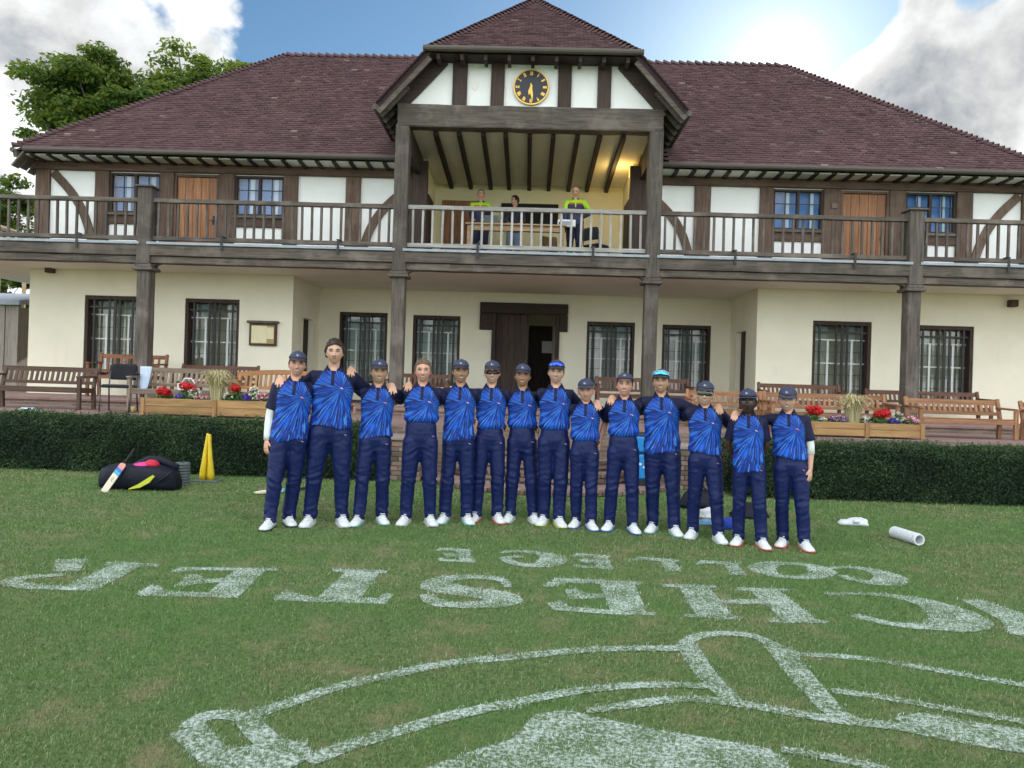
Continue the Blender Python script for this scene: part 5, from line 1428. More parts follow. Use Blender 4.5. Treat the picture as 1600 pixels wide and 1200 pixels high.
m = MB(); q = at(238, 725, g0.y + .2); m.ball(q, (.09, .09, .055), 14, 8, rot=Matrix.Rotation(.2, 3, 'Y')); m.build('red_kit', M['redc'], bag, smooth=True)
m = MB(); q = at(238, 722, g0.y + .28); m.tube([q + Vector((-.25, .03, -.07)), q + Vector((-.08, .05, .03)), q + Vector((.08, .05, .03)), q + Vector((.34, .0, -.06))], [.05, .05, .05, .04], 10, squash=.5); m.build('flap', M['bagnavy'], bag, smooth=True)
m = MB(); q = at(272, 745, g0.y + .1); m.tube([q + Vector((-.2, -.04, -.08)), q + Vector((-.05, -.08, .02)), q + Vector((0, -.06, .07))], .014, 6); m.build('strap', M['bagnavy'], bag)
# cricket bat leaning on the bag
M['willow'] = m_wood('willow', (.62, .50, .34), (.82, .72, .54), 'z', .5, 8); M['grip'] = m_plain('black_grip', (.02, .02, .025), .8)
def m_batface(name):
    t = NT(name); tc = t.n('ShaderNodeTexCoord'); sp = t.n('ShaderNodeSeparateXYZ'); t.l(tc.outputs['Object'], sp.inputs[0]); z = sp.outputs[2]; x = sp.outputs[0]
    c = t.ramp(t.math('MULTIPLY_ADD', x, .3, z), (0, (.74, .66, .52)), (.33, (.74, .66, .52)), (.34, (.05, .35, .55)), (.39, (.08, .45, .60)), (.40, (.03, .12, .55)), (.45, (.06, .20, .62)), (.455, (.75, .25, .20)), (.55, (.80, .34, .30)))
    tx = t.math('MULTIPLY', t.range(t.math('ABSOLUTE', x), .022, .018), t.math('MULTIPLY', t.range(z, .20, .205), t.range(z, .29, .285)))
    c = t.mix(t.math('MULTIPLY', tx, t.range(t.noise(t.coords('Object', (140, 1, 60)), 1.0, 1), .5, .56)), c, (.02, .02, .02))
    t.col(c); t.rough(.45); return t.mat
M['bat'] = m_batface('bat_blade')
def bat(label, M4):
    root = empty('cricket_bat', (0, 0, 0)); tag(root, label, 'cricket bat'); root.matrix_basis = M4
    rg = []
    for z, w, t_ in ((0, .040, .012), (.02, .053, .020), (.20, .054, .032), (.42, .054, .026), (.53, .052, .020), (.56, .020, .018)):
        rg.append([Vector((w * u, t_ * v, z)) for u, v in ((-1, -.5), (-.4, -.6), (.4, -.6), (1, -.5), (1, .2), (0, .9), (-1, .2))])
    m = MB(); m.loft(rg); m.build('blade', M['bat'], root, keep_world=False)
    m = MB(); m.tube([(0, 0, .55), (0, 0, .60), (0, 0, .82), (0, 0, .85)], [.017, .017, .018, .014], 12); m.build('handle', M['grip'], root, smooth=True, keep_world=False)
a = gnd(162, 769); b_ = at(210, 701, a.y + .28); d = (b_ - a).normalized()
xax = d.cross(Vector((0, 1, 0))).normalized() * -1; yax = d.cross(xax)
R4 = Matrix((xax, yax, d)).transposed().to_4x4(); sc_ = (b_ - a).length / .85
bat('cricket bat leaning on the kit bag, coloured stickers on the blade', Matrix.Translation(a) @ R4 @ Matrix.Scale(sc_, 4))
a = gnd(394, 776); b_ = gnd(448, 771); d = (b_ - a).normalized(); yax = Vector((0, 0, 1)); xax = yax.cross(d)
bat('cricket bat lying flat on the grass behind the first player', Matrix.Translation(a + Vector((0, .1, .035))) @ Matrix((xax, yax, d)).transposed().to_4x4())
# stack of grey rubber discs, yellow spring stumps
M['rubber'] = m_plain('grey_rubber', (.10, .125, .135), .7, 0, .2)
q = gnd(280, 759); zt_ = at(280, 722, q.y + .08).z; nd = 8; st = empty('marker_disc_stack', (q.x, q.y + .08, 0)); tag(st, 'stack of grey ribbed marker discs at the end of the kit bag', 'discs')
for k in range(nd):
    z0 = zt_ * k / nd; m = MB(); m.lathe([(.03, 0), (.098, 0), (.102, .012), (.090, zt_ / nd * .9), (.03, zt_ / nd * .9)], 24, (q.x, q.y + .08, z0 + .001)); m.build('disc', M['rubber'], st)
q = gnd(324, 752); zt_ = at(324, 677, q.y).z; stp = empty('spring_stumps', (q.x, q.y, 0)); tag(stp, 'yellow plastic practice stumps on a grey base in front of the hedge', 'stumps')
m = MB(); m.b2(q.x - .20, q.x + .18, q.y - .12, q.y + .12, .001, .022, 0, .006); m.build('base', M['rubber'], stp)
for dx, ln, lx in ((-.070, 1.0, .052), (.048, .985, -.040), (-.01, .97, .004)):
    yy_ = q.y + (.06 if ln < .98 else 0); m = MB(); m.tube([(q.x + dx * 1.0, yy_, .02), (q.x + dx, yy_, .10), (q.x + dx + lx, yy_, zt_ * ln - .03), (q.x + dx + lx, yy_, zt_ * ln)], [.046, .046, .018, .012], 12); m.build('stump', M['yellow_s'], stp, smooth=True)
# blue cool bag on the landing, behind the players
M['bluebag'] = m_plain('sky_blue_vinyl', (.015, .24, .62), .4, 0, .15); M['bluemid'] = m_plain('navy_vinyl', (.012, .016, .03), .6)
q = at(1003, 735, 10.95); cb_ = empty('kit_backpack', (q.x, 10.95, .05)); tag(cb_, 'sky blue and black kit backpack standing on the brick landing', 'backpack')
zz0, zz1 = Z(1003, 768, 10.95), Z(1003, 676, 10.95)
m = MB(); m.box((q.x, 11.06, (zz0 + zz1) / 2), (.36, .26, zz1 - zz0), None, 0, .05); m.build('pack', M['bluemid'], cb_)
m = MB(); m.box((q.x + .01, 10.935, zz0 + (zz1 - zz0) * .80), (.31, .05, (zz1 - zz0) * .26), None, 0, .018); m.build('top_pocket', M['bluebag'], cb_)
m = MB(); m.box((q.x + .01, 10.93, zz0 + (zz1 - zz0) * .42), (.31, .07, (zz1 - zz0) * .42), None, 0, .025); pk_ = m.build('front_pocket', M['bluebag'], cb_)
for dx, dz in ((-.05, .02), (.02, -.03), (.05, .04)):
    m = MB(); m.box((q.x + .01 + dx, 10.894, zz0 + (zz1 - zz0) * .45 + dz), (.05, .006, .03), Matrix.Rotation(.4, 3, 'Y')); m.build('print', M['frame_white'], pk_)
# pile of kit behind the players at the right
def lump(name, px, py, size, mat, label, cat, seed, up=.5, dy=.0):
    g = gnd(px, py); r = MB(); rings = []
    for i in range(9):
        th = pi * (i + .15) / 8.3 * .5 + .0; R = []
        for k in range(18):
            ph = 2 * pi * k / 18; d_ = Vector((cos(ph) * cos(th), sin(ph) * cos(th), sin(th))); nn = 1 + .35 * noise.noise(d_ * 1.8 + Vector((seed, seed, 0))) + .12 * noise.noise(d_ * 5 + Vector((seed, 0, 0)))
            R.append(Vector((g.x + size[0] * d_.x * nn, g.y + dy + size[1] * d_.y * nn, max(.002, size[2] * d_.z * nn))))
        rings.append(R)
    r.loft(rings); o = r.build(name, mat, smooth=True); tag(o, label, cat); return o
M['whitek'] = m_plain('white_kit', (.68, .72, .76), .6, 0, .2, 12, .3); M['bluek'] = m_plain('royal_blue_cloth', (.01, .05, .40), .7); M['lightblue'] = m_plain('light_blue_kit', (.20, .42, .68), .6, 0, .3, 14)
o = lump('kit_holdall', 1098, 800, (.22, .16, .26), M['bagnavy'], 'dark holdall on the grass seen between the legs of the green sunglasses player', 'bag', 2, dy=.3)
m = MB(); g = gnd(1098, 800); m.tube([(g.x - .12, g.y + .25, .22), (g.x, g.y + .24, .33), (g.x + .12, g.y + .25, .22)], .014, 6); m.build('handle', M['grip'], o)
o = lump('blue_jumper', 1140, 832, (.13, .12, .12), M['bluek'], 'royal blue jumper dropped on the grass behind the players', 'jumper', 5, dy=.25)
o = lump('navy_jacket', 1182, 815, (.24, .18, .16), M['bagnavy'], 'navy jacket heaped on the grass behind the dark skinned player', 'jacket', 8, dy=.3)
o = lump('white_shirt', 1107, 812, (.10, .09, .11), M['whitek'], 'white shirt dropped beside the dark holdall', 'shirt', 11, dy=.15)
o = lump('light_blue_glove', 1104, 822, (.09, .08, .06), M['lightblue'], 'light blue batting glove on the grass near the holdall', 'glove', 14, dy=.1)
# white pads lying on the right of the lawn
g = gnd(1335, 822); gl = empty('wicketkeeping_glove', (g.x, g.y, 0)); tag(gl, 'flat white crumpled glove on the grass, right of the team', 'glove')
rg = []
for f, w, h in ((0, .03, .03), (.12, .08, .055), (.35, .09, .06), (.5, .10, .075), (.7, .11, .085), (.9, .11, .07), (1.0, .09, .05)):
    rg.append([Vector((g.x - .15 + .31 * f, g.y + .08 + w * cos(a), max(.003, (.35 + .65 * max(0, sin(a))) * h + .012 * noise.noise(Vector((f * 7, a, 1)))) if sin(a) > -.1 else .003)) for a in [2 * pi * k / 14 for k in range(14)]])
m = MB(); m.loft(rg); m.build('palm', M['whitek'], gl, smooth=True)
m = MB(); m.tube([(g.x - .02, g.y - .01, .05), (g.x + .03, g.y - .02, .055), (g.x + .05, g.y + .0, .075)], [.02, .022, .018], 8); m.build('thumb', M['whitek'], gl, smooth=True)
m = MB(); m.b2(g.x + .10, g.x + .155, g.y + .0, g.y + .16, .03, .078, 0, .012); m.build('cuff', M['frame_white'], gl)
a, b_ = gnd(1436, 853), gnd(1396, 840); a.z = b_.z = .062; pr = empty('rolled_pad', (a + b_) / 2 - Vector((0, 0, .062))); tag(pr, 'white ribbed cylinder lying on the grass at the right', 'cylinder')
m = MB(); d = b_ - a; nrib = 9
for k in range(1):
    pts, rr = [], []
    for j in range(nrib * 4 + 1):
        f = j / (nrib * 4); pts.append(a + d * f); rr.append(.056 + .006 * abs(sin(f * nrib * pi)))
    m.tube(pts, rr, 20, cap=False)
    m.tube([a + d * .005, a + d * .3, a + d * .995], [.048, .046, .05], 20, cap=False)
m.build('ribbed_shell', M['whitek'], pr, smooth=True)
rim = MB(); n_ = 24; ax1 = d.normalized(); ux = ax1.cross(Vector((0, 0, 1))).normalized(); uz = ux.cross(ax1); rg = []
for k in range(n_ + 1):
    an = 2 * pi * k / n_; e_ = ux * cos(an) + uz * sin(an); rg.append([a + e_ * .057 - ax1 * .004, a + e_ * .046 - ax1 * .004, a + e_ * .046 + ax1 * .004, a + e_ * .057 + ax1 * .004])
rim.loft(rg, False); rim.build('rim', M['frame_white'], pr)

# ------------------------------------------------------------------ balcony furniture
M['tablew'] = m_wood('scorer_table', (.22, .13, .065), (.46, .31, .17), 'x', .6, 10)
ty0 = 16.30; xa, xb = X(727, 345, ty0), X(886, 350, ty0); zt_ = ZD + .82
tb = empty('table', ((xa + xb) / 2, ty0 + .35, ZD)); tag(tb, 'wooden trestle table of the scorers on the balcony', 'table')
m = MB(); m.b2(xa, xb, ty0, ty0 + .75, zt_ - .04, zt_, 0, .006); m.build('tabletop', M['tablew'], tb)
m = MB(); m.b2(xa + .06, xb - .06, ty0 + .04, ty0 + .07, zt_ - .16, zt_ - .042); m.build('apron', M['tablew'], tb)
for xx in (xa + .08, xb - .08):
    for yy_ in (ty0 + .08, ty0 + .67):
        m = MB(); m.b2(xx - .035, xx + .035, yy_ - .035, yy_ + .035, ZD + .003, zt_ - .042); m.build('leg', M['tablew'], tb)
m = MB(); q = at(880, 338, ty0 + .3); m.b2(q.x - .12, q.x + .28, ty0 + .2, ty0 + .5, zt_ + .002, zt_ + .16, 0, .01); c = m.build('scoreboard_box', M['frame_white']); tag(c, 'white electrical box on the right end of the balcony table', 'box')
m = MB(); m.b2(q.x - .10, q.x - .06, ty0 + .192, ty0 + .199, zt_ + .05, zt_ + .10); m.build('socket', M['black'], c)
m = MB(); m.b2(q.x - .02, q.x + .20, ty0 + .194, ty0 + .199, zt_ + .03, zt_ + .12); m.build('panel', M['lead'], c)
m = MB(); q = at(768, 338, ty0 + .3); m.b2(q.x - .16, q.x + .16, ty0 + .25, ty0 + .47, zt_ + .002, zt_ + .022, 0, .005); c = m.build('laptop', M['rubber']); tag(c, 'open grey laptop on the balcony table', 'laptop')
m = MB(); m.box((q.x, ty0 + .22, zt_ + .11), (.32, .012, .20), Matrix.Rotation(.25, 3, 'X'), 0, .004); m.build('screen', M['rubber'], c)
m = MB(); m.b2(q.x - .13, q.x + .13, ty0 + .28, ty0 + .40, zt_ + .0225, zt_ + .025); m.build('keyboard', M['black'], c)
q = at(932, 390, 16.6); chair((q.x, 16.7, ZD + .004), 2.4, 'black plastic chair at the right of the balcony', M['blackfab'], .95, False)
q = at(862, 390, 16.8); chair((q.x, 17.0, ZD + .004), .3, 'small wooden chair under the balcony table', M['tablew'], .85, False)

# pale timber stair beyond the left end of the balcony
M['pale_timber'] = m_wood('pale_stair_timber', (.34, .24, .13), (.58, .44, .27), 'x', .7, 9)
sa, sb = at(-40, 340, 22.5), at(40, 368, 22.5); stair = empty('outside_stair', (sa.x, 22.5, 0)); tag(stair, 'pale timber stair rail behind the left end of the balcony', 'stair')
for dz in (0, -.35):
    m = MB(); m.bar(sa + Vector((0, 0, dz)), sb + Vector((0, 0, dz)), .06, .12); m.build('handrail', M['pale_timber'], stair)
for k in range(7):
    p = sa.lerp(sb, k / 6); m = MB(); m.b2(p.x - .04, p.x + .04, 22.46, 22.54, 0 if k in (0, 3, 6) else p.z - .5, p.z - .062); m.build('stair_post', M['pale_timber'], stair)
# ------------------------------------------------------------------ people
def ring(z, a, b, y=0.0, x=0.0, n=28, e=2.4):
    R = []
    for k in range(n):
        u, v = sell(2 * pi * k / n, a, b, e); R.append(Vector((x + u, y + v, z)))
    return R
def remeshed(mb, voxel, smooth=2, factor=.5, decim=None):
    me = mb.mesh('raw'); bm = bmesh.new(); bm.from_mesh(me); bmesh.ops.recalc_face_normals(bm, faces=bm.faces); bm.to_mesh(me); bm.free()
    ob = bpy.data.objects.new('raw', me); col.objects.link(ob)
    r = ob.modifiers.new('r', 'REMESH'); r.mode = 'VOXEL'; r.voxel_size = voxel; r.use_smooth_shade = True
    if smooth:
        s = ob.modifiers.new('s', 'SMOOTH'); s.factor = factor; s.iterations = smooth
    if decim:
        d = ob.modifiers.new('d', 'DECIMATE'); d.ratio = decim
    ev = ob.evaluated_get(bpy.context.evaluated_depsgraph_get())
    out = bpy.data.meshes.new_from_object(ev)
    bpy.data.objects.remove(ob); bpy.data.meshes.remove(me)
    return out
def verts_of(me):
    a = np.empty(len(me.vertices) * 3, np.float32); me.vertices.foreach_get('co', a); return a.reshape(-1, 3)
def normals_of(me):
    a = np.empty(len(me.vertices) * 3, np.float32); me.vertices.foreach_get('normal', a); return a.reshape(-1, 3)
def set_verts(me, a): me.vertices.foreach_set('co', np.asarray(a, np.float32).ravel()); me.update()
def vattr(me, name, vals, typ='FLOAT'):
    t = me.attributes.new(name, typ, 'POINT'); t.data.foreach_set('vector' if typ == 'FLOAT_VECTOR' else 'value', np.asarray(vals, np.float32).ravel())
def nz(a, f, off): return np.array([noise.noise(Vector((p[0] * f[0] + off, p[1] * f[1] - off, p[2] * f[2] + off * .7))) for p in a])

# head ---------------------------------------------------------------------
HA, HB, HC = .077, .098, .117
def head_point(d, grow=0.0):
    x, y, z = d[0] * (HA + grow), d[1] * (HB + grow), d[2] * (HC + grow)
    t = min(1, max(0, -z / HC))
    x *= 1 - .27 * t ** 1.6
    y *= (1 - .04 * t) if y < 0 else (1 - .42 * t)
    if y < 0:
        g = lambda cx, cz, rx, rz: math.exp(-((abs(x) - cx) / rx) ** 2 - ((z - cz) / rz) ** 2)
        fr = min(1, -y / .05)
        y += fr * (.011 * g(.032, .004, .016, .012) - .005 * g(.026, .026, .03, .010) - .006 * g(.040, -.030, .018, .018) - .005 * g(0, -.062, .030, .016) - .009 * g(0, -.102, .024, .018))
    return Vector((x, y, z))
def head_grid(nu=40, nv=30, grow=None):
    rings = []
    for i in range(nv + 1):
        th = pi * min(max(i, .03), nv - .03) / nv; R = []
        for k in range(nu):
            ph = 2 * pi * k / nu; d = (sin(th) * cos(ph), sin(th) * sin(ph), cos(th))
            R.append(head_point(d, grow(d) if grow else 0.0))
        rings.append(R)
    return rings
def add_head(mb, HM):
    mb.loft([[HM @ p for p in r] for r in head_grid()])
    tb = MB()
    tb.tube([(0, -.080, .018), (0, -.095, -.008), (0, -.107, -.030), (0, -.100, -.042)], [.007, .0095, .0135, .010], 10)
    tb.ball((0.009, -.098, -.036), (.008, .009, .007), 8, 6); tb.ball((-.009, -.098, -.036), (.008, .009, .007), 8, 6)
    for s in (-1, 1): tb.ball((s * .077, .014, -.008), (.009, .020, .031), 10, 8, rot=Matrix.Rotation(s * -.35, 3, 'Z'))
    mb.add([HM @ Vector(v) for v in tb.v], tb.f)

SKIN = {}
def skin(tone, smile, brow):
    key = (tone, smile, brow)
    if key in SKIN: return SKIN[key]
    c = {'fair': (.64, .38, .27), 'pink': (.66, .35, .255), 'tan': (.47, .255, .155), 'olive': (.55, .32, .205), 'dark': (.060, .032, .022)}[tone]
    bc = {'dark': (.020, .013, .010), 'brown': (.06, .035, .02), 'fair': (.22, .14, .08)}[brow]
    t = NT('skin_%s_%s_%s' % (tone, smile, brow)); v = t.coords()
    base = t.mix(t.noise(v, 14, 4), tuple(x * .90 for x in c), tuple(min(1, x * 1.08) for x in c))
    at_ = t.attr('hp'); sp = t.n('ShaderNodeSeparateXYZ'); t.l(at_.outputs['Vector'], sp.inputs[0])
    x, y, z = sp.outputs; ax = t.math('ABSOLUTE', x)
    fr = t.range(y, -.055, -.065)
    def ell(X_, Z_, cx, cz, rx, rz, soft=.35):
        a = t.math('DIVIDE', t.math('SUBTRACT', X_, cx), rx); b = t.math('DIVIDE', t.math('SUBTRACT', Z_, cz), rz)
        d = t.math('SQRT', t.math('ADD', t.math('MULTIPLY', a, a), t.math('MULTIPLY', b, b)))
        return t.math('MULTIPLY', t.range(d, 1 + soft, 1 - soft), fr)
    zc = t.math('MULTIPLY_ADD', t.math('MULTIPLY', x, x), -5.0 if smile != 'flat' else 0.5, z)       # corners up
    base = t.mix(t.math('MULTIPLY', ell(ax, z, .044, -.030, .020, .018, .8), .35), base, (c[0], c[1] * .72, c[2] * .70))
    base = t.mix(t.math('MULTIPLY', ell(ax, z, .032, .005, .026, .018, .7), .42), base, tuple(q * .42 for q in c))  # soft shade of the eye sockets, painted into the skin
    zb = t.math('MULTIPLY_ADD', t.math('MULTIPLY', t.math('SUBTRACT', ax, .028), t.math('SUBTRACT', ax, .028)), 8.0, z)
    base = t.mix(t.math('MULTIPLY', ell(ax, zb, .033, .026, .021, .0065), .95), base, bc)
    base = t.mix(ell(ax, z, .032, .0058, .0175, .0078), base, (.02, .014, .012))
    base = t.mix(ell(ax, z, .032, .0035, .0125, .0040), base, (.50, .46, .43))
    base = t.mix(ell(ax, z, .0315, .0035, .0048, .0048), base, (.03, .025, .02))
    base = t.mix(t.math('MULTIPLY', ell(ax, z, .009, -.043, .005, .003), .8), base, tuple(q * .25 for q in c))
    lip = (min(1, c[0] * .82), c[1] * .52, c[2] * .55)
    if smile == 'flat':
        base = t.mix(t.math('MULTIPLY', ell(ax, zc, 0, -.062, .024, .0075), .8), base, lip)
        base = t.mix(ell(ax, zc, 0, -.062, .022, .0016), base, tuple(q * .2 for q in c))
    else:
        base = t.mix(t.math('MULTIPLY', ell(ax, zc, 0, -.062, .031, .0105), .9), base, lip)
        base = t.mix(ell(ax, zc, 0, -.0615, .026, .0062), base, (.10, .04, .035))
        base = t.mix(ell(ax, zc, 0, -.0605, .0235, .0046), base, (.80, .78, .72))
    t.col(base); t.rough(.48); t.b.inputs['Subsurface Weight'].default_value = .08 if tone != 'dark' else .02
    t.b.inputs['Subsurface Radius'].default_value = (.02, .008, .004)
    t.bump(t.noise(v, 130, 3), .12, .002)
    SKIN[key] = t.mat
    return t.mat

# clothing materials ---------------------------------------------------------
EMB = (.085, 1.335)          # centre of the sunburst on the chest
def m_shirt(name):
    t = NT(name); tc = t.n('ShaderNodeTexCoord'); sp = t.n('ShaderNodeSeparateXYZ'); t.l(tc.outputs['Object'], sp.inputs[0])
    x, y, z = sp.outputs; x = t.attr('px').outputs['Fac']
    dx = t.math('SUBTRACT', x, EMB[0]); dz = t.math('SUBTRACT', z, EMB[1])
    ang = t.math('ARCTAN2', dx, dz); r = t.math('SQRT', t.math('ADD', t.math('MULTIPLY', dx, dx), t.math('MULTIPLY', dz, dz)))
    def rays(freq, warp, rs, off):
        cb = t.n('ShaderNodeCombineXYZ'); t.l(t.math('MULTIPLY', ang, freq), cb.inputs[0]); t.l(t.math('MULTIPLY_ADD', r, rs, off), cb.inputs[1])
        return t.noise(cb.outputs[0], 1.0, 2.0, .5, warp)
    n1 = rays(13.0, 0.0, 2.4, 0.0); n2 = rays(24.0, 0.0, 5.0, 5.0); n3 = rays(6.0, 0.0, 9.0, 11.0)
    c = t.mix(t.range(n3, .30, .72), (.004, .014, .105), (.005, .042, .34))
    c = t.mix(t.math('MULTIPLY', t.range(n1, .54, .62), .9), c, (.010, .125, .64))
    c = t.mix(t.math('MULTIPLY', t.range(n2, .57, .64), .85), c, (.08, .31, .86))
    c = t.mix(t.math('MULTIPLY', t.range(n3, .60, .68), t.range(r, .22, .42)), c, (.003, .010, .075))
    navy = (.0052, .0072, .040)
    # small red and white embroidered mark on the chest
    vv = t.math('MULTIPLY_ADD', dx, .35, dz)
    em = t.math('MULTIPLY', t.range(t.math('ABSOLUTE', dx), .017, .012), t.range(t.math('ABSOLUTE', vv), .0062, .0036))
    c = t.mix(em, c, t.mix(t.range(t.noise(tc.outputs['Object'], 90, 1), .45, .55), (.62, .05, .05), (.70, .70, .72)))
    pk = t.math('MULTIPLY', t.range(t.math('ABSOLUTE', x), .018, .0145), t.math('MULTIPLY', t.range(z, 1.355, 1.362), t.range(y, 0.0, -.03)))
    c = t.mix(pk, c, navy)
    c = t.mix(t.attr('sleeve').outputs['Fac'], c, navy)
    t.col(c); t.rough(.62); t.b.inputs['Specular IOR Level'].default_value = .3
    t.bump(t.math('ADD', t.noise(t.coords('Object', (9, 9, 5)), 2.2, 5, .6, .6), t.math('MULTIPLY', t.noise(tc.outputs['Object'], 260, 2), .15)), .55, .012)
    return t.mat
M['shirt'] = m_shirt('sunburst_shirt')
M['trouser'] = m_cloth('navy_trousers', (.0060, .0135, .080), .48, .36, 0)
M['logo'] = m_plain('trouser_logo', (.40, .28, .36), .6)
M['collar'] = m_cloth('navy_collar', (.007, .009, .042), .65, .3, 0)
M['sleeve_white'] = m_cloth('white_compression_sleeve', (.76, .80, .78), .6, .15)
M['shoe'] = m_cloth('white_shoe', (.74, .78, .80), .5, .25, 0, (25, 25, 25))
SOLE = {k: m_plain('sole_' + k, c, .55) for k, c in {'black': (.02, .02, .025), 'white': (.62, .66, .68), 'green': (.12, .42, .36), 'red': (.62, .07, .05), 'blue': (.03, .12, .42), 'yellow': (.55, .55, .08)}.items()}
def m_cap(name):
    t = NT(name); tc = t.n('ShaderNodeTexCoord'); sp = t.n('ShaderNodeSeparateXYZ'); t.l(tc.outputs['Object'], sp.inputs[0])
    x, y, z = sp.outputs
    em = t.math('MULTIPLY', t.math('MULTIPLY', t.range(t.math('ABSOLUTE', t.math('ADD', x, .004)), .013, .008), t.range(t.math('ABSOLUTE', t.math('SUBTRACT', z, .086)), .011, .006)), t.range(y, -.02, -.04))
    c = t.mix(t.noise(tc.outputs['Object'], 25, 3), (.024, .030, .066), (.044, .053, .105))
    c = t.mix(t.math('MULTIPLY', em, t.range(t.noise(tc.outputs['Object'], 160, 1), .40, .55)), c, (.60, .62, .72))
    seam = t.range(t.math('ABSOLUTE', x), .0025, .0012)
    c = t.mix(t.math('MULTIPLY', seam, .5), c, (.005, .006, .018))
    t.col(c); t.rough(.7); t.bump(t.noise(tc.outputs['Object'], 220, 2), .2, .002)
    return t.mat
M['cap'] = m_cap('navy_cap')
HAIRM = {k: m_wood('hair_' + k, a, b, 'y', .55, 60) for k, (a, b) in {'brown': ((.018, .010, .006), (.055, .030, .018)), 'dark': ((.006, .005, .004), (.022, .015, .011)), 'sandy': ((.07, .045, .025), (.20, .14, .085)), 'blond': ((.16, .11, .06), (.40, .30, .17)), 'grey': ((.14, .13, .12), (.36, .35, .33))}.items()}
def m_lens(name, c, metal=.7, rough=.12):
    t = NT(name); t.col(c); t.rough(rough); t.b.inputs['Metallic'].default_value = metal; t.b.inputs['Coat Weight'].default_value = .5
    return t.mat
LENS = {'black': m_lens('dark_lens', (.02, .022, .025), .4), 'green': m_lens('green_lens', (.01, .05, .04), .4), 'blue': m_lens('blue_mirror_lens', (.02, .10, .75)), 'cyan': m_lens('cyan_mirror_lens', (.05, .50, .72))}
M['lens_frame_white'] = m_plain('white_frame', (.8, .8, .8), .4); M['lens_frame_black'] = m_plain('black_frame', (.01, .01, .012), .4)

# head-local shared meshes -------------------------------------------------------
def cap_meshes():
    m = MB(); rings = []
    for i in range(11):
        f = i / 10; th = max(.03, f * radians(80)); R = []
        for k in range(40):
            ph = 2 * pi * k / 40
            x, y, z = .0860 * sin(th) * cos(ph), .1075 * sin(th) * sin(ph) + .004, .088 * cos(th) + .040
            z += .010 * max(0, -sin(ph)) * sin(th) * (1 - f)
            if f > .8: z -= (f - .8) * .04 * max(0, sin(ph))
            sq = 1 + .03 * sin(pi * f)
            R.append(Vector((x * sq, y * sq, z)))
        rings.append(R)
    inner = [[p * .97 for p in r] for r in rings[::-1]]
    m.loft(rings + inner[:6], False); m.ball((0, .004, .1285), (.008, .008, .005), 8, 6)
    dome = m.mesh('cap', True); dome.materials.append(M['cap'])
    v = MB(); n = 20; top, bot = [], []
    for j in range(7):
        f = j / 6; R = []
        for k in range(n + 1):
            a = radians(-90 - 68 + 136 * k / n)
            base = Vector((.085 * cos(a), .106 * sin(a) + .004, .050)); wgt = max(0, cos((k / n - .5) * pi)) ** .55
            p = base + Vector((.020 * cos(a) * f * wgt, -.070 * f * wgt, -.006 * f * wgt - .022 * (abs(k / n - .5) * 2) ** 2 * (.35 + .65 * f) * .8))
            R.append(p)
        top.append(R)
    bot = [[p + Vector((0, .001, -.0045)) for p in r] for r in top[::-1]]
    grid = top + bot; base_i = 0
    v.loft(grid, False, closed=False)
    vis = v.mesh('peak', True); vis.materials.append(M['cap'])
    return dome, vis
CAP_ME, PEAK_ME = cap_meshes()
def hair_mesh(kind, seed):
    def grow(d):
        q = Vector(d) * 6 + Vector((seed, 0, 0)); return {'full': .015, 'short': .010, 'under': .0055, 'balding': .006}[kind] + .006 * noise.noise(q * 1.2) + .0035 * noise.noise(Vector((q.x * 5, q.y * 1.5, q.z * 5)))
    R = head_grid(56, 44, grow); nu = 56
    m = MB(); keep = []
    for i in range(44):
        for k in range(nu):
            p = (R[i][k] + R[i + 1][(k + 1) % nu]) / 2; x, y, z = p
            ax_ = abs(x)
            if y < -.045: hl = .080 - .020 * (ax_ / .07) + .010 * noise.noise(Vector((x * 45, seed, 0)))
            elif y < .012: hl = -.012 if ax_ > .05 else .066
            else: hl = -.045 - .015 * min(1, (y - .012) / .05)
            if -.045 <= y < -.03 and ax_ > .05: hl = .03
            if kind == 'under' and z > .05: continue
            if kind == 'balding' and (z > .072 or y < -.03): continue
            if z > hl: keep.append((i, k))
    base = [p for r in R for p in r]
    fs = [(i * nu + k, i * nu + (k + 1) % nu, (i + 1) * nu + (k + 1) % nu, (i + 1) * nu + k) for i, k in keep]
    m.add(base, fs)
    me = m.mesh('hair', True); bm = bmesh.new(); bm.from_mesh(me)
    bmesh.ops.delete(bm, geom=[v for v in bm.verts if not v.link_faces], context='VERTS'); bmesh.ops.recalc_face_normals(bm, faces=bm.faces)
    ext = bmesh.ops.extrude_face_region(bm, geom=bm.faces[:])
    for v in [g for g in ext['geom'] if isinstance(g, bmesh.types.BMVert)]: v.co = v.co * .90
    bm.to_mesh(me); bm.free()
    if kind in ('full', 'short'):            # locks that break the outline
        rn = random.Random(int(seed * 10)); lk = MB()
        for _ in range(300 if kind == 'full' else 220):
            i, k = rn.choice(keep); p = Vector(R[i][k]) * .985
            out_ = p.normalized(); fl = Vector((rn.gauss(0, .5), -.7 if p.z > .05 else 0, -.55 if p.z < .06 else .1)); tdir = (fl - out_ * fl.dot(out_)).normalized()
            ln = rn.uniform(.014, .024) if kind == 'full' else rn.uniform(.008, .016)
            lk.tube([p - tdir * ln * .3, p + tdir * ln * .4 + out_ * ln * .28, p + tdir * ln + out_ * ln * .10], [.0045, .004, .0008], 5)
        b2 = bmesh.new(); b2.from_mesh(me); tmp = lk.mesh('l'); b2.from_mesh(tmp); b2.to_mesh(me); b2.free(); bpy.data.meshes.remove(tmp)
    me.polygons.foreach_set('use_smooth', [True] * len(me.polygons))
    return me
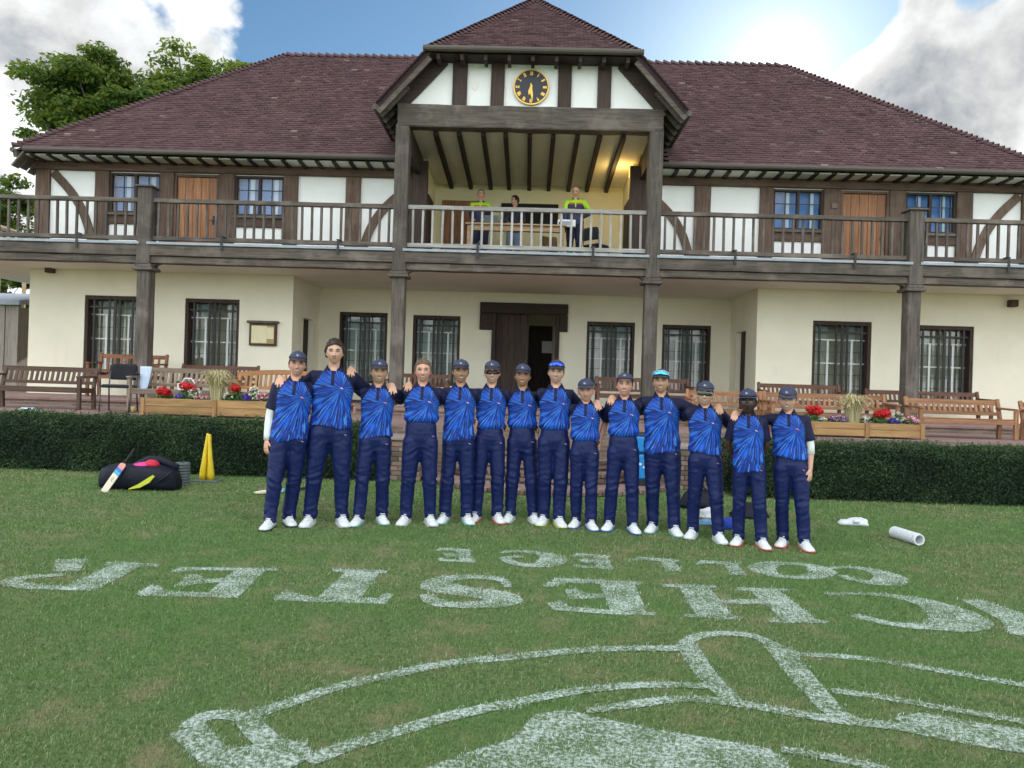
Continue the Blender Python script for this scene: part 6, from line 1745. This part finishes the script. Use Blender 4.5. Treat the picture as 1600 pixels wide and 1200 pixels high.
def glasses_mesh(on_cap):
    m = MB(); n = 22; R = []
    for j in range(5):
        row = []
        for k in range(n + 1):
            a = radians(-90 - 62 + 124 * k / n); f = j / 4 - .5
            nosecut = .35 * math.exp(-((k / n - .5) / .07) ** 2) * (f < 0)
            hgt = .034 * (1 - .45 * (abs(k / n - .5) * 2) ** 2.5)
            row.append(Vector((.083 * cos(a), .105 * sin(a) - .004 - .004 * (1 - abs(f) * 2), -.001 + f * hgt * (1 - nosecut))))
        R.append(row)
    back = [[p * .965 for p in r] for r in R[::-1]]
    m.loft(R + back, False, closed=False)
    fr = MB()
    top = [R[4][k] + Vector((0, -.001, .001)) for k in range(n + 1)]
    fr.tube(top, .0028, 6)
    for s in (0, n): fr.tube([R[2][s], Vector((math.copysign(.080, R[2][s].x), .02, .006)), Vector((math.copysign(.078, R[2][s].x), .05, -.004))], .003, 6)
    return m.mesh('lens', True), fr.mesh('frame', True)
LENS_ME, LENSF_ME = glasses_mesh(False)
def shoe_meshes():
    st = [(.100, .016, .055), (.090, .032, .088), (.055, .038, .104), (.005, .040, .100), (-.045, .0445, .082), (-.095, .049, .063), (-.140, .047, .052), (-.172, .037, .043), (-.190, .014, .034)]
    m = MB(); rings = []
    for y, w, h in st:
        R = []
        for k in range(16):
            a = 2 * pi * k / 16; c, s = cos(a), sin(a)
            zz_ = .0145 + (h - .0145) * max(0, s) ** .8 if s > 0 else .0145
            ww = w * (1 - .35 * max(0, s) ** 2) if y > -.06 else w * (1 - .15 * max(0, s) ** 2)
            R.append(Vector((ww * c, y, zz_)))
        rings.append(R)
    m.loft(rings); up = m.mesh('shoe', True)
    b = MB(); L = [(w * 1.02 + .002, y) for y, w, h in st]; pts = [(w, y) for w, y in L] + [(-w, y) for w, y in L[::-1]]
    b.prism(pts, lambda u, v, t: Vector((u, v * 1.03, t + (.010 if v < -.16 and t < .01 else 0))), 0.0, .016); so = b.mesh('sole')
    l = MB()
    for k in range(4):
        y = -.035 - k * .022; zz_ = .092 - k * .0105; l.bar((-.022, y, zz_), (.022, y - .012, zz_), .006, .006)
    la = l.mesh('laces')
    for q, mt in ((up, M['shoe']), (la, M['frame_white'])): q.materials.append(mt)
    return up, so, la
SHOE_UP, SHOE_SO, SHOE_LA = shoe_meshes()
SO_BY = {}
for k, mt in SOLE.items():
    q = SHOE_SO.copy(); q.materials.append(mt); SO_BY[k] = q

def ik(S, T, L1, L2, pole):
    d = T - S; D = d.length; mx = (L1 + L2) * .985
    if D > mx: T = S + d * (mx / D); d = T - S; D = mx
    if D < .12: D = .12
    n = d.normalized(); a = (L1 * L1 - L2 * L2 + D * D) / (2 * D); h = math.sqrt(max(0, L1 * L1 - a * a))
    p = pole - n * pole.dot(n); p.normalize()
    return S + n * a + p * h, T
def add_hand(mb, W, d, nrm, side, curl=.35, spread=.10, k=1.0):
    """W wrist, d towards the fingers, nrm out of the back of the hand; side = +1 when the thumb lies on d x nrm"""
    d = d.normalized(); nrm = (nrm - d * nrm.dot(d)).normalized(); sdv = d.cross(nrm) * side
    rings = []
    for f, w, th in ((-.01, .026, .020), (.02, .034, .019), (.055, .042, .016), (.088, .041, .013)):
        rings.append([W + d * (f * k) + sdv * (w * k * cos(a) * (1 if True else 1)) + nrm * (th * k * sin(a)) for a in [2 * pi * q / 12 for q in range(12)]])
    mb.loft(rings)
    for i, (o, ln) in enumerate(((.031, .068), (.011, .078), (-.010, .073), (-.030, .057))):
        b = W + d * (.080 * k) + sdv * (o * k); dd = (d + sdv * ((o / .031) * spread)).normalized(); pts = [b - d * .015 * k, b]; rr = [.0085 * k, .0095 * k]
        c = 0
        for j, seg in enumerate((.42, .33, .25)):
            c += curl * (1.0 if j else .7); v = dd * cos(c) - nrm * sin(c); pts.append(pts[-1] + v * (ln * seg * k)); rr.append((.0092 - .0009 * j) * k)
        mb.tube(pts, rr, 8)
    b = W + d * (.022 * k) + sdv * (.030 * k); v = (d * .72 + sdv * .62 - nrm * .25).normalized(); v2 = (d * .92 + sdv * .28 - nrm * .35).normalized()
    mb.tube([b - sdv * .012 * k, b, b + v * .034 * k, b + v * .034 * k + v2 * .030 * k], [.012 * k, .0125 * k, .0105 * k, .0085 * k], 8)

def person(i, P):
    s, lean = P['s'], P['lean']
    root = P['root']; w = P.get('w', 1.0)
    sh = lambda q: Vector((q[0] + lean * max(0, q[2]) / 1.8, q[1], q[2]))
    tostd = lambda wp: P['RM'].inverted() @ (Vector(wp) - P['pos']) / s
    hs = 1.05 * (1 / s) ** .8
    hy, ht, hn = P.get('head', (0, 0, 0))
    hc = sh((0, -.012, 1.80 - .117 * hs))
    HM = Matrix.Translation(hc) @ Matrix.Rotation(radians(hy), 4, 'Z') @ Matrix.Rotation(radians(hn), 4, 'X') @ Matrix.Rotation(radians(ht), 4, 'Y') @ Matrix.Scale(hs, 4)
    # ---- arms
    body, shirt = MB(), MB()
    arm_pts = {}
    for side in (-1, 1):
        S = sh((side * .168 * w, .008, 1.435))
        spec = P['arms'][side]
        L1, L2 = .295, .262
        if spec[0] == 'hang':
            E = S + Vector((side * spec[1], .012, -L1 * .985)); W = E + Vector((side * spec[2], -.045, -L2 * .97)); hd = (W - E).normalized() + Vector((0, -.05, -.1)); nr = Vector((side * .9, -.55, 0)); curl, sprd = .30, .12
        elif spec[0] == 'hip':
            E = S + Vector((side * .20, .10, -.21)); W = sh((side * .165 * w, .0, 1.10)); hd = Vector((-side * .3, -.75, -.5)); nr = Vector((side * .8, 0, .3)); curl, sprd = .35, .1
        elif spec[0] == 'table':
            W = sh(spec[1]); E, W = ik(S, W, L1, L2, Vector((side * .8, .5, -.6))); hd = Vector((-side * .35, -1, -.1)); nr = Vector((0, .1, 1)); curl, sprd = .25, .12
        elif spec[0] == 'back':                 # behind his own back
            E = S + Vector((side * .055, .07, -.275)); W = E + Vector((-side * .08, .10, -.21)); hd = (W - E); nr = Vector((0, 1, 0)); curl, sprd = .3, .1
        else:                                     # a point on somebody else, in world space
            wp, hd_w, nr_w, curl, pole = spec[1:6]; S = S + Vector((0, .035, 0))
            T_ = tostd(wp); E, W = ik(S, T_, L1, L2, Vector(pole)); hd = Vector(hd_w); nr = Vector(nr_w); sprd = .16
        arm_pts[side] = (S, E, W)
        mid = S + (E - S) * .55; fm = E + (W - E) * .30
        body.tube([S + Vector((-side * .06, 0, .01)), S, mid, E, fm, W - (W - E) * .12, W], [.050, .050 * w, .044 * w, .0375 * w, .0385 * w, .027, .0255], 14)
        # which way the thumb lies: towards the front / the body
        dn = hd.normalized(); nn = (nr - dn * nr.dot(dn)).normalized(); cr_ = dn.cross(nn)
        ref = Vector((-side * .4, -1, 0)) if spec[0] != 'on' else Vector((-side * 1.0, 0, .3))
        add_hand(body, W, hd, nr, 1 if cr_.dot(ref) > 0 else -1, curl, sprd, .98)
        # sleeve
        ln_ = P.get('sleeve', .80)
        a0 = S + Vector((-side * .085, 0, .012)); pts = [a0, S + Vector((side * .005, 0, .004))]
        rad = [.052 * w, .064 * w]
        if ln_ <= 1:
            pts += [S + (E - S) * (ln_ * .55), S + (E - S) * ln_]; rad += [.064 * w, .068 * w]
        else:
            pts += [S + (E - S) * .55, E, E + (W - E) * .5, W - (W - E) * .03]; rad += [.062, .054, .047, .038]
        shirt.tube(pts, rad, 18)
    # ---- body (head, neck, chest, arms, hands in one skin)
    add_head(body, HM)
    nk = HM @ Vector((0, .018, -.060))
    body.tube([nk, sh((0, .022, 1.545)), sh((0, .020, 1.47))], [.055 * hs, .055, .070], 16)
    body.loft([[sh(q) for q in ring(z, a * w, b, .01)] for z, a, b in ((1.10, .135, .085), (1.25, .150, .095), (1.38, .165, .095), (1.45, .135, .080), (1.50, .075, .060))])
    me = remeshed(body, .0066, 1, .4, .55)
    vc = verts_of(me); hm = np.array(HM.inverted()); hp = vc @ hm[:3, :3].T + hm[:3, 3]
    far = hp[:, 2] < -.14; hp[far] = (0, 1, -1)
    vattr(me, 'hp', hp, 'FLOAT_VECTOR')
    me.materials.append(skin(P['tone'], P.get('smile', 'smile'), P.get('brow', 'brown')))
    bo = link('body', me, root, keep_world=False); bo.scale = (s, s, s)
    # ---- shirt
    zh = P['hem'] / s; tuck = P['tuck']
    prof = [(zh, .172 if tuck else .192, .116 if tuck else .134), (zh + .03, .180 if tuck else .191, .124 if tuck else .133)]
    tab = [(.90, .190, .132), (1.00, .187, .128), (1.10, .176, .118), (1.22, .180, .118), (1.32, .190, .123), (1.40, .190, .117), (1.44, .168, .102), (1.475, .126, .084), (1.502, .088, .074), (1.522, .072, .066)]
    for z, a, b in tab:
        if z > zh + .05: prof.append((z, a, b))
    shirt.loft([[sh((q[0], q[1], q[2] - (.030 * max(0, -q[1] / .07) if z > 1.49 else 0))) for q in ring(z, a * (w if z < 1.46 else 1), b * (.5 + .5 * w), .006)] for z, a, b in prof])
    me = remeshed(shirt, .0095, 3, .5)
    vc = verts_of(me); nm = normals_of(me)
    x0 = vc[:, 0] - lean * vc[:, 2] / 1.8
    off = i * 3.17
    n1 = nz(vc, (5, 5, 9), off); n2 = nz(vc + n1[:, None] * .04, (13, 13, 20), off + 7)
    low = np.clip((1.28 - vc[:, 2]) / .25, 0, 1)
    if tuck: blouse = np.exp(-((vc[:, 2] - zh - .055) / .035) ** 2) * .012
    else: blouse = 0
    amp = .004 + .006 * low
    vc2 = vc + nm * (n1 * amp + n2 * amp * .45 + blouse)[:, None]
    if not tuck:           # an uneven hem
        hz = np.clip((zh + .06 - vc[:, 2]) / .06, 0, 1); vc2[:, 2] += hz * .018 * np.sin(x0 * 14 + off)
    # raglan seam from the neck to the armpit
    xb = .060 + np.clip(1.535 - vc[:, 2], 0, 1) / .155 * .098
    sl = ((np.abs(x0) > xb * (.45 + .55 * w)) & (vc[:, 2] > 1.20)).astype(np.float32)
    for side in (-1, 1):
        S, E, W = arm_pts[side]; S, E = np.array(S), np.array(E)
        def dist(A, B):
            ab = B - A; t = np.clip(((vc - A) @ ab) / (ab @ ab), 0, 1); return np.linalg.norm(vc - (A + t[:, None] * ab), axis=1)
        dA = dist(S, E); torso = (np.abs(x0) < .150 * w) & (vc[:, 1] < .06)
        sl = np.where((dA < .085) & ~torso & (x0 * side > 0), 1.0, sl)
    sl = np.where((vc[:, 2] < 1.385) & (np.abs(x0) < .158 * w) & (np.abs(vc[:, 1]) < .16), 0.0, sl)
    set_verts(me, vc2)
    vattr(me, 'sleeve', sl); vattr(me, 'px', x0)
    me.materials.append(P.get('shirt_mat', M['shirt']))
    so = link('shirt', me, root, keep_world=False); so.scale = (s, s, s)
    # ---- collar
    cm = MB(); n = 26; gap = .50; rows = [[], [], [], []]
    for k in range(n + 1):
        a = -pi / 2 + gap + (2 * pi - 2 * gap) * k / n
        f = abs(k / n - .5) * 2
        tip = max(0, (f - .72) / .28)
        for r_, (ra, rb, zz_) in enumerate(((.062, .060, 1.508 - .03 * f ** 3), (.066, .068, 1.558 - .045 * f ** 4), (.086, .084, 1.528 - .040 * f ** 3), (.104 + .012 * tip, .096 + .014 * tip, 1.498 - .040 * tip - .016 * f))):
            rows[r_].append(sh((ra * cos(a) * (1 - .25 * tip * (r_ > 1)), .014 + rb * sin(a), zz_)))
    cm.loft(rows + [[p + Vector((0, .002, -.006)) for p in r] for r in rows[:0:-1]], False, closed=False)
    c_o = cm.build('collar', P.get('collar_mat', M['collar']), so, smooth=True, keep_world=False); 
    # ---- trousers
    tr = MB(); top = P['waist'] / s
    pel = [(top, .156, .104), (top - .025, .162, .110), (top - .07, .170, .116), (.93, .176, .120), (.87, .172, .110), (.80, .145, .088)]
    pel = [q for j, q in enumerate(pel) if j < 2 or q[0] < top - .05]
    tr.loft([[sh(q) for q in ring(z, a * w, b, .006)] for z, a, b in pel])
    feet = P['feet']
    for side in (-1, 1):
        fx, fy = feet[side]
        hip = sh((side * .088 * w, -.008, .90)); ank = Vector((fx, fy + .030, .060)); kn = hip.lerp(ank, .53) + Vector((side * .006, -.022, 0))
        tr.tube([hip + Vector((0, 0, .05)), hip, hip.lerp(kn, .5), kn, kn.lerp(ank, .45) + Vector((0, .012, 0)), kn.lerp(ank, .85), ank], [.092, .106 * w, .092 * w, .077, .073, .067, .069], 18, squash=1.0)
    me = remeshed(tr, .0105, 3, .5)
    vc = verts_of(me); nm = normals_of(me); off = i * 5.3 + 2
    n1 = nz(vc, (6, 6, 4), off); n2 = nz(vc + n1[:, None] * .06, (10, 10, 26), off + 4); n3 = nz(vc, (30, 30, 5), off + 9)
    z = vc[:, 2]
    kfold = np.exp(-((z - .47) / .10) ** 2) + 1.35 * np.clip((.27 - z) / .18, 0, 1) + .5 * np.exp(-((z - .80) / .06) ** 2)
    gath = np.clip((z - (top - .14)) / .12, 0, 1)
    vc2 = vc + nm * (n1 * .008 + n2 * (.003 + .009 * kfold) + n3 * .004 * gath)[:, None]
    set_verts(me, vc2); me.materials.append(P.get('trouser_mat', M['trouser']))
    to = link('trousers', me, root, keep_world=False); to.scale = (s, s, s)
    if P.get('logo', True):
        lg = MB(); q = sh((.135 * w, -.112, top - .16 if tuck else .885)); lg.box(q + Vector((0, .004, 0)), (.020, .02, .007), Matrix.Rotation(.5, 3, 'Z') @ Matrix.Rotation(.3, 3, 'Y'))
        lo = lg.build('logo', M['logo'], to, keep_world=False)
    # ---- shoes
    for side in (-1, 1):
        fx, fy = feet[side]
        o = link('shoe', SHOE_UP, root, Vector((fx, fy, 0)) * s, (0, 0, side * radians(P.get('toe', 16))), False); k_ = 1.05 * s ** .5; o.scale = (k_ * 1.10, k_, k_ * 1.08)
        link('sole', SO_BY[P.get('sole', 'white')], o, keep_world=False); link('laces', SHOE_LA, o, keep_world=False)
    # ---- head wear
    Ls = Matrix.Scale(s, 4)
    def headobj(name, me_, mat=None, extra=None, parent=None):
        o = bpy.data.objects.new(name, me_); col.objects.link(o); o.parent = root
        Mx = Ls @ HM
        if extra is not None: Mx = Mx @ extra
        o.matrix_basis = Mx
        return o
    hk = P.get('hair', ('under', 'brown'))
    key = (hk[0], hk[1], i % 3)
    if key not in HAIRS:
        hme = hair_mesh(hk[0], 1.7 * (i % 3) + len(HAIRS)); hme.materials.append(HAIRM[hk[1]]); HAIRS[key] = hme
    headobj('hair', HAIRS[key])
    if P.get('cap'):
        tl = Matrix.Rotation(radians(P.get('cap_tilt', 0)), 4, 'X')
        c = headobj('cap', CAP_ME, extra=tl); pk_ = link('peak', PEAK_ME, c, keep_world=False)
    if P.get('glasses'):
        kind, lens, frm = P['glasses']
        ex = Matrix.Identity(4) if kind == 'eyes' else Matrix.Translation((0, -.006, .055)) @ Matrix.Rotation(radians(-16), 4, 'X') @ Matrix.Scale(1.07, 4)
        key = ('lens', lens)
        if key not in HAIRS: q = LENS_ME.copy(); q.materials.append(LENS[lens]); HAIRS[key] = q
        key2 = ('frm', frm)
        if key2 not in HAIRS: q = LENSF_ME.copy(); q.materials.append(M['lens_frame_' + frm]); HAIRS[key2] = q
        gobj = headobj('sunglasses', HAIRS[key], extra=ex); link('frame', HAIRS[key2], gobj, keep_world=False)
    # ---- bare extras: white arm sleeves
    for side, f0, f1 in P.get('white_sleeve', ()):
        S, E, W = arm_pts[side]
        path = [S + (E - S) * .72, S + (E - S) * .9, E, E + (W - E) * .35, E + (W - E) * .8, W]
        rr = [.048, .046, .0425, .0435, .036, .031]
        a, b = f0, f1
        m = MB(); m.tube(path[a:b], [q * w * 1.0 for q in rr[a:b]], 16); o = m.build('arm_sleeve', M['sleeve_white'], root, smooth=True, keep_world=False); o.scale = (s, s, s)
    return arm_pts
HAIRS = {}

# the team, left to right: head x, top y, foot (x, y) pairs, shirt hem y, tucked, look
TEAM = [
 dict(hx=465, ty=547, f=((416, 833), (455, 827)), hem=690, tuck=False, cap=True, tone='pink', hair=('under', 'brown'), sole='black', w=1.0, head=(3, 3, 0), label='player at the far left of the row with a white sleeve on his forearm'),
 dict(hx=523, ty=528, f=((484, 823), (533, 825)), hem=668, tuck=False, cap=False, tone='fair', hair=('full', 'brown'), sole='white', w=1.06, smile='flat', head=(0, 0, 0), label='tallest player in the row, bareheaded with dark brown hair'),
 dict(hx=593, ty=560, f=((558, 823), (597, 821)), hem=684, tuck=False, cap=True, tone='olive', hair=('under', 'dark'), sole='green', w=.96, head=(4, 2, 0), label='capped player between the tall bareheaded one and the sandy haired one'),
 dict(hx=661, ty=558, f=((633, 821), (671, 823)), hem=660, tuck=True, cap=False, tone='pink', hair=('short', 'sandy'), sole='white', w=1.0, head=(0, 0, 0), brow='fair', label='bareheaded player with short sandy hair and tucked shirt'),
 dict(hx=720, ty=560, f=((694, 819), (729, 821)), hem=688, tuck=False, cap=True, tone='tan', hair=('under', 'dark'), sole='green', w=.93, brow='dark', head=(3, 0, 0), label='tanned player with cap and broad smile, shirt hanging out, beside the sandy haired one'),
 dict(hx=769, ty=562, f=((743, 817), (777, 819)), hem=671, tuck=True, cap=True, tone='fair', hair=('under', 'brown'), sole='red', w=.92, glasses=('eyes', 'black', 'black'), head=(0, 0, 0), label='player wearing black sunglasses under his cap'),
 dict(hx=816, ty=567, f=((796, 817), (833, 819)), hem=670, tuck=True, cap=True, tone='tan', hair=('under', 'dark'), sole='white', w=.90, brow='dark', head=(0, 2, 0), label='dark browed slim player in cap standing before the open doorway'),
 dict(hx=869, ty=561, f=((849, 822), (873, 825)), hem=672, tuck=True, cap=True, tone='fair', hair=('under', 'dark'), sole='yellow', w=.93, glasses=('cap', 'blue', 'black'), head=(-2, 2, 0), label='tall slim player with blue mirrored sunglasses resting on his cap'),
 dict(hx=915, ty=590, f=((899, 826), (923, 830)), hem=689, tuck=True, cap=True, tone='pink', hair=('under', 'blond'), sole='blue', w=.94, brow='fair', smile='flat', head=(-4, -3, 2), cap_tilt=3, label='small pale boy, shortest near the middle, cap pulled low'),
 dict(hx=976, ty=581, f=((951, 831), (989, 835)), hem=682, tuck=True, cap=True, tone='pink', hair=('under', 'brown'), sole='blue', w=.95, head=(-4, 2, -4), cap_tilt=-6, label='grinning boy with cap tipped back in front of the wooden bench'),
 dict(hx=1032, ty=575, f=((1018, 834), (1055, 839)), hem=708, tuck=False, cap=True, tone='olive', hair=('under', 'brown'), sole='green', w=1.06, glasses=('cap', 'cyan', 'white'), head=(-5, 0, -2), label='sturdy player with turquoise sunglasses on his cap'),
 dict(hx=1101, ty=594, f=((1079, 843), (1125, 850)), hem=709, tuck=False, cap=True, tone='fair', hair=('under', 'dark'), sole='white', w=1.0, glasses=('eyes', 'green', 'white'), head=(-4, 3, 0), label='smiling player wearing white framed green sunglasses'),
 dict(hx=1168, ty=606, f=((1152, 855), (1191, 859)), hem=739, tuck=False, cap=True, tone='dark', hair=('under', 'dark'), sole='red', w=.94, smile='flat', brow='dark', head=(-6, -2, 0), label='dark skinned player with a serious look, arms held behind him'),
 dict(hx=1230, ty=602, f=((1221, 859), (1259, 864)), hem=717, tuck=False, cap=True, tone='fair', hair=('under', 'brown'), sole='red', w=1.0, head=(-6, 2, 3), cap_tilt=7, label='player at the far right of the row, white band on his elbow'),
]
for i, P in enumerate(TEAM):
    (ax_, ay), (bx_, by) = P['f']
    ga, gb = gnd(ax_, ay), gnd(bx_, by)
    yroot = (ga.y + gb.y) / 2 + .13
    xroot = (ga.x + gb.x) / 2 * (yroot / ((ga.y + gb.y) / 2))
    yroot += {0: .10, 13: .05}.get(i, 0.0); xroot = (ga.x + gb.x) / 2 * (yroot / ((ga.y + gb.y) / 2))
    P['pos'] = Vector((xroot, yroot, 0))
    zt = at(P['hx'], P['ty'], yroot - .05).z
    P['s'] = (zt - (.018 if P['cap'] else .02)) / 1.80
    hxw = at(P['hx'], P['ty'] + 30, yroot).x
    rz = math.atan2(xroot, yroot) * -1.0 * .85
    P['RM'] = Matrix.Rotation(rz, 3, 'Z')
    P['lean'] = (hxw - xroot) / P['s'] * 1.0
    P['hem'] = at(P['hx'], P['hem'], yroot - .1).z
    P['waist'] = P['hem'] + .012 if P['tuck'] else 1.03 * P['s']
    dxs = (gb.x - ga.x) / 2 / P['s'] * 1.0; dy = (gb.y - ga.y) / 2 / P['s']
    P['feet'] = {-1: (-dxs, -dy * .8), 1: (dxs, dy * .8)}
    root = empty('person', P['pos'], rz); P['root'] = root
    tag(root, P['label'], 'person', 'cricket team standing arm in arm')
    print('p%d' % (i + 1), tuple(round(q, 2) for q in P['pos']), 's', round(P['s'], 3), 'lean', round(P['lean'], 3), 'hem', round(P['hem'] / P['s'], 2), 'feet', round(dxs, 2))
def onP(j, q):
    P = TEAM[j - 1]; v = Vector((q[0] + P['lean'] * q[2] / 1.8, q[1], q[2]))
    return P['pos'] + P['RM'] @ (v * P['s'])
def shoulder(j, side):       # draped over the shoulder of player j from behind
    return ('on', onP(j, (side * .150 * TEAM[j - 1]['w'], .060, 1.535)), (side * .05, -.85, -.52), (0, -.35, .9), .28, (0, .8, -.75))
def waist(j, side, z=1.12): return ('on', onP(j, (side * .185 * TEAM[j - 1]['w'], .09, z)), (side * .25, -.9, -.25), (side * .9, .3, 0), .40, (0, 1, -.15))
def mid(j, z=1.26): return ('on', onP(j, (0, .19, z)), (0, 0, -1), (0, 1, 0), .2, (0, 1, -.2))
ARMS = {1: (('hang', .07, .02), waist(2, 1, 1.14)), 2: (shoulder(1, -1), shoulder(3, 1)), 3: (shoulder(2, 1), shoulder(4, -1)), 4: (mid(3), waist(5, 1)), 5: (mid(4), waist(6, 1, 1.05)),
        6: (mid(5), waist(7, 1, 1.06)), 7: (mid(6), mid(8)), 8: (mid(7), shoulder(9, 1)), 9: (mid(8, 1.2), mid(10)), 10: (waist(9, 1, 1.02), mid(11)), 11: (shoulder(10, -1), shoulder(12, 1)),
        12: (mid(11), mid(13)), 13: (('back',), ('back',)), 14: (shoulder(13, -1), ('hang', .075, .0))}
TEAM[0]['white_sleeve'] = ((-1, 0, 6),); TEAM[13]['white_sleeve'] = ((1, 0, 4),)
for i, P in enumerate(TEAM):
    l, r = ARMS[i + 1]; P['arms'] = {-1: l, 1: r}
    person(i, P)

# three men up on the balcony ---------------------------------------------------
def m_jacket(name):
    t = NT(name); tc = t.n('ShaderNodeTexCoord'); sp = t.n('ShaderNodeSeparateXYZ'); t.l(tc.outputs['Object'], sp.inputs[0]); x, y, z = sp.outputs
    sl = t.attr('sleeve').outputs['Fac']
    yk = t.range(z, 1.405, 1.42); c = t.mix(yk, (.010, .014, .055), (.42, .74, .02))
    x = t.attr('px').outputs['Fac']; st = t.math('MULTIPLY', t.range(z, 1.37, 1.38), t.range(z, 1.41, 1.40)); c = t.mix(st, c, (.62, .10, .02))
    zp = t.range(t.math('ABSOLUTE', x), .014, .010); c = t.mix(t.math('MULTIPLY', zp, t.range(z, 1.30, 1.31)), c, (.42, .74, .02))
    c = t.mix(sl, c, t.mix(t.range(z, 1.24, 1.27), (.010, .014, .055), (.42, .74, .02)))
    t.col(c); t.rough(.6); t.bump(t.noise(t.coords('Object', (10, 10, 6)), 2.2, 5), .5, .012); return t.mat
M['jacket'] = m_jacket('navy_and_lime_jacket'); M['dark_top'] = m_cloth('dark_navy_top', (.012, .014, .030)); M['jeans'] = m_cloth('faded_jeans', (.16, .21, .30)); M['navy_trs'] = m_cloth('navy_track_pants', (.012, .016, .045))
BAL = [dict(hx=752, ty=295, y=17.55, w=1.08, cap=False, tone='pink', hair=('short', 'grey'), shirt_mat=M['jacket'], sleeve=1.2, trouser_mat=M['navy_trs'], glasses=None, smile='flat', brow='fair', head=(12, 0, 6), arms={-1: ('table', (-.16, -.36, 1.02)), 1: ('table', (.14, -.36, 1.02))}, label='man in lime and navy jacket standing behind the table on the balcony'),
       dict(hx=805, ty=305, y=17.75, w=1.0, cap=False, tone='olive', hair=('short', 'dark'), shirt_mat=M['dark_top'], sleeve=1.2, trouser_mat=M['jeans'], smile='flat', brow='dark', head=(-62, 0, 0), arms={-1: ('table', (-.14, -.36, 1.05)), 1: ('table', (.16, -.36, 1.05))}, label='man in dark top on the balcony, head turned sideways behind the table'),
       dict(hx=900, ty=291, y=16.75, w=1.08, cap=False, tone='pink', hair=('balding', 'grey'), shirt_mat=M['jacket'], sleeve=1.2, trouser_mat=M['navy_trs'], smile='flat', brow='fair', head=(-14, 0, 10), arms={-1: ('hang', .05, .0), 1: ('hip',)}, label='balding man in lime and navy jacket standing with hand on hip on the balcony')]
for i, P in enumerate(BAL):
    q = at(P['hx'], P['ty'], P['y']); P['pos'] = Vector((q.x, P['y'], ZD + .006)); P['s'] = (q.z - ZD - .02) / 1.80; P['RM'] = Matrix.Identity(3); P['lean'] = 0
    P['hem'] = .90 * P['s']; P['tuck'] = False; P['waist'] = 1.03 * P['s']; P['feet'] = {-1: (-.10, 0), 1: (.10, .02)}; P['collar_mat'] = M['collar']; P['logo'] = False; P['sole'] = 'black'
    P['root'] = empty('person', P['pos']); tag(P['root'], P['label'], 'person', 'men on the balcony'); print('bal', P['s'])
    person(i + 20, P)
